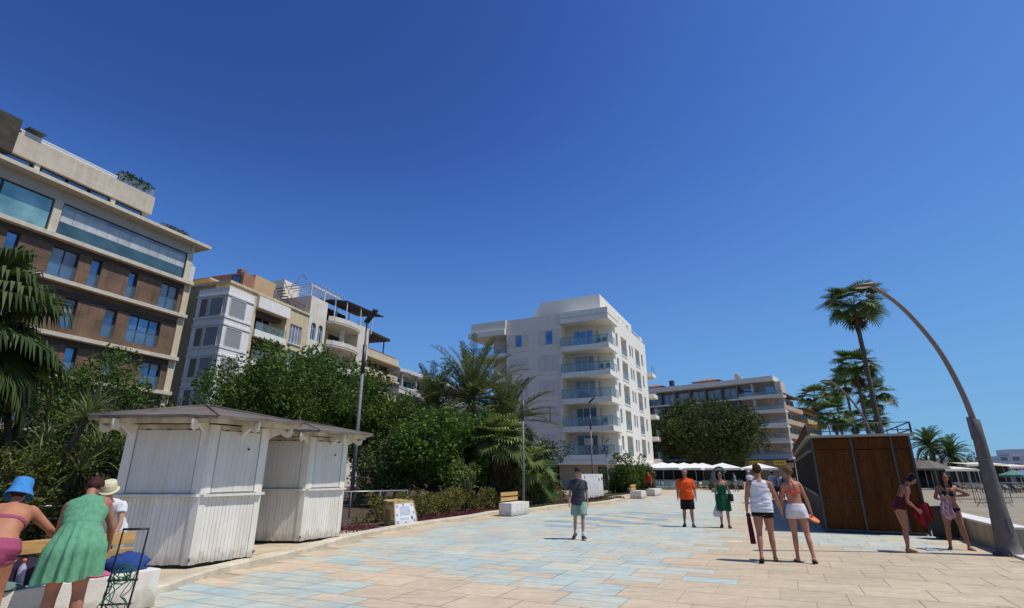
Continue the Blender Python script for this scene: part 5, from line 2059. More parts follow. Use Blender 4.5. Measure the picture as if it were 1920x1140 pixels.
def far_house(x, y, w, d, h, label, nf=3):
    t = thing('seafront_house', label, 'house', (x, y, 0), -.35, 'white buildings on the far shore')
    wl = mat('hazy_white_wall', (.52, .52, .54), .9, .08, .1)
    b = MB().box(0, w, 0, d, 0, h * .75)
    b.done('wall', wl, t)
    MB().box(w * .2, w * .75, 1, d, h * .75, h).done('upper_wall', wl, t)
    dk = mat('hazy_window', (.16, .18, .21), .6, .1, .1)
    for k in range(nf):
        z = h * .75 * (k + .3) / nf
        o = MB()
        nw = int(w / 5)
        for j in range(nw):
            o.box(j * 5 + 1, j * 5 + 3.6, -.25, .01, z, z + h * .42 / nf)
        o.done('window_row', dk, t)
    return t


far_house(255, 285, 26, 14, 13.5, 'hazy white stepped building on the far shore behind the arched lamp base')
far_house(284, 283, 24, 12, 9.5, 'lower white terrace of houses on the far shore beside the stepped building', 2)
far_house(310, 300, 20, 12, 14, 'hazy white tower block at the picture edge on the far shore')
# ================================================================== vegetation, front to back
def at(px, py, y):
    """point at depth y seen at a pixel"""
    x, dy, dz = ray(px, py)
    return Vector((x * y / dy, y, CAM_H + dz * y / dy))


# near fan palm at the picture edge
fan_palm((-11.75, 10.6), 4.45, 1.25, 1.1, 44, 'big fan palm at the picture edge in front of the brown hotel', 4, leafm='leaf_palm_dark', r=.22, nseg=40, droop=.6, skirt=16)
fan_palm((-13.7, 12.6), 5.2, 1.2, 1.1, 30, 'taller dark fan palm standing just behind the big edge palm', 14, leafm='leaf_palm', r=.2, nseg=24, droop=.5)
# yucca thicket under it
rr = random.Random(31)
hd = []
for i in range(17):
    hd.append((rr.uniform(-1.5, 1.7), rr.uniform(-1.0, 1.0), rr.uniform(1.6, 3.1)))
rosettes('yucca', 'thicket of spiky green yuccas below the big edge palm', (-10.6, 12.1), hd, .72, 64, 'leaf_greygreen', 3, .045)
hd = [(rr.uniform(-1.1, 1.1), rr.uniform(-.7, .7), rr.uniform(1.7, 2.7)) for i in range(10)]
rosettes('yucca', 'bright green spiky yucca clump left of the nearer white kiosk roof', (-9.5, 13.2), hd, .66, 60, 'leaf_palm_light', 8, .042)
cl = [(rr.uniform(-1.9, 1.9), rr.uniform(-.7, .7), rr.uniform(.3, 1.9), rr.uniform(.3, .5)) for i in range(26)]
shrub('shrub', 'dry brown and olive shrub behind the woman in the blue hat', (-10.4, 11.3), cl, 190, .10, 'leaf_dry', 5, stems=9)
cl = [(rr.uniform(-1.2, 1.2), rr.uniform(-.6, .6), rr.uniform(.2, 2.3), rr.uniform(.3, .5)) for i in range(26)]
shrub('shrub', 'dark leafy shrub with orange flowers beside the nearer white kiosk', (-9.6, 12.6), cl, 200, .11, 'leaf_dark', 6, stems=8)
o = [c for c in COL.objects if c.get('label', '').startswith('dark leafy shrub with orange')][0]
leaves_on(o, [(-.2, -.6, 1.9, .2), (.5, -.6, 1.6, .22), (.3, -.55, 2.25, .18), (-.7, -.5, 1.5, .2)], 55, .09, 'flowers', 'leaf_orange', 9)
tree('small_tree', 'thin leafed small tree before the brown hotel, above the yuccas', (-11.3, 14.4), (0, 0, 3.7), (1.15, 1.0, 1.2), 26, .38, 130, .10, 'leaf_mid', 12, .07, limbs=12)
tree('evergreen_tree', 'dark evergreen filling the gap behind the yucca thicket', (-13.4, 17.2), (0, 0, 2.3), (2.9, 1.9, 2.2), 90, .62, 210, .13, 'leaf_dark', 17, .14, flat=1.0, shell=.3)
tree('evergreen_tree', 'low dark evergreen behind the two white kiosks', (-9.5, 18.0), (0, 0, 1.75), (2.5, 1.6, 1.6), 70, .55, 210, .13, 'leaf_dark', 19, .12, flat=1.0, shell=.3)

# the big broadleaf tree behind the kiosks
tree('broadleaf_tree', 'big spreading broadleaf tree behind the two white kiosks', (-12.4, 30.2), (0, 0, 5.2), (5.15, 4.0, 3.25), 300, .8, 170, .19, 'leaf_mid', 23, .3, flat=.85, shell=.55, limbs=26, bumpy=.3)
tree('broadleaf_tree', 'lower dark side crown beside the big spreading broadleaf tree', (-7.6, 31.0), (0, 0, 3.7), (2.6, 2.0, 2.3), 90, .62, 170, .17, 'leaf_mid', 25, .15, flat=.95, shell=.4, limbs=14, bumpy=.3)
# shrubs between the second kiosk and the hedge
cl = crown_clumps((0, 0, 1.5), (1.9, 1.3, 1.5), 60, .42, 27, .4, .95)
shrub('shrub', 'dark grey green shrub between second kiosk and bright evergreen', (-6.3, 28.2), cl, 190, .12, 'leaf_greygreen', 27, stems=10)
cl = crown_clumps((0, 0, .55), (1.1, .7, .55), 22, .26, 28, .3, .9)
shrub('shrub', 'low green shrub at the foot of the tallest lamp post', (-7.0, 19.2), cl, 130, .09, 'leaf_mid', 28)
# bright evergreen shrubs in the middle
tree('evergreen_shrub', 'bright green dense evergreen left of the palm with dry skirt', (-4.1, 27.6), (0, 0, 2.7), (2.2, 1.9, 2.0), 100, .5, 120, .19, 'leaf_bright', 31, .13, flat=1.0, shell=.5, limbs=12)
tree('evergreen_shrub', 'bright green evergreen just before the trunk of the tallest date palm', (-1.9, 28.6), (0, 0, 2.8), (1.9, 1.6, 2.1), 95, .46, 120, .19, 'leaf_bright', 33, .12, flat=1.0, shell=.5, limbs=12)
tree('evergreen_shrub', 'shaded dark evergreen behind the bright evergreens', (-5.6, 33.0), (0, 0, 2.2), (3.4, 1.7, 2.1), 110, .6, 200, .15, 'leaf_dark', 35, .13, flat=1.0, shell=.3)
tree('evergreen_shrub', 'dark evergreen under the crowns of the date palms', (.2, 33.5), (0, 0, 2.0), (2.6, 1.6, 2.1), 80, .6, 200, .15, 'leaf_dark', 36, .12, flat=1.0, shell=.3)
# fan palm with a skirt of dead leaves
fan_palm((-.55, 27.4), 3.0, 1.0, .95, 40, 'squat fan palm with long skirt of dry leaves behind the pine bench', 41, leafm='leaf_palm_light', r=.26, skirt=50, nseg=22, droop=.3, elev=(-25, 85), tiers=5)
fan_palm((1.35, 29.6), 1.3, .8, .8, 24, 'low young fan palm right of the palm with dry skirt', 43, leafm='leaf_palm', r=.16, nseg=20, elev=(-40, 80))
fan_palm((.5, 28.6), 2.1, .8, .8, 22, 'small fan palm leaning out beside the dry skirted palm', 45, leafm='leaf_palm_light', r=.16, nseg=20, elev=(-55, 70), lean=(.5, -.2))
# date palms
feather_palm((-2.75, 36.0), 6.5, 4.7, 64, 'tallest date palm of the clump before the white block', 51, 'date palms in a clump', leafm='leaf_date', leaf=.66, r=.24, npin=46, width=.05, arch=.62, elev=(-30, 84))
feather_palm((-5.1, 36.5), 5.7, 4.0, 50, 'date palm leaning away from the tallest date palm toward the big tree', 53, 'date palms in a clump', leafm='leaf_date', leaf=.58, lean=(-.4, 0), r=.2, npin=40, width=.05, arch=.62)
feather_palm((-.55, 35.5), 4.9, 3.9, 50, 'lowest date palm of the clump, overlapping the white block', 55, 'date palms in a clump', leafm='leaf_date', leaf=.58, lean=(.3, 0), r=.2, npin=40, width=.05, arch=.62)
# pale sapling and hedge
cl = [(rr.uniform(-.45, .45), rr.uniform(-.3, .3), .3 + i * .125, .26) for i in range(15)]
shrub('shrub', 'pale green upright sapling rising behind the hedge', (-2.15, 25.0), cl, 75, .115, 'leaf_palm_light', 61, stems=8)


def along(line, y0, y1, off):
    pts = [p for p in inset(line, off) if y0 <= p[1] <= y1]
    out = []
    for a, c in zip(pts, pts[1:]):
        n = max(1, int(math.hypot(c[0] - a[0], c[1] - a[1]) / .22))
        for i in range(n):
            out.append(lerp2(a, c, i / n))
    return out


def hedge(label, line, y0, y1, off, w, h, seed, leafm='leaf_hedge'):
    r = random.Random(seed)
    pts = along(line, y0, y1, off)
    cl = []
    for p in pts:
        for k in range(3):
            hh = h * (1 + .14 * noise.noise(Vector((p[0], p[1], 1.3))))
            cl.append((p[0] + r.uniform(-w, w), p[1] + r.uniform(-w, w), r.uniform(.25, 1) * hh - .15, r.uniform(.18, .26)))
    t = thing('hedge', label, 'hedge', (0, 0, .04))
    b = MB()
    for p in pts[::3]:
        b.tube([(p[0], p[1], -.04), (p[0] + r.uniform(-.1, .1), p[1], h * .5)], [.02, .012], 5)
    b.done('stem', M_BARK, t)
    leaves_on(t, cl, 150, .075, 'foliage', leafm, seed, .6)
    return t


hedge('olive brown clipped hedge between the plaque stone and the pine bench', K1, 18.6, 24.4, 1.75, .5, 1.0, 71)
hedge('olive brown clipped hedge behind and beyond the pine bench', K1, 24.6, 31.5, 1.9, .5, 1.0, 72)
hedge('low hedge behind the boy, before the orange awning', K1, 31.8, 33.0, 2.6, .4, .8, 73, 'leaf_mid')


def cover(label, name, line, y0, y1, o0, o1, h, leafm, seed, dens=420, size=.055, cat='ground cover'):
    r = random.Random(seed)
    P = []
    a = along(line, y0, y1, (o0 + o1) / 2)
    for p, q in zip(a, a[1:]):
        d = Vector((q[0] - p[0], q[1] - p[1]))
        if d.length < 1e-4:
            continue
        nrm = Vector((-d.y, d.x)).normalized()
        for k in range(int(dens * d.length)):
            f, g = r.random(), r.uniform(-.5, .5) * (o1 - o0)
            z = abs(r.gauss(0, .5)) * h * (.6 + .8 * abs(noise.noise(Vector((p[0] * 2, p[1] * 2 + g * 3, 0)))))
            P.append((p[0] + d.x * f + nrm.x * g, p[1] + d.y * f + nrm.y * g, .05 + min(z, h * 1.6)))
    Vv, F = leaf_cloud(np.array(P), size, .5, .7, None, seed)
    o = mesh_np(name, Vv, F, MATS[leafm])
    return stuff(o, label, cat)


cover('maroon ground cover plants along the kerb before the plaque stone', 'ground_cover', K1, 15.2, 17.9, .35, 1.5, .16, 'leaf_maroon', 81)
cover('maroon ground cover plants along the kerb under the hedge', 'ground_cover', K1, 18.7, 24.3, .32, 1.25, .20, 'leaf_maroon', 82)
cover('maroon ground cover plants along the kerb beyond the bench', 'ground_cover', K1, 24.6, 37, .75, 2.0, .22, 'leaf_maroon', 83, 330, .065)
cover('strip of short grass at the kerb of the first bed', 'grass', K1, 26.2, 37.0, .30, .80, .10, 'leaf_palm_light', 84, 380, .06, 'grass')
cover('grass edge of the second bed by the bench', 'grass', K2, 36.7, 44, .3, 1.3, .10, 'leaf_palm_light', 85, 260, .06, 'grass')
cover('sparse dry weeds on the soil beside the kiosk pavement', 'weeds', K1, 14.2, 17.5, 1.5, 3.2, .12, 'leaf_mid', 86, 160, .07, 'weeds')

# oleanders in the second bed
for (px, py, y, rx, rz_, label, sd_, lm) in ((1158, 908, 47.0, .7, .75, 'green shrub beside the white mural board in the second bed', 91, 'leaf_mid'),
                                            (1172, 892, 46.0, 1.6, 1.8, 'tall oleander with pale pink flowers before the white block', 92, 'leaf_mid'),
                                            (1200, 900, 48.0, 1.2, 1.3, 'dry looking shrub at the end of the second bed', 93, 'leaf_dry')):
    p = at(px, py, y)
    cl = crown_clumps((0, 0, rz_ * .8), (rx, rx * .8, rz_), 45, .38, sd_, .4, .9)
    s_ = shrub('shrub', label, (p.x, p.y), cl, 150, .15, lm, sd_)
    if sd_ == 92:
        leaves_on(s_, [(*c[:3], .3) for c in cl[::4]], 12, .12, 'flowers', 'leaf_pinkflower' if 'leaf_pinkflower' in MATS else leaf_mat('leaf_pinkflower', (.35, .22, .20), (.60, .45, .42), .2).name, 94)

# big round tree before the far hotel
tree('ficus_tree', 'huge round dark ficus standing before the grey hotel, above the white parasols', (28.6, 80.0), (0, 0, 7.0), (8.0, 6.0, 4.7), 300, 1.15, 120, .36, 'leaf_ficus', 101, .45, flat=.8, shell=.6, limbs=24, bumpy=.16)
leaf_mat('leaf_far', (.025, .035, .014), (.085, .105, .035), .2)

# palms beyond the beach kiosk
WP = [
    (1600, 572, 30.0, 1.12, .98, 'tallest fan palm towering over the brown beach kiosk', 111, 34),
    (1603, 688, 40.0, 1.05, 1.1, 'second tallest fan palm in the row behind the beach kiosk', 112, 32),
    (1527, 746, 60.0, 1.2, 1.2, 'fan palm nearest the grey hotel in the palm row', 113, 26),
    (1564, 733, 62.0, 1.1, 1.1, 'slim fan palm second from the grey hotel', 114, 24),
    (1583, 712, 54.0, 1.0, 1.0, 'fan palm half hidden behind the second tallest palm', 115, 24),
    (1640, 742, 48.0, 1.1, 1.1, 'fan palm on the beach side of the tallest palm trunk', 116, 28),
    (1563, 780, 46.0, 1.05, 1.0, 'low bushy fan palm above the kiosk roof corner', 117, 30),
    (1600, 790, 50.0, .8, .8, 'lowest fan palm peeping over the kiosk roof railing', 118, 26),
    (1640, 788, 44.0, .75, .75, 'small dry fan palm beside the tallest trunk at roof level', 119, 26),
]
for px, py, y, pet, bl, label, sd_, nl in WP:
    p = at(px, py, y)
    fan_palm((p.x, p.y), p.z, pet, bl, nl, label, sd_, 'fan palms behind the beach kiosk', leafm='leaf_palm', r=.115, nseg=20, droop=.25, skirt=6, elev=(-22, 74))
p = at(1742, 832, 66.0)
feather_palm((p.x, p.y), p.z, 2.6, 44, 'dark date palm rising behind the thatched beach bar, taller of the pair', 131, leaf=.5, r=.26, npin=26, width=.07)
p = at(1783, 848, 66.0)
feather_palm((p.x, p.y), p.z, 2.5, 40, 'shorter wide date palm behind the thatched beach bar', 132, leaf=.5, r=.26, npin=26, width=.07)
for px, y, r_, label, sd_ in ((1712, 72, 2.2, 'dark bush beside the beach kiosk, under the date palms', 135), (1835, 84, 3.0, 'dark bushes on the sand behind the white beach awning', 136)):
    p = at(px, 875, y)
    cl = crown_clumps((0, 0, 2.0), (r_ * 1.3, r_, 1.9), 40, .7, sd_, .3, .9)
    shrub('shrub', label, (p.x, p.y), cl, 90, .3, 'leaf_dark', sd_)
# ================================================================== terrace with white parasols
M_CANVAS = mat('white_parasol_canvas', (.74, .72, .67), .85, .06, 2)
M_POLE = mat('parasol_pole', (.45, .44, .42), .5, .1, 3)
M_CHAIR = mat('grey_wicker', (.22, .22, .22), .8, .2, 8)


def parasol(loc, w, h, label, group=None, square=True, m=None, rz=0.0, drop=.62):
    t = thing('parasol', label, 'parasol', (*loc, 0), rz, group)
    b = MB().tube([(0, 0, 0), (0, 0, h)], .035, 8)
    b.box(-.3, .3, -.3, .3, 0, .08)
    b.done('pole', M_POLE, t)
    c = MB()
    n = 4 if square else 8
    ring = []
    for i in range(n):
        a = 2 * PI * (i + .5) / n
        ring.append(Vector((math.cos(a), math.sin(a), 0)) * (w / 2 / math.cos(PI / n)))
    vs, fs = [], []
    mm = 5
    for i in range(n):
        p, q = ring[i], ring[(i + 1) % n]
        for j in range(mm):
            e = p.lerp(q, j / mm)
            vs.append((e.x, e.y, h - drop + .05 - .10 * math.sin(j / mm * PI) * 0 + .04 * abs(math.cos(j / mm * PI))))
    N = n * mm
    vs += [(v[0] * .5, v[1] * .5, h - drop * .40) for v in vs[:N]]
    vs.append((0, 0, h + .05))
    vs += [(v[0], v[1], v[2] - .20) for v in vs[:N]]
    for i in range(N):
        j = (i + 1) % N
        fs += [(i, j, j + N, i + N), (i + N, j + N, 2 * N), (2 * N + 1 + i, 2 * N + 1 + j, j, i)]
    c.add(vs, fs, 0)
    c.done('canopy', m or M_CANVAS, t)
    r = MB()
    for v in ring:
        r.beam((0, 0, h - .05), (v.x * .97, v.y * .97, h - drop + .03), .025)
    r.done('rib', M_POLE, t)
    return t


spots = [at(1243, 880, 60).xy, at(1283, 880, 62).xy, at(1318, 880, 64).xy, at(1356, 880, 63).xy]
for i, p in enumerate(spots):
    parasol(p, 4.1, 2.72, 'white square parasol in the row over the terrace behind the man in orange', 'row of white terrace parasols', rz=RZ_FRONT)
spots2 = [at(1262, 878, 67).xy, at(1304, 878, 69).xy]
for p in spots2:
    parasol(p, 4.1, 2.8, 'white square parasol in the second row, behind the front terrace parasols', 'back row of white terrace parasols', rz=RZ_FRONT)
parasol(at(1424, 880, 68).xy, 4.2, 2.75, 'single white parasol apart from the row, in front of yellow shop signs', None, rz=RZ_FRONT)


def make_chair():
    t = thing('terrace_chair', 'grey woven chair at the terrace tables under the white parasols', 'chair', (0, 0, 0), 0, 'grey terrace chairs')
    MB().box(-.23, .23, -.22, .23, .42, .47).done('seat', M_CHAIR, t, bevel=.01)
    b = MB()
    b.add([(-.23, .21, .47), (.23, .21, .47), (.22, .29, .88), (-.22, .29, .88), (-.23, .24, .47), (.23, .24, .47), (.22, .32, .88), (-.22, .32, .88)],
          [(0, 1, 2, 3), (7, 6, 5, 4), (0, 4, 5, 1), (1, 5, 6, 2), (2, 6, 7, 3), (3, 7, 4, 0)])
    b.done('backrest', M_CHAIR, t)
    for x in (-.2, .2):
        for y in (-.19, .2):
            MB().tube([(x, y, 0), (x * .95, y * .95, .43)], .014, 6).done('leg', M_GREY, t)
        MB().box(x - .025, x + .025, -.2, .24, .64, .67).done('armrest', M_CHAIR, t)
    return t


def make_table():
    t = thing('terrace_table', 'small square cafe table under the white terrace parasols', 'table', (0, 0, 0), 0, 'terrace tables')
    MB().box(-.38, .38, -.38, .38, .71, .745).done('tabletop', mat('pale_table_top', (.40, .38, .36), .5, .1, 3), t, bevel=.008)
    MB().tube([(0, 0, .03), (0, 0, .71)], .03, 8).done('leg', M_DGREY, t)
    MB().box(-.24, .24, -.24, .24, 0, .03).done('base', M_DGREY, t, bevel=.01)
    return t


c0, t0 = make_chair(), make_table()
rr = random.Random(3)
first = [True, True]
k = 0
for i, px in enumerate((1228, 1252, 1272, 1296, 1318, 1338, 1362, 1385)):
    for y in (58.0, 62.5):
        p = at(px + rr.uniform(-4, 4), 890, y + rr.uniform(-.6, .6))
        tb = t0 if k == 0 else copy_tree(t0)
        tb.location = (p.x, p.y, 0)
        tb.rotation_euler = (0, 0, RZ_FRONT)
        for j in range(3):
            a = RZ_FRONT + j * 2 * PI / 4 + rr.uniform(-.25, .25)
            ch = c0 if (k == 0 and j == 0) else copy_tree(c0)
            ch.location = (p.x + math.sin(a) * -.78, p.y + math.cos(a) * .78, 0)
            ch.rotation_euler = (0, 0, a)
        k += 1
# low glazed wind screen along the terrace
p0, p1 = at(1224, 900, 55.5), at(1300, 900, 55.5)
t = thing('wind_screen', 'low glass wind screen at the edge of the parasol terrace', 'screen', (p0.x, p0.y, 0), 0)
railing_glass(t, IDF, 0, p1.x - p0.x, .05, .95, 0, 5, 'screen_panel')
for i in range(5):
    p = at(1335 + i * 13, 905, 56 + i * .5)
    t = thing('planter', 'dark planter box with green plant at the terrace edge, ' + ('closest to the curved sculpture', 'second from the sculpture', 'middle one of five', 'fourth from the sculpture', 'farthest from the sculpture')[i], 'planter', (p.x, p.y, 0), RZ_FRONT, 'planters at the terrace edge')
    MB().box(-.35, .35, -.2, .2, 0, .5).done('box', mat('dark_planter', (.05, .045, .04), .7, .2, 4), t, bevel=.015)
    leaves_on(t, [(-.2, 0, .65, .22), (.0, 0, .75, .25), (.2, 0, .65, .22)], 60, .14, 'foliage', 'leaf_mid', 140 + i)

# curved sculpture: a tall neck that arches over
p = at(1344, 905, 50)
t = thing('sculpture', 'tall grey green sculpture curving over like a bird neck before the parasols', 'sculpture', (p.x, p.y, 0), RZ_FRONT)
MB().lathe([(.55, 0), (.55, .25), (.48, .32), (.40, .34)], 20).done('base', mat('grey_plinth_stone', (.30, .29, .28), .8, .2, 3), t)
b = MB()
pts = [(.25, 0, .3), (.05, 0, .75), (-.22, 0, 1.3), (-.32, 0, 1.85), (-.15, 0, 2.38), (.25, 0, 2.68), (.68, 0, 2.62), (.92, 0, 2.35), (1.08, 0, 2.12)]
pts = [Vector(p) * .80 for p in pts]
for _ in range(2):
    q = [pts[0]]
    for a, c in zip(pts, pts[1:]):
        q += [a.lerp(c, .25), a.lerp(c, .75)]
    pts = q + [pts[-1]]
n = len(pts)
rad = [np.interp(i / (n - 1), [0, .2, .55, .75, .88, 1], [.30, .22, .12, .12, .15, .04]) for i in range(n)]
b.tube(pts, rad, 14, side=(0, 1, 0))
ng = mat('grey_green_patina', (.09, .12, .105), .6, .35, 4, .4, 20, col2=(.16, .195, .175))
b.done('neck', ng, t)


# ================================================================== beach things
p = at(1712, 880, 68)
t = thing('beach_bar', 'thatched beach bar with dark open sides beyond the sand', 'beach bar', (p.x, p.y, 0), 0)
thatch = mat('grey_thatch', (.12, .105, .085), .95, .35, 3, .9, 14)
LB2 = at(1822, 880, 68).x - p.x
b = MB()
b.add([(-.8, -.8, 2.35), (LB2, -.8, 2.35), (LB2, 7.5, 2.35), (-.8, 7.5, 2.35), (1.5, 3.3, 3.55), (LB2 - 1.5, 3.3, 3.4), (-.8, -.8, 2.15), (LB2, -.8, 2.15)], [(0, 1, 5, 4), (1, 2, 5), (2, 3, 4, 5), (3, 0, 4), (6, 7, 1, 0), (3, 2, 1, 0)])
b.done('roof', thatch, t)
for i in range(6):
    MB().tube([(.2 + i * (LB2 - 1) / 5, 0, 0), (.2 + i * (LB2 - 1) / 5, 0, 2.3)], .08, 8).done('post', M_BARK, t)
MB().box(0, LB2 - .6, 3.0, 3.2, 0, 2.3).done('back_wall', M_INSIDE, t)
MB().box(.4, LB2 - 3, .6, 1.1, 0, 1.05).done('counter', mat('dark_bar_counter', (.05, .04, .035), .7, .3, 3), t)
p = at(1746, 885, 60)
parasol(p.xy, 3.6, 3.0, 'pale grey thatch cone parasol in front of the thatched beach bar', None, False, mat('pale_thatch', (.17, .15, .12), .95, .3, 5, .8, 16), drop=.95)
M_CREAM = mat('cream_awning_canvas', (.66, .62, .50), .85, .08, 2)
for px0, px1, z, y, label in ((1772, 1836, 2.05, 58, 'long white flat beach awning beside the thatched bar'), (1815, 1894, 2.6, 62, 'wide cream flat awning behind the arched lamp base'), (1893, 1945, 2.35, 60, 'pale flat awning at the picture edge beyond the lamp base')):
    a, c = at(px0, 880, y), at(px1, 880, y)
    t = thing('beach_awning', label, 'awning', (a.x, a.y, 0), 0, 'flat awnings on the beach')
    w = c.x - a.x
    b = MB().add([(0, 0, z), (w, 0, z), (w, 3.2, z + .28), (0, 3.2, z + .28), (0, -.01, z - .22), (w, -.01, z - .22)], [(0, 1, 2, 3), (4, 5, 1, 0)])
    b.done('canopy', M_CREAM, t)
    for i in range(4):
        for yy in (.1, 3.0):
            MB().tube([(.1 + i * (w - .2) / 3, yy, 0), (.1 + i * (w - .2) / 3, yy, z + .02)], .04, 6).done('post', M_POLE, t)
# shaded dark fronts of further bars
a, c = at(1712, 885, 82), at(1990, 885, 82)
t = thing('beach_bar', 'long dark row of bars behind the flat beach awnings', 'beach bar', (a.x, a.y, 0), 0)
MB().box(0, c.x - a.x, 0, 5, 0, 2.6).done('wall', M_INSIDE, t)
MB().box(-.5, c.x - a.x, -1, 6, 2.6, 2.9).done('roof', thatch, t)
for px, y, z, col, label, nm in ((1902, 52, 1.9, (.10, .22, .18), 'green beach umbrella beyond the arched lamp base', 'g'), (1918, 56, 1.95, (.12, .16, .38), 'blue and violet beach umbrella at the picture edge', 'b'), (1926, 64, 2.6, (.55, .05, .04), 'red beach umbrella just entering at the picture edge', 'r')):
    p = at(px, 890, y)
    parasol(p.xy, 2.3, z, label, None, False, mat('umbrella_cloth_' + nm, col, .8, .1, 3), drop=.5)
# loungers in the shade of the awnings
rr = random.Random(8)
l0 = None
lab = 'dark wooden beach lounger set out in front of the flat awnings'
for i in range(7):
    p = at(1815 + i * 19 + rr.uniform(-4, 4), 900, 50 + rr.uniform(-2, 5))
    if l0 is None:
        l0 = thing('beach_lounger', lab, 'lounger', (p.x, p.y, 0), .3, 'beach loungers')
        MB().box(-.32, .32, -.9, .5, .26, .32).done('frame', M_BARK, l0)
        b = MB().add([(-.32, .5, .3), (.32, .5, .3), (.32, 1.05, .75), (-.32, 1.05, .75), (-.32, .5, .25), (.32, .5, .25), (.32, 1.1, .70), (-.32, 1.1, .70)], [(0, 1, 2, 3), (7, 6, 5, 4), (0, 4, 5, 1), (1, 5, 6, 2), (2, 6, 7, 3), (3, 7, 4, 0)])
        b.done('backrest', M_BARK, l0)
        for x in (-.28, .28):
            for y in (-.8, .4):
                MB().box(x - .025, x + .025, y - .025, y + .025, 0, .26).done('leg', M_BARK, l0)
    else:
        o = copy_tree(l0)
        o.location = (p.x, p.y, -.05)


def barrier(p, rz, label):
    t = thing('crowd_barrier', label, 'barrier', (p[0], p[1], -.06), rz, 'metal barriers on the sand')
    b = MB()
    b.tube([(-1.1, 0, .18), (-1.1, 0, 1.05), (-1.0, 0, 1.1), (1.0, 0, 1.1), (1.1, 0, 1.05), (1.1, 0, .18), (-1.1, 0, .18)], .022, 8)
    for x in (-.8, .8):
        b.tube([(x, -.28, 0), (x, 0, .2), (x, .28, 0)], .018, 6)
    b.done('frame', M_GREY, t)
    b = MB()
    for k in range(13):
        x = -.95 + k * .158
        b.tube([(x, 0, .18), (x, 0, 1.1)], .008, 5)
    b.done('bars', M_GREY, t)
    return t


barrier(at(1862, 935, 30).xy, .1, 'grey metal crowd barrier on the sand just beyond the arched lamp')
barrier(at(1815, 925, 34).xy, .05, 'grey metal crowd barrier on the sand behind the woman in dark bikini')
barrier(at(1905, 927, 36).xy, .15, 'grey metal crowd barrier on the sand at the picture edge')
# ================================================================== people
M_SKIN = attr_mat('skin', .58, 11.0, .20, .28, 0.12, .06)
DG = lambda a: math.radians(a)


def adir(fwd, abd, side):
    f, a = DG(fwd), DG(abd)
    return Vector((side * math.sin(a), math.sin(f) * math.cos(a), -math.cos(f) * math.cos(a)))


def cloth(name, col, var=.10, scale=5.0, rough=.85, bump=.5, bscale=9.0, stretch=(1, 1, .35)):
    return mat(name, col, rough, var, scale, bump, bscale, spec=.2, stretch=stretch)


def remeshed(mb, name, mats, par, vox, smooth=4, sf=.55):
    o = mb.done(name, mats, None)
    m = o.modifiers.new('r', 'REMESH')
    m.mode = 'VOXEL'
    m.voxel_size = vox
    m.use_smooth_shade = True
    if smooth:
        s = o.modifiers.new('s', 'SMOOTH')
        s.factor, s.iterations = sf, smooth
    bpy.context.view_layer.update()
    dg = bpy.context.evaluated_depsgraph_get()
    me = bpy.data.meshes.new_from_object(o.evaluated_get(dg), depsgraph=dg)
    me.name = name
    old = o.data
    o.modifiers.clear()
    o.data = me
    bpy.data.meshes.remove(old)
    me.polygons.foreach_set('use_smooth', np.ones(len(me.polygons), dtype=bool))
    o.parent = par
    return o


SEC = {
    'm': [(-.13, .10, .085, 0), (-.08, .150, .105, -.005), (-.02, .170, .118, -.012), (.06, .163, .112, -.006), (.15, .148, .104, 0), (.24, .153, .108, .004), (.34, .172, .118, .006), (.42, .184, .118, .0), (.48, .180, .100, -.008), (.525, .140, .078, -.014), (.56, .085, .066, -.012), (.60, .058, .059, -.002), (.68, .055, .057, .012)],
    'f': [(-.13, .10, .09, 0), (-.08, .160, .112, -.01), (-.02, .180, .125, -.016), (.06, .163, .112, -.008), (.15, .130, .094, 0), (.24, .132, .094, .004), (.34, .148, .102, .006), (.42, .158, .104, .0), (.48, .155, .090, -.008), (.525, .118, .070, -.012), (.56, .072, .058, -.010), (.60, .047, .049, -.002), (.68, .045, .048, .010)],
}


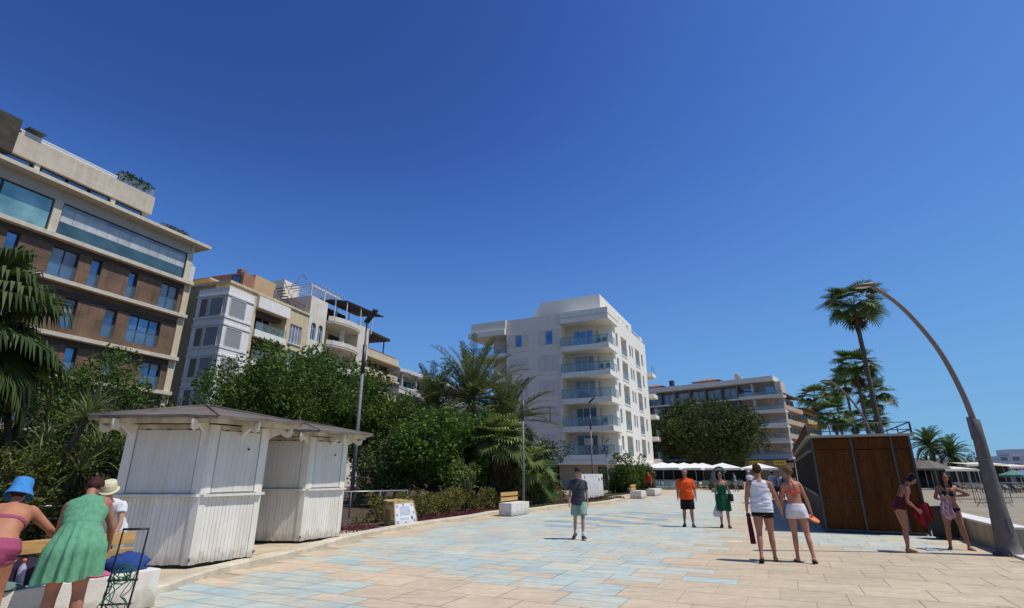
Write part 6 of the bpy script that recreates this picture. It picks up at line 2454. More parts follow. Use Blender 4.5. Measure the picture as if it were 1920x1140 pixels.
class Body:
    """a posed figure: facing +Y, feet on z = 0"""

    def __init__(s, name, label, loc, heading, height=1.75, sex='m', torso=(4, 0), pelvis=None, head=(0, 0), legs=None, arms=None, feet=(0, 0),
                 heavy=1.0, bust=0.0, belly=0.0, glute=.0, vox=.008, skin=(.42, .22, .14), curl=(35, 35), yaw=(8, -8), thumbs=None, group=None, face=True, build=True, lips=(.30, .09, .07)):
        k = s.k = height / 1.75
        s.t = thing(name, label, 'person', loc, heading, group)
        s.sex, s.vox = sex, vox
        sec = np.array(SEC[sex])
        s.H = sec[:, 0] * k
        s.Wd = sec[:, 1] * k * np.where(sec[:, 0] < .5, heavy, 1)
        s.Dp = sec[:, 2] * k * np.where(sec[:, 0] < .5, heavy, 1)
        s.Of = sec[:, 3] * k
        # spine curve
        tp, tl = DG(torso[0]), DG(torso[1])
        pv = DG(pelvis if pelvis is not None else torso[0] * .4)
        s.sp = []
        p = Vector((0, 0, 0))
        N = 90
        h0, h1 = -.14 * k, .70 * k
        hs = [h0 + (h1 - h0) * i / N for i in range(N + 1)]

        def ang(h):
            f = min(1, max(0, h / k / .34))
            f = f * f * (3 - 2 * f)
            a = pv + (tp - pv) * f
            if h / k > .52:                     # neck straightens partly
                g = min(1, (h / k - .52) / .12)
                a = a * (1 - .45 * g)
            return a, tl * f
        # integrate from the pelvis both ways
        pts = {}
        i0 = min(range(N + 1), key=lambda i: abs(hs[i]))
        dh = (h1 - h0) / N
        fr = []
        for i in range(N + 1):
            a, l = ang(hs[i])
            up = Vector((math.sin(l), math.sin(a) * math.cos(l), math.cos(a) * math.cos(l)))
            rt = Vector((math.cos(l), 0, -math.sin(l)))
            fw = up.cross(rt)
            fr.append((rt.normalized(), fw.normalized(), up.normalized()))
        P = [None] * (N + 1)
        P[i0] = Vector((0, 0, 0))
        for i in range(i0 + 1, N + 1):
            P[i] = P[i - 1] + fr[i][2] * dh
        for i in range(i0 - 1, -1, -1):
            P[i] = P[i + 1] - fr[i][2] * dh
        s.hs, s.fr, s.P = np.array(hs), fr, P
        # legs
        legs = legs or (((4, 4), (-4, 2)), ((4, 4), (-4, 2)))
        arms = arms or (((-2, 10), (12, 6)), ((-2, 10), (12, 6)))
        s.limbs = {}
        hw = (.088 if sex == 'm' else .092) * k
        J = {}
        for side, q, leg in ((-1, 'L', legs[0]), (1, 'R', legs[1])):
            hip = s.at(-.035 * k)[0] + s.at(0)[1][0] * hw * side
            kn = hip + adir(*leg[0], side) * .425 * k
            an = kn + adir(*leg[1], side) * .415 * k
            J[q] = (hip, kn, an)
        zmin = min(J['L'][2].z - (.075 * k if len(feet) < 3 else 0), J['R'][2].z - .075 * k)
        # lift of heel handled by the foot pitch
        dz = 0
        lows = []
        for q, fp in (('L', feet[0]), ('R', feet[1])):
            an = J[q][2]
            f = DG(fp)
            toe = an.z - .075 * k * math.cos(f) - max(0, math.sin(f)) * .15 * k + min(0, math.sin(f)) * -.05 * k * 0
            lows.append(min(an.z - .075 * k * math.cos(f), toe))
        dz = -min(lows)
        s.root = Vector((0, 0, dz))
        for i in range(N + 1):
            P[i] = P[i] + s.root
        T = 1.05 if sex == 'm' else 1.05
        hv = 1 + (heavy - 1) * .75
        for side, q in ((-1, 'L'), (1, 'R')):
            hip, kn, an = [v + s.root for v in J[q]]
            pts = [hip + Vector((0, -.005 * k, .02 * k)), hip.lerp(kn, .25), hip.lerp(kn, .55), hip.lerp(kn, .86), kn, kn.lerp(an, .12), kn.lerp(an, .32), kn.lerp(an, .62), kn.lerp(an, .86), an]
            rad = [.092 * T, .086 * T, .073 * T, .056, .053, .050, .0535, .042, .033, .034]
            sh = (an - kn).normalized()
            bk = Vector((0, -1, 0)) - sh * Vector((0, -1, 0)).dot(sh)
            pts[6] = pts[6] + bk * .012 * k
            pts[5] = pts[5] + bk * .006 * k
            s.limbs['leg' + q] = (pts, [r * k * (hv if i < 8 else 1) for i, r in enumerate(rad)])
        s.foot = {}
        for side, q, fp, yw in ((-1, 'L', feet[0], yaw[0]), (1, 'R', feet[1], yaw[1])):
            an = J[q][2] + s.root
            f, y = DG(fp), DG(yw)
            fw = Vector((math.sin(-y) * math.cos(f), math.cos(y) * math.cos(f), -math.sin(f)))
            dn = Vector((math.sin(-y) * -math.sin(f), -math.sin(f) * math.cos(y), -math.cos(f)))
            s.foot[q] = (an, fw, dn)
        for side, q, arm in ((-1, 'L', arms[0]), (1, 'R', arms[1])):
            c, (rt, fw, up) = s.at(.485 * k)
            sw = (.188 if sex == 'm' else .152) * k * (1 + (heavy - 1) * .5)
            shd = c + rt * sw * side - fw * .012 * k
            el = shd + adir(*arm[0], side) * .295 * k
            wr = el + adir(*arm[1], side) * .25 * k
            m = 1.0 if sex == 'm' else .86
            m *= hv
            pts = [shd - rt * side * .035 * k + up * .0 * k, shd, shd.lerp(el, .3), shd.lerp(el, .65), el, el.lerp(wr, .22), el.lerp(wr, .6), wr]
            rad = [.052 * m, .056 * m, .049 * m, .043 * m, .038 * m, .040 * m, .032 * m, .025 * (m ** .5)]
            s.limbs['arm' + q] = (pts, [r * k for r in rad])
        # head
        c, (rt, fw, up) = s.at(.66 * k)
        hp, hy = DG(head[0]), DG(head[1])
        base = Vector((0, math.sin(hp), math.cos(hp)))
        hu = base
        hf0 = Vector((0, math.cos(hp), -math.sin(hp)))
        hr = Vector((math.cos(hy), 0, 0)) + hf0 * math.sin(hy)
        hf = hu.cross(hr).normalized()
        hr = hf.cross(hu)
        s.hc = c + hu * .085 * k + hf * .022 * k
        s.hax = (hr, hf, hu)
        s.head = lambda x, y, z: s.hc + (hr * x + hf * y + hu * z) * k
        s.thumbs = thumbs or (None, None)
        s.curl = curl
        s.bust, s.belly, s.glute = bust, belly, glute
        s.skin, s.lips = skin, lips
        s.face = face
        s.hands = {}
        if build:
            s.build()

    def at(s, h):
        i = int(round((h - s.hs[0]) / (s.hs[1] - s.hs[0])))
        i = min(max(i, 0), len(s.P) - 1)
        return s.P[i], s.fr[i]

    def wd(s, h):
        return np.interp(h, s.H, s.Wd), np.interp(h, s.H, s.Dp), np.interp(h, s.H, s.Of)

    def loft(s, mb, h0, h1, infl=0.0, n=22, m=28, ex=2.3, fn=None, cap=True, mi=0):
        vs, fs = [], []
        for i in range(n + 1):
            h = h0 + (h1 - h0) * i / n
            c, (rt, fw, up) = s.at(h)
            w, d, o = s.wd(h)
            e = infl(h / s.k) if callable(infl) else infl
            for j in range(m):
                t = 2 * PI * j / m
                ct, st = math.cos(t), math.sin(t)
                r = (abs(ct) ** ex + abs(st) ** ex) ** (-1 / ex)
                x, y = (w + e) * ct * r, (d + e) * st * r
                if fn:
                    x, y = fn(h / s.k, t, x, y)
                vs.append(c + rt * x + fw * (y + o))
        for i in range(n):
            for j in range(m):
                a, b = i * m + j, i * m + (j + 1) % m
                fs.append((a, b, b + m, a + m))
        if cap:
            fs.append(tuple(range(m - 1, -1, -1)))
            fs.append(tuple(range(n * m, (n + 1) * m)))
        mb.add(vs, fs, mi, True)

    def limb(s, mb, q, f0=0.0, f1=1.0, infl=0.0, n=14, mi=0, cap=True):
        pts, rad = s.limbs[q]
        L = [0]
        for a, b in zip(pts, pts[1:]):
            L.append(L[-1] + (b - a).length)
        tot = L[-1]
        pp, rr_ = [], []
        for i in range(n + 1):
            x = (f0 + (f1 - f0) * i / n) * tot
            j = max(0, min(len(L) - 2, int(np.searchsorted(L, x)) - 1))
            u = (x - L[j]) / (L[j + 1] - L[j])
            pp.append(pts[j].lerp(pts[j + 1], u))
            e = infl(i / n) if callable(infl) else infl
            rr_.append(rad[j] + (rad[j + 1] - rad[j]) * u + e)
        mb.tube(pp, rr_, 16, mi, cap)

    def bonus(s, mb, e=0.0, which=('bust', 'belly', 'glute')):
        k = s.k
        if s.bust and 'bust' in which:
            c, (rt, fw, up) = s.at(.355 * k)
            for sd_ in (-1, 1):
                p = c + rt * .068 * k * sd_ + fw * (.075 * k)
                r = s.bust * k + e
                mb.ball(p, (r, r * .95, r), 14)
        if s.belly and 'belly' in which:
            c, (rt, fw, up) = s.at(.13 * k)
            mb.ball(c + fw * .05 * k, (.13 * k + e, s.belly * k + e, .13 * k + e), 14)
        if s.glute and 'glute' in which:
            c, (rt, fw, up) = s.at(-.055 * k)
            for sd_ in (-1, 1):
                r = s.glute * k + e
                mb.ball(c + rt * .072 * k * sd_ - fw * .058 * k, (r, r * .95, r * 1.05), 14)

    def shoe_pts(s, q):
        an, fw, dn = s.foot[q]
        k = s.k
        return [an + fw * x * k + dn * z * k for x, z in ((-.055, .045), (-.03, .045), (.03, .040), (.09, .050), (.14, .058), (.175, .062), (.20, .064))], \
               [(.022 * k, .022 * k), (.036 * k, .032 * k), (.039 * k, .036 * k), (.043 * k, .025 * k), (.045 * k, .017 * k), (.038 * k, .013 * k), (.018 * k, .008 * k)]

    def build(s):
        k = s.k
        mb = MB()
        s.loft(mb, -.125 * k, .66 * k, 0, 44, 30, 2.25)
        s.bonus(mb)
        # neck to head
        for q in s.limbs:
            s.limb(mb, q, 0, 1, 0, 20)
        # shoulders
        for q in 'LR':
            p = s.limbs['arm' + q][0]
            c, (rt, fw, up) = s.at(.54 * k)
            mb.tube([c, c.lerp(p[1], .6), p[1]], [.045 * k, .050 * k, .052 * k], 12)
        # feet with toes
        for side, q in ((-1, 'L'), (1, 'R')):
            pts, rad = s.shoe_pts(q)
            an, fw, dn = s.foot[q]
            sd_ = fw.cross(dn)
            mb.tube(pts[:6], rad[:6], 12, side=sd_)
            mb.tube([an - dn * .02 * k, an + dn * .03 * k], [.036 * k, .036 * k], 10)
            for j in range(5):
                o = (j - 2) * .0165 * k
                b0 = pts[4] + sd_ * o
                ln = (.062, .060, .054, .048, .040)[j if side * sd_.x < 0 else 4 - j] * k
                mb.tube([b0, b0 + fw * ln * .6 + dn * .004 * k, b0 + fw * ln + dn * .006 * k], [.0105 * k, .0095 * k, .006 * k], 8)
        # head
        hr, hf, hu = s.hax
        hb = []

        def hball(x, y, z, r):
            m = MB().ball((0, 0, 0), r, 16)
            mb.add([s.head(x + v[0], y + v[1], z + v[2]) for v in m.v], m.f, 0, True)
        hball(0, -.008, .030, (.074, .093, .088))
        hball(0, .018, -.030, (.060, .070, .080))
        hball(0, .045, -.082, (.036, .040, .034))
        hball(0, .088, .036, (.050, .012, .012))
        for sx in (-1, 1):
            hball(.078 * sx, -.005, -.005, (.010, .022, .032))
            hball(.036 * sx, .066, -.028, (.024, .022, .022))
        mb.tube([s.head(0, .088, .022), s.head(0, .100, -.004), s.head(0, .112, -.026)], [.009 * k, .012 * k, .015 * k], 10)
        mb.tube([s.head(-.016, .094, -.030), s.head(.016, .094, -.030)], .009 * k, 8)
        mb.tube([s.head(-.022, .083, -.058), s.head(0, .091, -.056), s.head(.022, .083, -.058)], [.006 * k, .009 * k, .006 * k], 8)
        c, fr_ = s.at(.56 * k)
        mb.tube([c, s.at(.62 * k)[0], s.head(0, -.02, -.06)], [.062 * k * (1 if s.sex == 'm' else .86), .055 * k * (1 if s.sex == 'm' else .84), .054 * k * (1 if s.sex == 'm' else .85)], 14)
        # hands
        for i, (side, q) in enumerate(((-1, 'L'), (1, 'R'))):
            pts, rad = s.limbs['arm' + q]
            wr = pts[-1]
            d = (pts[-1] - pts[-3]).normalized()
            hint = Vector(s.thumbs[i]) if s.thumbs[i] else (Vector((0, 1, 0)) if abs(d.y) < .75 else Vector((0, 0, 1)))
            wv = (hint - d * hint.dot(d)).normalized()
            n = d.cross(wv).normalized()
            inn = Vector((-side, 0, 0)) if abs(d.x) < .75 else Vector((0, -1, 0))
            if n.dot(inn) < 0:
                n = -n
            mb.tube([wr - d * .01 * k, wr + d * .03 * k, wr + d * .085 * k], [(.026 * k, .020 * k), (.036 * k, .017 * k), (.040 * k, .014 * k)], 12, side=wv)
            cu = DG(s.curl[i])
            tips = []
            for j in range(4):
                o = (1.5 - j) * .0215 * k
                L = (.070, .080, .074, .058)[j] * k
                b0 = wr + d * .082 * k + wv * o
                p = b0
                path = [p - d * .012 * k]
                for g, (fl, a) in enumerate(((.45, .5), (.32, 1.2), (.23, 1.7))):
                    dd = d * math.cos(cu * a) + n * math.sin(cu * a) + wv * (.05 * (1.5 - j))
                    p = p + dd.normalized() * L * fl
                    path.append(p)
                mb.tube(path, [.0088 * k, .0085 * k, .0078 * k, .006 * k], 8)
                tips.append(p)
            th0 = wr + d * .028 * k + wv * .030 * k
            p1 = th0 + (d * .62 + wv * .55 + n * .35).normalized() * .036 * k
            p2 = p1 + (d * .85 + wv * .1 + n * .5).normalized() * .030 * k
            mb.tube([th0 - wv * .012 * k, p1, p2], [.013 * k, .0105 * k, .0075 * k], 8)
            s.hands[q] = (wr + d * .10 * k + n * .028 * k, d, wv, n)
        o = remeshed(mb, 'body', [M_SKIN], s.t, s.vox, 5, .5)
        s.body = o
        me = o.data
        n = len(me.vertices)
        co = np.empty(n * 3, np.float32)
        me.vertices.foreach_get('co', co)
        co = co.reshape(-1, 3)
        s.co = co
        s._params()
        # colours: skin with lips, eyes and brows painted on the surface itself
        col = np.tile(np.array(s.skin), (n, 1))
        hc = np.array(s.hc)
        A = np.array([list(a) for a in s.hax])
        lc = (co - hc) @ A.T / k
        hm = np.abs(lc).max(1) < .15
        red = hm & (lc[:, 1] > .03) & (lc[:, 2] < .02)
        col[red] *= np.array([1.06, .94, .92])
        if s.face:
            for sx in (-1, 1):
                e = hm & (np.linalg.norm((lc - [sx * .033, .082, .006]) / [1.5, 2.2, .8], axis=1) < .013)
                col[e] = (.05, .035, .03)
                bw = hm & (np.linalg.norm((lc - [sx * .035, .09, .030]) / [2.6, 2.5, .7], axis=1) < .010)
                col[bw] = np.array(s.skin) * .35
            li = hm & (np.linalg.norm((lc - [0, .09, -.058]) / [2.0, 2.5, .75], axis=1) < .012)
            col[li] = s.lips
        # palms of sun and shade: knees, elbows and knuckles slightly redder
        at = me.color_attributes.new('Col', 'FLOAT_COLOR', 'POINT')
        at.data.foreach_set('color', np.c_[col, np.ones(n)].astype(np.float32).ravel())

    def _params(s):
        co = s.co
        P = np.array([list(p) for p in s.P])
        UP = np.array([list(f[2]) for f in s.fr])
        RT = np.array([list(f[0]) for f in s.fr])
        FW = np.array([list(f[1]) for f in s.fr])
        d = co[:, None, :] - P[None]
        pl = np.abs(np.einsum('nij,ij->ni', d, UP)) + .15 * np.abs(np.einsum('nij,ij->ni', d, FW))
        i = pl.argmin(1)
        s.th = s.hs[i] / s.k
        dd = d[np.arange(len(co)), i]
        s.tx = np.einsum('nj,nj->n', dd, RT[i]) / s.k
        s.ty = np.einsum('nj,nj->n', dd, FW[i]) / s.k
        w, dp, of = s.wd(s.hs[i])
        tor = (np.sqrt((s.tx * s.k / w) ** 2 + ((s.ty * s.k - of) / dp) ** 2) - 1) * .1
        best, lab = tor.copy(), np.full(len(co), 'torso', dtype=object)
        s.lf = np.zeros(len(co))
        for q, (pts, rad) in s.limbs.items():
            pp = np.array([list(p) for p in pts])
            Lc = np.r_[0, np.cumsum(np.linalg.norm(np.diff(pp, axis=0), axis=1))]
            for j in range(len(pp) - 1):
                a, b = pp[j], pp[j + 1]
                u = np.clip((co - a) @ (b - a) / ((b - a) @ (b - a)), 0, 1)
                dist = np.linalg.norm(co - (a + u[:, None] * (b - a)), axis=1) - (rad[j] + (rad[j + 1] - rad[j]) * u)
                m = dist < best
                best[m] = dist[m]
                lab[m] = q
                s.lf[m] = ((Lc[j] + u * (Lc[j + 1] - Lc[j])) / Lc[-1])[m]
        hm = np.linalg.norm(co - np.array(s.hc), axis=1) < .15 * s.k
        lab[hm & (s.th > .58)] = 'head'
        s.lab = lab
        s.isleg = np.array([str(l).startswith('leg') for l in lab])
        s.isarm = np.array([str(l).startswith('arm') for l in lab])

    def shell(s, name, mask, off, m, wrinkle=0.0, parent=None):
        """clothing lifted off the body surface where mask holds"""
        me = s.body.data
        nf = len(me.polygons)
        lt = np.empty(nf, np.int32); ls = np.empty(nf, np.int32)
        me.polygons.foreach_get('loop_total', lt); me.polygons.foreach_get('loop_start', ls)
        vi = np.empty(len(me.loops), np.int32); me.loops.foreach_get('vertex_index', vi)
        q = lt == 4
        F = vi[ls[q][:, None] + np.arange(4)]
        nr = np.empty(len(me.vertices) * 3, np.float32); me.vertices.foreach_get('normal', nr); nr = nr.reshape(-1, 3)
        keep = mask[F].all(1)
        F = F[keep]
        if len(F) == 0:
            return None
        ids, inv = np.unique(F, return_inverse=True)
        F = inv.reshape(-1, 4)
        V0 = s.co[ids]
        o_ = off(ids) if callable(off) else np.full(len(ids), off)
        if wrinkle:
            w = np.array([noise.noise(Vector((p[0] * 7, p[1] * 7, p[2] * 15))) for p in V0])
            o_ = o_ + wrinkle * w
        Vo = V0 + nr[ids] * o_[:, None]
        # closed rim back to the skin
        e = np.concatenate([F[:, [0, 1]], F[:, [1, 2]], F[:, [2, 3]], F[:, [3, 0]]])
        key = np.sort(e, 1)
        uq, idx, cnt = np.unique(key, axis=0, return_index=True, return_counts=True)
        be = e[idx[cnt == 1]]
        n = len(ids)
        rim = np.stack([be[:, 1], be[:, 0], be[:, 0] + n, be[:, 1] + n], 1)
        VV = np.concatenate([Vo, V0 - nr[ids] * .002])
        return mesh_np(name, VV, np.concatenate([F, rim]), m, parent or s.t, True)

    # -------------------------------------------------- garments
    def tee(s, m, sleeve=.36, infl=.020, hem=-.07, name='t_shirt', neck=.565, flare=.012, parent=None):
        k = s.k
        mb = MB()
        f = lambda h: (infl + max(0, (.3 - h)) * flare / .3) * (1 if h < .5 else max(.25, 1 - (h - .5) * 9)) + .003 * math.sin(h * 60)
        s.loft(mb, hem * k, neck * k, lambda h: f(h) * k, 34, 36, 2.4)
        s.bonus(mb, infl * .8 * k, ('bust', 'belly'))
        for q in 'LR':
            p = s.limbs['arm' + q][0]
            c, fr_ = s.at(.53 * k)
            mb.tube([c, c.lerp(p[1], .6), p[1]], [.052 * k, .060 * k, .066 * k], 14)
            s.limb(mb, 'arm' + q, 0, sleeve, lambda u: (.016 + .012 * u) * k, 10)
        o = remeshed(mb, name, [m], parent or s.t, max(.009, s.vox), 3)
        s.fold(o, .011, (7, 7, 5))
        s.fold(o, .005, (22, 22, 9))
        return o

    def fold(s, o, amp, sc=(9, 9, 4)):
        me = o.data
        n = len(me.vertices)
        co = np.empty(n * 3, np.float32); me.vertices.foreach_get('co', co); co = co.reshape(-1, 3)
        nr = np.empty(n * 3, np.float32); me.vertices.foreach_get('normal', nr); nr = nr.reshape(-1, 3)
        w = np.array([noise.noise(Vector((p[0] * sc[0] + 3, p[1] * sc[1], p[2] * sc[2]))) for p in co])
        co = co + nr * (w * amp)[:, None]
        me.vertices.foreach_set('co', co.astype(np.float32).ravel())
        me.update()

    def shorts(s, m, leg=.34, infl=.022, top=.09, flare=.03, name='shorts', parent=None):
        k = s.k
        mb = MB()
        s.loft(mb, -.11 * k, top * k, lambda h: (.016 if h > -.03 else .02) * k, 14, 30, 2.3)
        s.bonus(mb, .012 * k, ('glute',))
        for q in 'LR':
            s.limb(mb, 'leg' + q, .0, leg, lambda u: (infl * .7 + flare * u) * k, 12)
        o = remeshed(mb, name, [m], parent or s.t, max(.009, s.vox), 3)
        s.fold(o, .006)
        return o

    def skirt(s, m, top, hem, w0, w1, d0, d1, pl=14, amp=.018, upper=None, name='dress', sway=(0, 0), bodice=None, thick=.0):
        """hanging pleated cloth from height `top` on the spine to world height `hem`; optional fitted bodice"""
        k = s.k
        mb = MB()
        if bodice:
            s.loft(mb, (top - .02) * k, bodice * k, lambda h: .012 * k, 20, 48, 2.3, cap=False)
        c, (rt, fw, up) = s.at(top * k)
        n, M = 16, 96
        vs, fs = [], []
        w, d, o = s.wd(top * k)
        hip, fr_ = s.at(-.03 * k)
        end = Vector((hip.x + sway[0], hip.y + sway[1], hem))
        rr = random.Random(int(w0 * 1000) + pl)
        ph = [rr.uniform(0, 6) for _ in range(4)]
        for i in range(n + 1):
            f = i / n
            g = min(1, f * 2.2)
            # path leaves along the spine and turns to hang straight down
            pc = c.lerp(hip, min(1, f * 2.0)) if f < .5 else hip.lerp(end, (f - .5) * 2)
            ww = (w + .024 * k) * (1 - g) + g * (w0 + (w1 - w0) * f) * k
            dd = (d + .024 * k) * (1 - g) + g * (d0 + (d1 - d0) * f) * k
            a = amp * k * f ** .8
            tf = max(0, 1 - f * 2)
            R_, F_ = rt, (fw * tf + Vector((0, 1, 0)) * (1 - tf)).normalized()
            for j in range(M):
                t = 2 * PI * j / M
                q = 1 + 0
                wob = a * (math.sin(t * pl + ph[0] + math.sin(t * 3 + ph[1]) * 1.1) + .5 * math.sin(t * (pl * 1.7) + ph[2]))
                x, y = (ww + wob) * math.cos(t), (dd + wob) * math.sin(t) + o * (1 - f)
                p = pc + R_ * x + F_ * y
                if i == n:
                    p.z += .012 * k * math.sin(t * 5 + ph[3])
                vs.append(p)
        for i in range(n):
            for j in range(M):
                a, b = i * M + j, i * M + (j + 1) % M
                fs.append((a + M, b + M, b, a))
        mb.add(vs, fs, 0, True)
        if bodice:
            s.bonus(mb, .010 * k, ('bust',))
        o = mb.done(name, m, s.t)
        return o

    def shoes(s, m, high=.0, name='shoe', sole=None, flat=False):
        k = s.k
        for q in 'LR':
            pts, rad = s.shoe_pts(q)
            an, fw, dn = s.foot[q]
            sd_ = fw.cross(dn)
            mb = MB()
            if flat:
                mb.tube([p + dn * ((.012 - (r[1] / k - .02) * 0) * k) + dn * r[1] * .8 for p, r in zip(pts, rad)], [(r[0] * 1.15, .008 * k) for r in rad], 12, side=sd_)
                mb.tube([pts[4] - sd_ * .040 * k + dn * .0 * k, pts[3] - dn * .026 * k + fw * .01 * k, pts[4] + sd_ * .040 * k], .009 * k, 8)
                o = mb.done('flip_flop' if name == 'shoe' else name, m, s.t)
            else:
                mb.tube([p - dn * .002 * k for p in pts], [(r[0] * 1.28, r[1] * 1.30) for r in rad], 14, side=sd_)
                mb.tube([an - dn * (.005 + high) * k - fw * .006 * k, an + dn * .03 * k], [.043 * k, .046 * k], 12)
                o = remeshed(mb, name, [m], s.t, .008, 2)
                if sole:
                    sb = MB()
                    sb.tube([p + dn * (r[1] * 1.12) for p, r in zip(pts, rad)], [(r[0] * 1.34, .012 * k) for r in rad], 12, side=sd_)
                    sb.done('sole', sole, o)

    def socks(s, m):
        k = s.k
        for q in 'LR':
            mb = MB()
            s.limb(mb, 'leg' + q, .88, 1.0, .006 * k, 4)
            mb.done('sock', m, s.t)

    def hair(s, m, style='short', seed=1, name='hair'):
        k = s.k
        mb = MB()

        def hball(x, y, z, r, n=18):
            b = MB().ball((0, 0, 0), r, n)
            mb.add([s.head(x + v[0], y + v[1], z + v[2]) for v in b.v], b.f, 0, True)
        hball(0, -.022, .042, (.084, .098, .090))
        hball(0, -.045, .000, (.078, .072, .075))
        for sx in (-1, 1):
            hball(.070 * sx, -.02, .02, (.020, .040, .045))
        if style == 'bun':
            hball(0, -.075, .125, (.040, .040, .036))
            hball(0, -.05, .09, (.05, .05, .04))
        elif style == 'lowbun':
            hball(0, -.125, -.010, (.046, .040, .044))
        elif style == 'bob':
            hball(0, -.05, -.045, (.084, .068, .075))
            for sx in (-1, 1):
                hball(.072 * sx, -.01, -.035, (.026, .045, .07))
        elif style == 'long':
            for sx in (-1, 1):
                mb.tube([s.head(.066 * sx, .0, .04), s.head(.082 * sx, -.01, -.05), s.head(.085 * sx, .012, -.16), s.head(.080 * sx, .045, -.26)], [.03 * k, .034 * k, .036 * k, .014 * k], 12)
            mb.tube([s.head(0, -.07, .02), s.head(0, -.085, -.10), s.head(0, -.085, -.22)], [(.07 * k, .04 * k), (.085 * k, .035 * k), (.07 * k, .02 * k)], 14, side=s.hax[0])
        elif style == 'tied':
            mb.tube([s.head(0, -.10, .03), s.head(0, -.13, -.03), s.head(0, -.12, -.12)], [.03 * k, .03 * k, .012 * k], 12)
        o = remeshed(mb, name, [m], s.t, .007, 2)
        s.fold(o, .010, (34, 34, 12))
        return o

    def sphere_map(s, prof, tilt=0, c=(0, 0, 0), sx=.083, sy=.102, n=32, wave=0.0):
        """surface of revolution on the head (hats)"""
        vs, fs = [], []
        for r, z in prof:
            for j in range(n):
                t = 2 * PI * j / n
                zz = z + wave * math.sin(2 * t + .6) * max(0, r - 1)
                x, y = c[0] + r * sx * math.cos(t), c[1] + r * sy * math.sin(t)
                y2, z2 = y * math.cos(tilt) - zz * math.sin(tilt), y * math.sin(tilt) + zz * math.cos(tilt)
                vs.append(s.head(x, y2, c[2] + z2))
        for i in range(len(prof) - 1):
            for j in range(n):
                a, b = i * n + j, i * n + (j + 1) % n
                fs.append((a, b, b + n, a + n))
        fs.append(tuple(range((len(prof) - 1) * n, len(prof) * n)))
        return vs, fs
# ================================================================== the people of the photograph
C_DARK = cloth('black_shorts_cloth', (.012, .012, .014))
H_BROWN = mat('brown_hair', (.050, .024, .011), .75, .5, 9, .6, 60, stretch=(3, 3, .6), spec=.12)
H_DARK = mat('dark_hair', (.018, .012, .010), .45, .5, 9, .6, 60, stretch=(3, 3, .6), spec=.12)
H_RED = mat('auburn_hair', (.060, .020, .018), .45, .5, 9, .6, 60, stretch=(3, 3, .6), spec=.12)
H_BLOND = mat('ash_blond_hair', (.17, .105, .055), .75, .5, 9, .6, 60, stretch=(3, 3, .6), spec=.12)
H_GREY = mat('grey_hair', (.24, .22, .20), .75, .4, 9, .6, 60, spec=.12)
M_SOLE = mat('white_sole_rubber', (.55, .55, .54), .7, .1, 6)
S_DARKSHOE = mat('dark_trainer', (.022, .023, .028), .6, .3, 9)


def world_of(b, v):
    m = Matrix.Translation(b.t.location) @ Matrix.Rotation(b.t.rotation_euler[2], 4, 'Z')
    return m @ Vector(v)


# ---- boy in cap
b = Body('person', 'boy in dark cap, grey t-shirt and pale green shorts walking toward the camera', (1.77, 14.8, 0), PI - .12, 1.70, 'm', torso=(2, 0), head=(6, 10),
         legs=(((15, 1), (5, -1)), ((-10, 3), (-24, 2))), arms=(((-9, 9), (2, 4)), ((9, 10), (24, 5))), feet=(-6, 22), heavy=.90, skin=(.44, .24, .155), yaw=(18, -20))
b.tee(cloth('charcoal_tee', (.050, .054, .064)), sleeve=.42, infl=.032, hem=-.10)
b.shorts(cloth('pale_green_shorts', (.235, .335, .275)), leg=.40, infl=.030, flare=.045, top=.02)
b.shoes(S_DARKSHOE, sole=M_SOLE)
b.socks(mat('white_sock', (.6, .6, .6), .9, .1, 9))
b.hair(H_BROWN, 'short')
v, f = b.sphere_map([(1.06, .045), (1.08, .07), (1.02, .105), (.78, .138), (.4, .152), (.05, .156)], 0)
cp = MB().add(v, f, 0, True)
k = b.k
bill = []
for i in range(9):
    a = PI / 2 + (i - 4) * .22
    for r in (1.0, 1.72 - .05 * abs(i - 4)):
        bill.append(b.head(math.cos(a) * .083 * r, math.sin(a) * .102 * r, .052 - (r - 1) * .03))
cp.add(bill, [(2 * i, 2 * i + 2, 2 * i + 3, 2 * i + 1) for i in range(8)], 0, True)
cp.done('cap', mat('black_cap', (.018, .018, .022), .85, .2, 9), b.t)
sb = MB()
pts = []
for i in range(15):
    f_ = i / 14
    h = .54 - .46 * f_
    c, (rt, fw, up) = b.at(h * k)
    w, d, o = b.wd(h * k)
    x = (-.10 + .25 * f_)
    pts.append(c + rt * x * k + fw * (math.sqrt(max(.02, 1 - (x * k / (w + .03)) ** 2)) * (d + .042)))
sb.tube(pts, .012, 6)
sb.done('shoulder_strap', M_BLACK, b.t)

# ---- man in orange
b = Body('person', 'stout man in bright orange shirt and black shorts walking toward the camera', (5.69, 18.1, 0), PI - .28, 1.70, 'm', torso=(1, 0), head=(8, 0),
         legs=(((9, 3), (-2, 2)), ((-7, 4), (-12, 3))), arms=(((2, 14), (20, 4)), ((-3, 13), (8, 5))), heavy=1.13, belly=.125, skin=(.36, .165, .10), yaw=(14, -14), feet=(0, 6))
b.tee(cloth('orange_shirt', (.72, .085, .012), .12), sleeve=.46, infl=.034, hem=-.10, flare=.02)
b.shorts(C_DARK, leg=.46, infl=.026, flare=.035, top=.02)
b.shoes(S_DARKSHOE, sole=S_DARKSHOE)
b.hair(H_GREY, 'short')

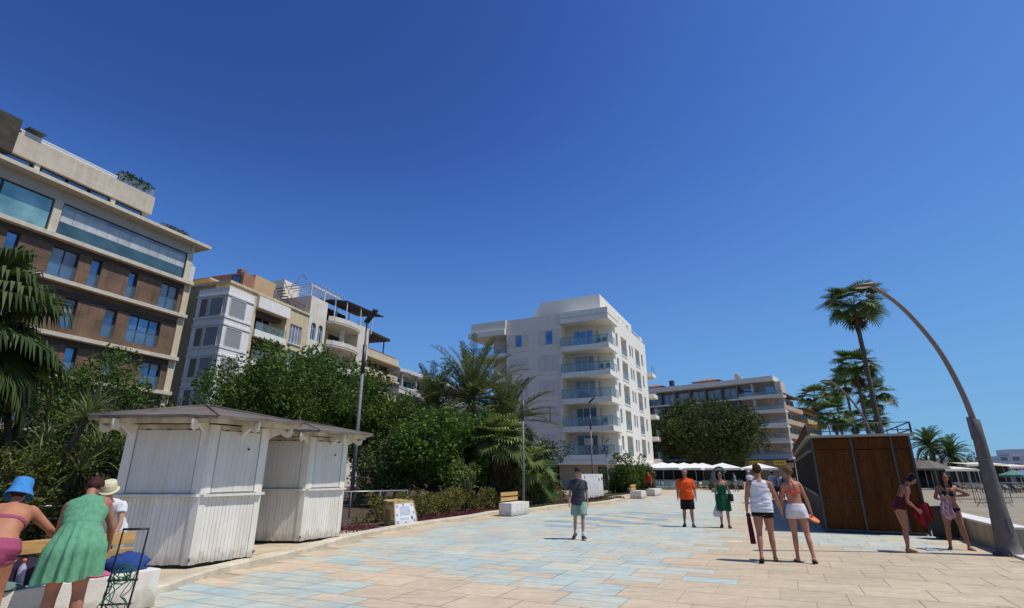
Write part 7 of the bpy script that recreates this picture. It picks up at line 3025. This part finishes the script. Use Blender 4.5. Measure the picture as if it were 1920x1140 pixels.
# ---- woman in green dress
b = Body('person', 'woman in strapless dark green dress walking toward the camera beside the man in orange', (6.74, 17.8, 0), PI - .34, 1.64, 'f', torso=(2, 0), head=(4, -6),
         legs=(((8, 2), (0, 1)), ((-6, 2), (-14, 1))), arms=(((3, 12), (16, 10)), ((-4, 9), (2, 5))), bust=.062, skin=(.42, .20, .125), yaw=(10, -10), feet=(0, 8), heavy=1.06, curl=(45, 80))
b.skirt(cloth('dark_green_dress', (.010, .085, .038), .2), .10, .50, .20, .235, .15, .19, 11, .014, bodice=.40)
b.shoes(S_DARKSHOE)
b.hair(H_DARK, 'bun')
gl = MB()
for sx in (-1, 1):
    gl.tube([b.head(.034 * sx - .026, .086, .006), b.head(.034 * sx, .101, .006), b.head(.034 * sx + .026, .088, .006)], [.016 * b.k, .02 * b.k, .016 * b.k], 8)
gl.tube([b.head(-.08, .0, .01), b.head(-.06, .08, .01), b.head(0, .1, .01), b.head(.06, .08, .01), b.head(.08, .0, .01)], .005, 6)
gl.done('sunglasses', M_BLACK, b.t)
green = b
# white carrier bag in her hand
p = world_of(b, b.hands['R'][0])
bag = MB()
n = 20
prof = [(.02, 0), (.035, -.07), (.085, -.17), (.135, -.27), (.15, -.36), (.12, -.42), (.05, -.44)]
bag.lathe([(r, z) for r, z in prof[::-1]], n, (0, 0, 0), 0, True, 1, .55)
o = bag.done('carrier_bag', mat('white_plastic_bag', (.62, .55, .56), .45, .15, 9, .6, 14), None)
R2 = random.Random(4)
for v in o.data.vertices:
    q = noise.noise(v.co * 14) * .022
    v.co += Vector((q, q * .6, 0))
o.location = p
tag(o, 'white plastic carrier bag hanging from the hand of the woman in green dress', 'bag')
p = world_of(b, b.at(-.02)[0] + Vector((-.23, .02, .02)))
t = thing('shoulder_bag', 'black shoulder bag at the hip of the woman in green dress', 'bag', p, PI)
MB().box(-.06, .06, -.14, .14, -.11, .11).done('bag_body', mat('black_leather', (.015, .014, .014), .5, .2, 9), t, bevel=.03)
st = MB()
c = b.at(.53 * b.k)[0] + Vector((-.10, 0, .035))
q = Matrix.Rotation(PI, 4, 'Z').inverted() @ (world_of(b, c) - p)
mid1, mid2 = Vector((0, -.10, .1)), Vector((0, .10, .1))
st.tube([mid1, q.lerp(mid1, .4) + Vector((-.02, -.06, 0)), q, q.lerp(mid2, .4) + Vector((-.02, .06, 0)), mid2], .011, 6)
st.done('strap', mat('black_leather', ()), t)

# ---- couple seen from behind
b = Body('person', 'man in white vest and short black shorts seen from behind, hand in hand', (5.0, 11.2, 0), -.36, 1.74, 'm', torso=(3, 1), head=(8, -14),
         legs=(((-12, 3), (-24, 3)), ((9, 3), (0, 2))), arms=(((-6, 13), (4, 6)), ((4, 19), (16, 14))), feet=(24, 0), heavy=1.07, skin=(.40, .185, .11), yaw=(8, -8), curl=(75, 60))
mask = ((b.lab == 'torso') & (b.th > -.03) & ((b.th < .455) | ((np.abs(b.tx) < .135) & (np.abs(b.tx) > .035) & (b.th < .545)) | ((b.ty < .0) & (np.abs(b.tx) < .125) & (b.th < .50))))
b.shell('vest', mask & ~((b.th > .40) & (np.abs(b.tx) > .150)), lambda ids: .013 + .016 * np.clip((.32 - b.th[ids]) / .3, 0, 1) + .022 * np.exp(-((b.th[ids] - .15) / .09) ** 2) * np.minimum(1, np.abs(b.tx[ids]) / .1), cloth('white_vest', (.66, .66, .70), .06), .018)
ht = MB()
b.loft(ht, -.055 * b.k, .12 * b.k, lambda h: (.030 + .008 * math.sin(h * 90)) * b.k, 10, 40, 2.4, cap=False)
ht.done('vest_hem', cloth('white_vest', ()), b.t)
b.shorts(C_DARK, leg=.15, infl=.016, flare=.014, top=.03)
b.shoes(S_DARKSHOE, flat=True)
b.hair(H_BROWN, 'short')
man = b
p = world_of(b, b.hands['L'][0])
rl = MB().tube([(0, 0, .07), (.005, 0, -.1), (.02, 0, -.32), (.03, 0, -.50)], [.030, .043, .050, .052], 12)
rl.tube([(.0, 0, .04), (.0, 0, .0)], .046, 12)
o = rl.done('rolled_towel', cloth('maroon_towel', (.075, .010, .028), .3, 12), None)
o.location = p
tag(o, 'dark maroon rolled towel hanging from the hand of the man in white vest', 'towel')

b = Body('person', 'woman in coral bikini top and white shorts seen from behind, leaning to her companion', (5.66, 11.15, 0), -.32, 1.70, 'f', torso=(4, -4), head=(10, 22),
         legs=(((-2, 1), (-8, 2)), ((-8, 4), (-18, 4))), arms=(((2, 12), (8, 8)), ((-2, 17), (10, 14))), feet=(6, 18), bust=.056, skin=(.46, .205, .125), yaw=(8, -22), curl=(60, 75), heavy=1.0, glute=.085)
coral = cloth('coral_bikini', (.62, .075, .045))
m1 = (b.lab == 'torso') & (((b.th > .335) & (b.th < .365)) | ((b.ty > .03) & (np.abs(np.abs(b.tx) - .065) < .065) & (b.th > .31) & (b.th < .42)) | ((np.abs(np.abs(b.tx) - (.02 + .22 * (.56 - b.th))) < .011) & (b.th > .36) & (b.th < .56)))
b.shell('bikini_top', m1, .006, coral)
b.shorts(cloth('white_shorts', (.66, .63, .62), .07), leg=.17, infl=.020, flare=.020, top=.125)
kn = MB()
c, (rt, fw, up) = b.at(.35 * b.k)
cc = c - fw * (.105 * b.k)
for sx in (-1, 1):
    kn.ball(cc + rt * .022 * sx, (.022, .012, .016), 8)
    kn.tube([cc, cc + rt * .02 * sx - up * .06 - fw * .012, cc + rt * .03 * sx - up * .11], [.007, .006, .004], 6)
kn.done('bow', coral, b.t)
b.shoes(S_DARKSHOE, flat=True)
b.hair(H_BLOND, 'lowbun')
p = world_of(b, b.hands['R'][0])
o = MB().lathe([(.02, -.012), (.115, -.012), (.125, .0), (.12, .018), (.105, .02), (.02, .02)], 24).done('flying_disc', mat('orange_plastic', (.75, .20, .03), .4, .1, 6), None)
o.location = p + Vector((.02, 0, -.04))
o.rotation_euler = (.45, .35, 0)
tag(o, 'orange flying disc held in the hand of the woman in white shorts', 'flying disc')

# ---- two women by the sea wall
b = Body('person', 'woman in dark red swimsuit bending forward with a red towel before the brown kiosk', (8.68, 12.5, 0), -2.0, 1.66, 'f', torso=(30, 0), pelvis=12, head=(46, 0),
         legs=(((6, 2), (-5, 2)), ((1, 3), (-6, 3))), arms=(((-6, 8), (48, -10)), ((-12, 10), (42, -8))), bust=.064, skin=(.33, .15, .09), heavy=1.14, glute=.085, curl=(70, 70))
red = cloth('dark_red_swimsuit', (.095, .012, .016), .3)
m1 = (b.lab == 'torso') & (((b.th < .40) & (b.th > -.03)) | ((b.th <= -.03) & (np.abs(b.tx) < .20 + (b.th + .03) * 1.5)) | ((np.abs(np.abs(b.tx) - .075) < .014) & (b.th < .54) & (b.th > .38)))
m1 &= ~((b.ty < -.02) & (b.th > .24) & (np.abs(np.abs(b.tx) - .075) > .014))
m1 |= b.isleg & (b.th < -.03) & (np.abs(b.tx) < .055)
b.shell('swimsuit', m1, .006, red)
b.hair(H_DARK, 'bob')
pl_, pr_ = world_of(b, b.hands['L'][0]), world_of(b, b.hands['R'][0])
# towel gathered between her hands and hanging in folds
tw = []
n, m = 18, 14
cm = (pl_ + pr_) / 2 + Vector((-.03, .015, 0))
dx = Vector((.85, -.5, 0)).normalized()
V_, F_ = [], []
for i in range(n + 1):
    for j in range(m + 1):
        f_, g = i / n, j / m
        q = cm + Vector((0, 0, .17)) + dx * ((f_ - .45) * .26 - .02 + .12 * g * (f_ - .3)) + Vector((.03 * math.sin(f_ * 26 + 2 * g), -.05 + .07 * math.cos(f_ * 21), -.44 * g * (1 - .6 * abs(f_ - .5)) + .05 * math.sin(f_ * 9)))
        V_.append(q)
for i in range(n):
    for j in range(m):
        a = i * (m + 1) + j
        F_.append((a, a + 1, a + m + 2, a + m + 1))
o = mesh_np('towel', np.array([list(v - cm) for v in V_]), np.array(F_), cloth('wine_red_towel', (.21, .014, .024), .3, 14), None, True)
o.location = cm
tag(o, 'wine red towel held by the woman bending forward before the kiosk', 'towel')

b = Body('person', 'woman with long dark hair in black bikini facing the camera beside the litter bin', (10.1, 12.9, 0), PI - .55, 1.60, 'f', torso=(7, -4), head=(10, 8),
         legs=(((8, 7), (-6, 7)), ((4, 6), (-4, 4))), arms=(((10, 62), (22, -80)), ((20, 24), (84, -24))), bust=.066, skin=(.34, .158, .092), heavy=1.16, glute=.085, yaw=(24, -16), curl=(50, 70))
blk = cloth('black_bikini', (.014, .014, .018))
m1 = (b.lab == 'torso') & (((b.th > .335) & (b.th < .352)) | ((b.ty > .03) & (np.abs(np.abs(b.tx) - .068) < .056 - .30 * np.abs(b.th - .36)) & (b.th > .315) & (b.th < .43)) | ((np.abs(np.abs(b.tx) - (.03 + .25 * (.56 - b.th))) < .009) & (b.th > .38) & (b.th < .56) & (b.ty > -.05)))
b.shell('bikini_top', m1, .006, blk)
m2 = ((b.lab == 'torso') | b.isleg) & (b.th < .02) & (b.th > -.16) & (np.abs(b.tx) < .02 + 1.9 * np.clip(b.th + .115, 0, 1))
m2 |= ((b.lab == 'torso') | b.isleg) & (b.th < .02) & (b.th > -.015)
b.shell('bikini_bottom', m2, .006, blk)
b.hair(H_DARK, 'long')
b.shoes(S_DARKSHOE, flat=True)
p = world_of(b, b.hands['R'][0])
V_, F_ = [], []
n, m = 14, 14
for i in range(n + 1):
    for j in range(m + 1):
        f_, g = i / n, j / m
        V_.append((( f_ - .5) * (.12 + .20 * g ** .7) + .02 * math.sin(g * 7), .035 * math.cos(f_ * 17 + g * 2) * (.5 + g), .10 - .52 * g * (1 - .3 * abs(f_ - .4)) + .03 * math.sin(f_ * 8)))
for i in range(n):
    for j in range(m):
        a = i * (m + 1) + j
        F_.append((a, a + 1, a + m + 2, a + m + 1))
pt = attr_mat('patterned_towel', .9, 30, .2)
cs = [((.42, .20, .22) if (int(v[2] * 22) + int((v[0] + 1) * 24)) % 3 else (.50, .44, .50)) for v in V_]
o = mesh_np('towel', np.array(V_), np.array(F_), pt, None, True, cols=np.array(cs))
o.location = p
tag(o, 'pink and lilac patterned towel held by the woman in black bikini', 'towel')

# ---- three at the foreground bench
b = Body('person', 'woman in blue bucket hat and pink bikini bending over the foreground bench, seen from behind', (-5.24, 5.75, 0), .50, 1.66, 'f', torso=(52, 0), pelvis=18, head=(26, 4),
         legs=(((4, 3), (-3, 2)), ((8, 4), (-4, 3))), arms=(((22, 30), (60, -4)), ((16, 42), (62, 8))), bust=.08, heavy=1.42, glute=.122, skin=(.42, .175, .095), vox=.007, curl=(60, 60))
pink = cloth('pink_bikini', (.33, .068, .135), .08)
m1 = (b.lab == 'torso') & (((b.th > .265) & (b.th < .30)) | ((b.ty > .0) & (b.th > .25) & (b.th < .39) & (np.abs(np.abs(b.tx) - .08) < .085)) | ((np.abs(np.abs(b.tx) - .085) < .012) & (b.ty > -.02) & (b.th > .30) & (b.th < .50)))
b.shell('bikini_top', m1, .006, pink)
m2 = ((b.lab == 'torso') & (b.th < .075)) | (b.isleg & (b.lf < .13) & (b.th < .06))
b.shell('bikini_bottom', m2, .008, pink, .003)
b.shoes(S_DARKSHOE, flat=True)
b.hair(H_BROWN, 'short')
v, f = b.sphere_map([(1.62, -.045), (1.64, -.04), (1.60, -.028), (1.24, .045), (1.20, .06), (1.16, .13), (1.06, .156), (.5, .166), (.05, .167)], .05, wave=.012)
hat = MB().add(v, f, 0, True)
hat.done('bucket_hat', cloth('blue_bucket_hat', (.055, .24, .56), .25, 24, bump=.4), b.t)

b = Body('person', 'woman in light green sleeveless dress bending over the foreground bench, seen from behind', (-4.60, 6.02, 0), .40, 1.68, 'f', torso=(40, -7), pelvis=12, head=(56, 0),
         legs=(((4, 4), (-2, 3)), ((2, 4), (-2, 3))), arms=(((26, 14), (40, 2)), ((18, 16), (34, -2))), bust=.072, heavy=1.28, glute=.108, skin=(.37, .165, .10), vox=.007, curl=(55, 55))
gd = cloth('light_green_dress', (.125, .325, .185), .22, 22, bump=.5, bscale=26, stretch=(1, 1, .5))
m1 = (b.lab == 'torso') & (b.th > .17) & (b.th < .575) & ~((b.th > .40) & (np.abs(b.tx) > .150 + (.5 - b.th) * .2))
m1 |= b.isarm & (b.lf < .045)
b.shell('dress_bodice', m1, lambda ids: .016 + .0015 * np.sin(b.th[ids] * 90), gd, .004)
b.skirt(gd, .20, .60, .258, .295, .215, .25, 15, .026, name='dress_skirt', sway=(-.01, .0))
b.shoes(S_DARKSHOE, flat=True)
b.hair(H_RED, 'short')
lady = b

b = Body('person', 'person in cream straw hat and white top stooping behind the foreground bench', (-5.72, 8.05, 0), PI * 1.12, 1.62, 'f', torso=(53, 0), pelvis=18, head=(22, -6),
         legs=(((4, 3), (-2, 2)), ((4, 3), (-2, 2))), arms=(((30, 12), (48, 0)), ((30, 12), (48, 0))), bust=.06, skin=(.40, .20, .13), heavy=1.08)
b.tee(cloth('white_top', (.62, .62, .62)), sleeve=.3, infl=.02)
b.shorts(cloth('beige_shorts', (.40, .34, .26)), leg=.4, infl=.022, flare=.03)
b.shoes(S_DARKSHOE, flat=True)
b.hair(H_BROWN, 'short')
v, f = b.sphere_map([(1.55, .02), (1.57, .026), (1.52, .032), (1.18, .040), (1.16, .05), (1.12, .10), (1.0, .156), (.6, .172), (.2, .166), (.05, .164)], 0, wave=.014)
hat = MB().add(v, f, 0, True)
h = hat.done('straw_hat', mat('cream_straw', (.66, .58, .36), .85, .2, 60, .6, 80), b.t)
v, f = b.sphere_map([(1.185, .042), (1.18, .07), (1.16, .072)], 0)
MB().add(v, f, 0, True).done('hat_band', mat('pale_hat_band', (.45, .40, .24), .8, .1, 9), h)

# ---- what lies on and before the foreground bench
top = lambda s_, d_: FB + U * s_ + Vector((-U.y, U.x, 0)) * d_       # along the bench, back from its front edge


def lump(name, label, cat, c, r, m, seed, amp=.25, rz=0.0, flat=True, n=28):
    bm = bmesh.new()
    bmesh.ops.create_icosphere(bm, subdivisions=4, radius=1)
    for v in bm.verts:
        d = v.co.normalized()
        k_ = 1 + amp * noise.noise(d * 1.7 + Vector((seed, 0, 0))) + amp * .5 * noise.noise(d * 4 + Vector((seed, 2, 0))) + amp * .22 * noise.noise(d * 9 + Vector((seed, 5, 0)))
        v.co = Vector((d.x * r[0] * k_, d.y * r[1] * k_, d.z * r[2] * k_))
        if flat and v.co.z < 0:
            v.co.z *= .12
    me = bpy.data.meshes.new(name)
    bm.to_mesh(me); bm.free()
    me.polygons.foreach_set('use_smooth', np.ones(len(me.polygons), dtype=bool))
    me.materials.append(m)
    o = bpy.data.objects.new(name, me)
    COL.objects.link(o)
    o.location = c
    o.rotation_euler = (0, 0, rz)
    return tag(o, label, cat)


p = top(1.36, .30)
lump('beach_bag', 'crumpled royal blue bag lying on the far end of the foreground bench', 'bag', (p.x, p.y, .475), (.36, .22, .17), cloth('blue_bag_cloth', (.022, .055, .20), .3, 6), 3, .35, RZ_SIDE)
p = top(.42, .34)
lump('rucksack', 'dark purple bag leaning on the foreground bench between the two women', 'bag', (p.x, p.y, .475), (.24, .16, .24), cloth('dark_purple_cloth', (.028, .018, .038), .3, 6), 7, .25, RZ_SIDE)
p = top(.30, .20)
t = thing('bottle', 'clear bottle with orange cap standing against the dark purple bag', 'bottle', (p.x, p.y, .462), 0)
MB().lathe([(.036, 0), (.038, .02), (.038, .17), (.030, .20), (.015, .225), (.014, .245)], 14).done('bottle_body', mat('pale_lilac_plastic', (.40, .38, .50), .2, .1, 6), t)
MB().lathe([(.019, .245), (.019, .275), (.015, .28)], 12).done('cap', mat('orange_cap', (.80, .16, .03), .4, .05, 5), t)
p = top(.12, .16)
lump('towel', 'grey green folded towel on the near end of the foreground bench', 'towel', (p.x, p.y, .472), (.20, .16, .06), cloth('grey_green_towel', (.13, .19, .17), .3, 9), 11, .3, RZ_SIDE)
p = top(1.02, .10)
lump('cloth', 'small pink cloth at the front edge of the foreground bench', 'cloth', (p.x, p.y, .472), (.13, .10, .05), cloth('bright_pink_cloth', (.55, .12, .22), .2, 9), 13, .3, RZ_SIDE)

# folding luggage trolley
p = Vector((-4.34, 6.42, 0))
t = thing('luggage_trolley', 'black folding luggage trolley with green elastic cords before the foreground bench', 'trolley', p, .22)
fr = MB()
for x in (-.13, .13):
    fr.tube([(x, 0, .06), (x, .10, .52), (x, .17, .98), (x, .175, 1.02)], [.011, .011, .009, .009], 8)
fr.tube([(-.135, .175, 1.02), (.135, .175, 1.02)], .012, 8)
fr.tube([(-.15, .095, .50), (.15, .095, .50)], .013, 8)
fr.tube([(-.15, .045, .27), (.15, .045, .27)], .010, 8)
fr.done('frame', M_BLACK, t)
pf = MB()
for x in (-.13, 0, .13):
    pf.tube([(x, 0, .07), (x, -.30, .05)], .009, 6)
pf.tube([(-.13, -.30, .05), (.13, -.30, .05)], .009, 6)
pf.done('platform', M_BLACK, t)
for x in (-.17, .17):
    w = MB()
    w.tube([(x - .018, .03, .075), (x + .018, .03, .075)], .075, 16)
    w.done('wheel', M_BLACK, t)
cd = MB()
rr = random.Random(17)
for k_ in range(7):
    a = Vector((rr.uniform(-.13, .13), .11, rr.uniform(.5, .62)))
    pts = [a]
    for j in range(6):
        pts.append(Vector((a.x + rr.uniform(-.10, .10), .05 + rr.uniform(-.10, .03) - .02 * j, a.z - .075 * (j + 1) * rr.uniform(.7, 1.3))))
    for _ in range(2):
        q = [pts[0]]
        for u_, v_ in zip(pts, pts[1:]):
            q += [u_.lerp(v_, .25), u_.lerp(v_, .75)]
        pts = q + [pts[-1]]
    cd.tube(pts, .0055, 6)
for k_ in range(5):
    c = Vector((rr.uniform(-.1, .1), .07, .56 + rr.uniform(-.05, .08)))
    cd.tube([c + Vector((math.cos(a * .7) * .09, -.03 + .02 * math.sin(a * 2), math.sin(a * .7) * .07)) for a in range(10)], .006, 6)
cd.done('elastic_cord', mat('green_cord', (.012, .10, .055), .5, .2, 9), t)

# ---- people farther along the promenade
far = [
    (1406, 40.0, .15, 'm', 'person in white cap and shirt in the distance, left of the vest wearer', (.60, .60, .60), (.12, .13, .16), H_GREY, True),
    (1416, 41.5, -.2, 'f', 'distant person in pale top walking beside the white cap wearer', (.55, .52, .48), (.30, .28, .25), H_BLOND, False),
    (1449, 33.0, .1, 'm', 'distant man in white shirt and cap seen between the heads of the couple', (.64, .64, .66), (.05, .06, .09), H_DARK, True),
    (1462, 34.5, 2.9, 'f', 'distant person in grey patterned top beside the man in white shirt', (.36, .36, .40), (.06, .06, .07), H_DARK, False),
    (1217, 45.0, 2.2, 'm', 'person in red top standing behind the white benches by the second bed', (.62, .035, .02), (.03, .03, .04), H_DARK, False),
    (1378, 52.0, 1.2, 'f', 'distant woman in blue top near the terrace planters', (.16, .22, .34), (.25, .25, .27), H_BROWN, False),
]
for i, (px, y, hd_, sex, label, tc_, bc, hm, cap) in enumerate(far):
    q = at(px, 900, y)
    b = Body('person', label, (q.x, q.y, 0), hd_, 1.72 if sex == 'm' else 1.64, sex, torso=(3, 0), head=(5, 0), legs=(((10, 2), (0, 2)), ((-10, 2), (-18, 2))), vox=.014, feet=(0, 12), face=False, bust=.05 if sex == 'f' else 0)
    b.tee(cloth('far_top_%d' % i, tc_), infl=.026)
    b.shorts(cloth('far_shorts_%d' % i, bc), leg=.42, infl=.024, flare=.035)
    b.shoes(S_DARKSHOE)
    b.hair(hm, 'short')
    if cap:
        v, f = b.sphere_map([(1.35, .05), (1.12, .055), (1.08, .07), (1.02, .11), (.7, .145), (.05, .155)], 0)
        MB().add(v, f, 0, True).done('cap', mat('white_cap', (.65, .65, .64), .85, .1, 9), b.t)
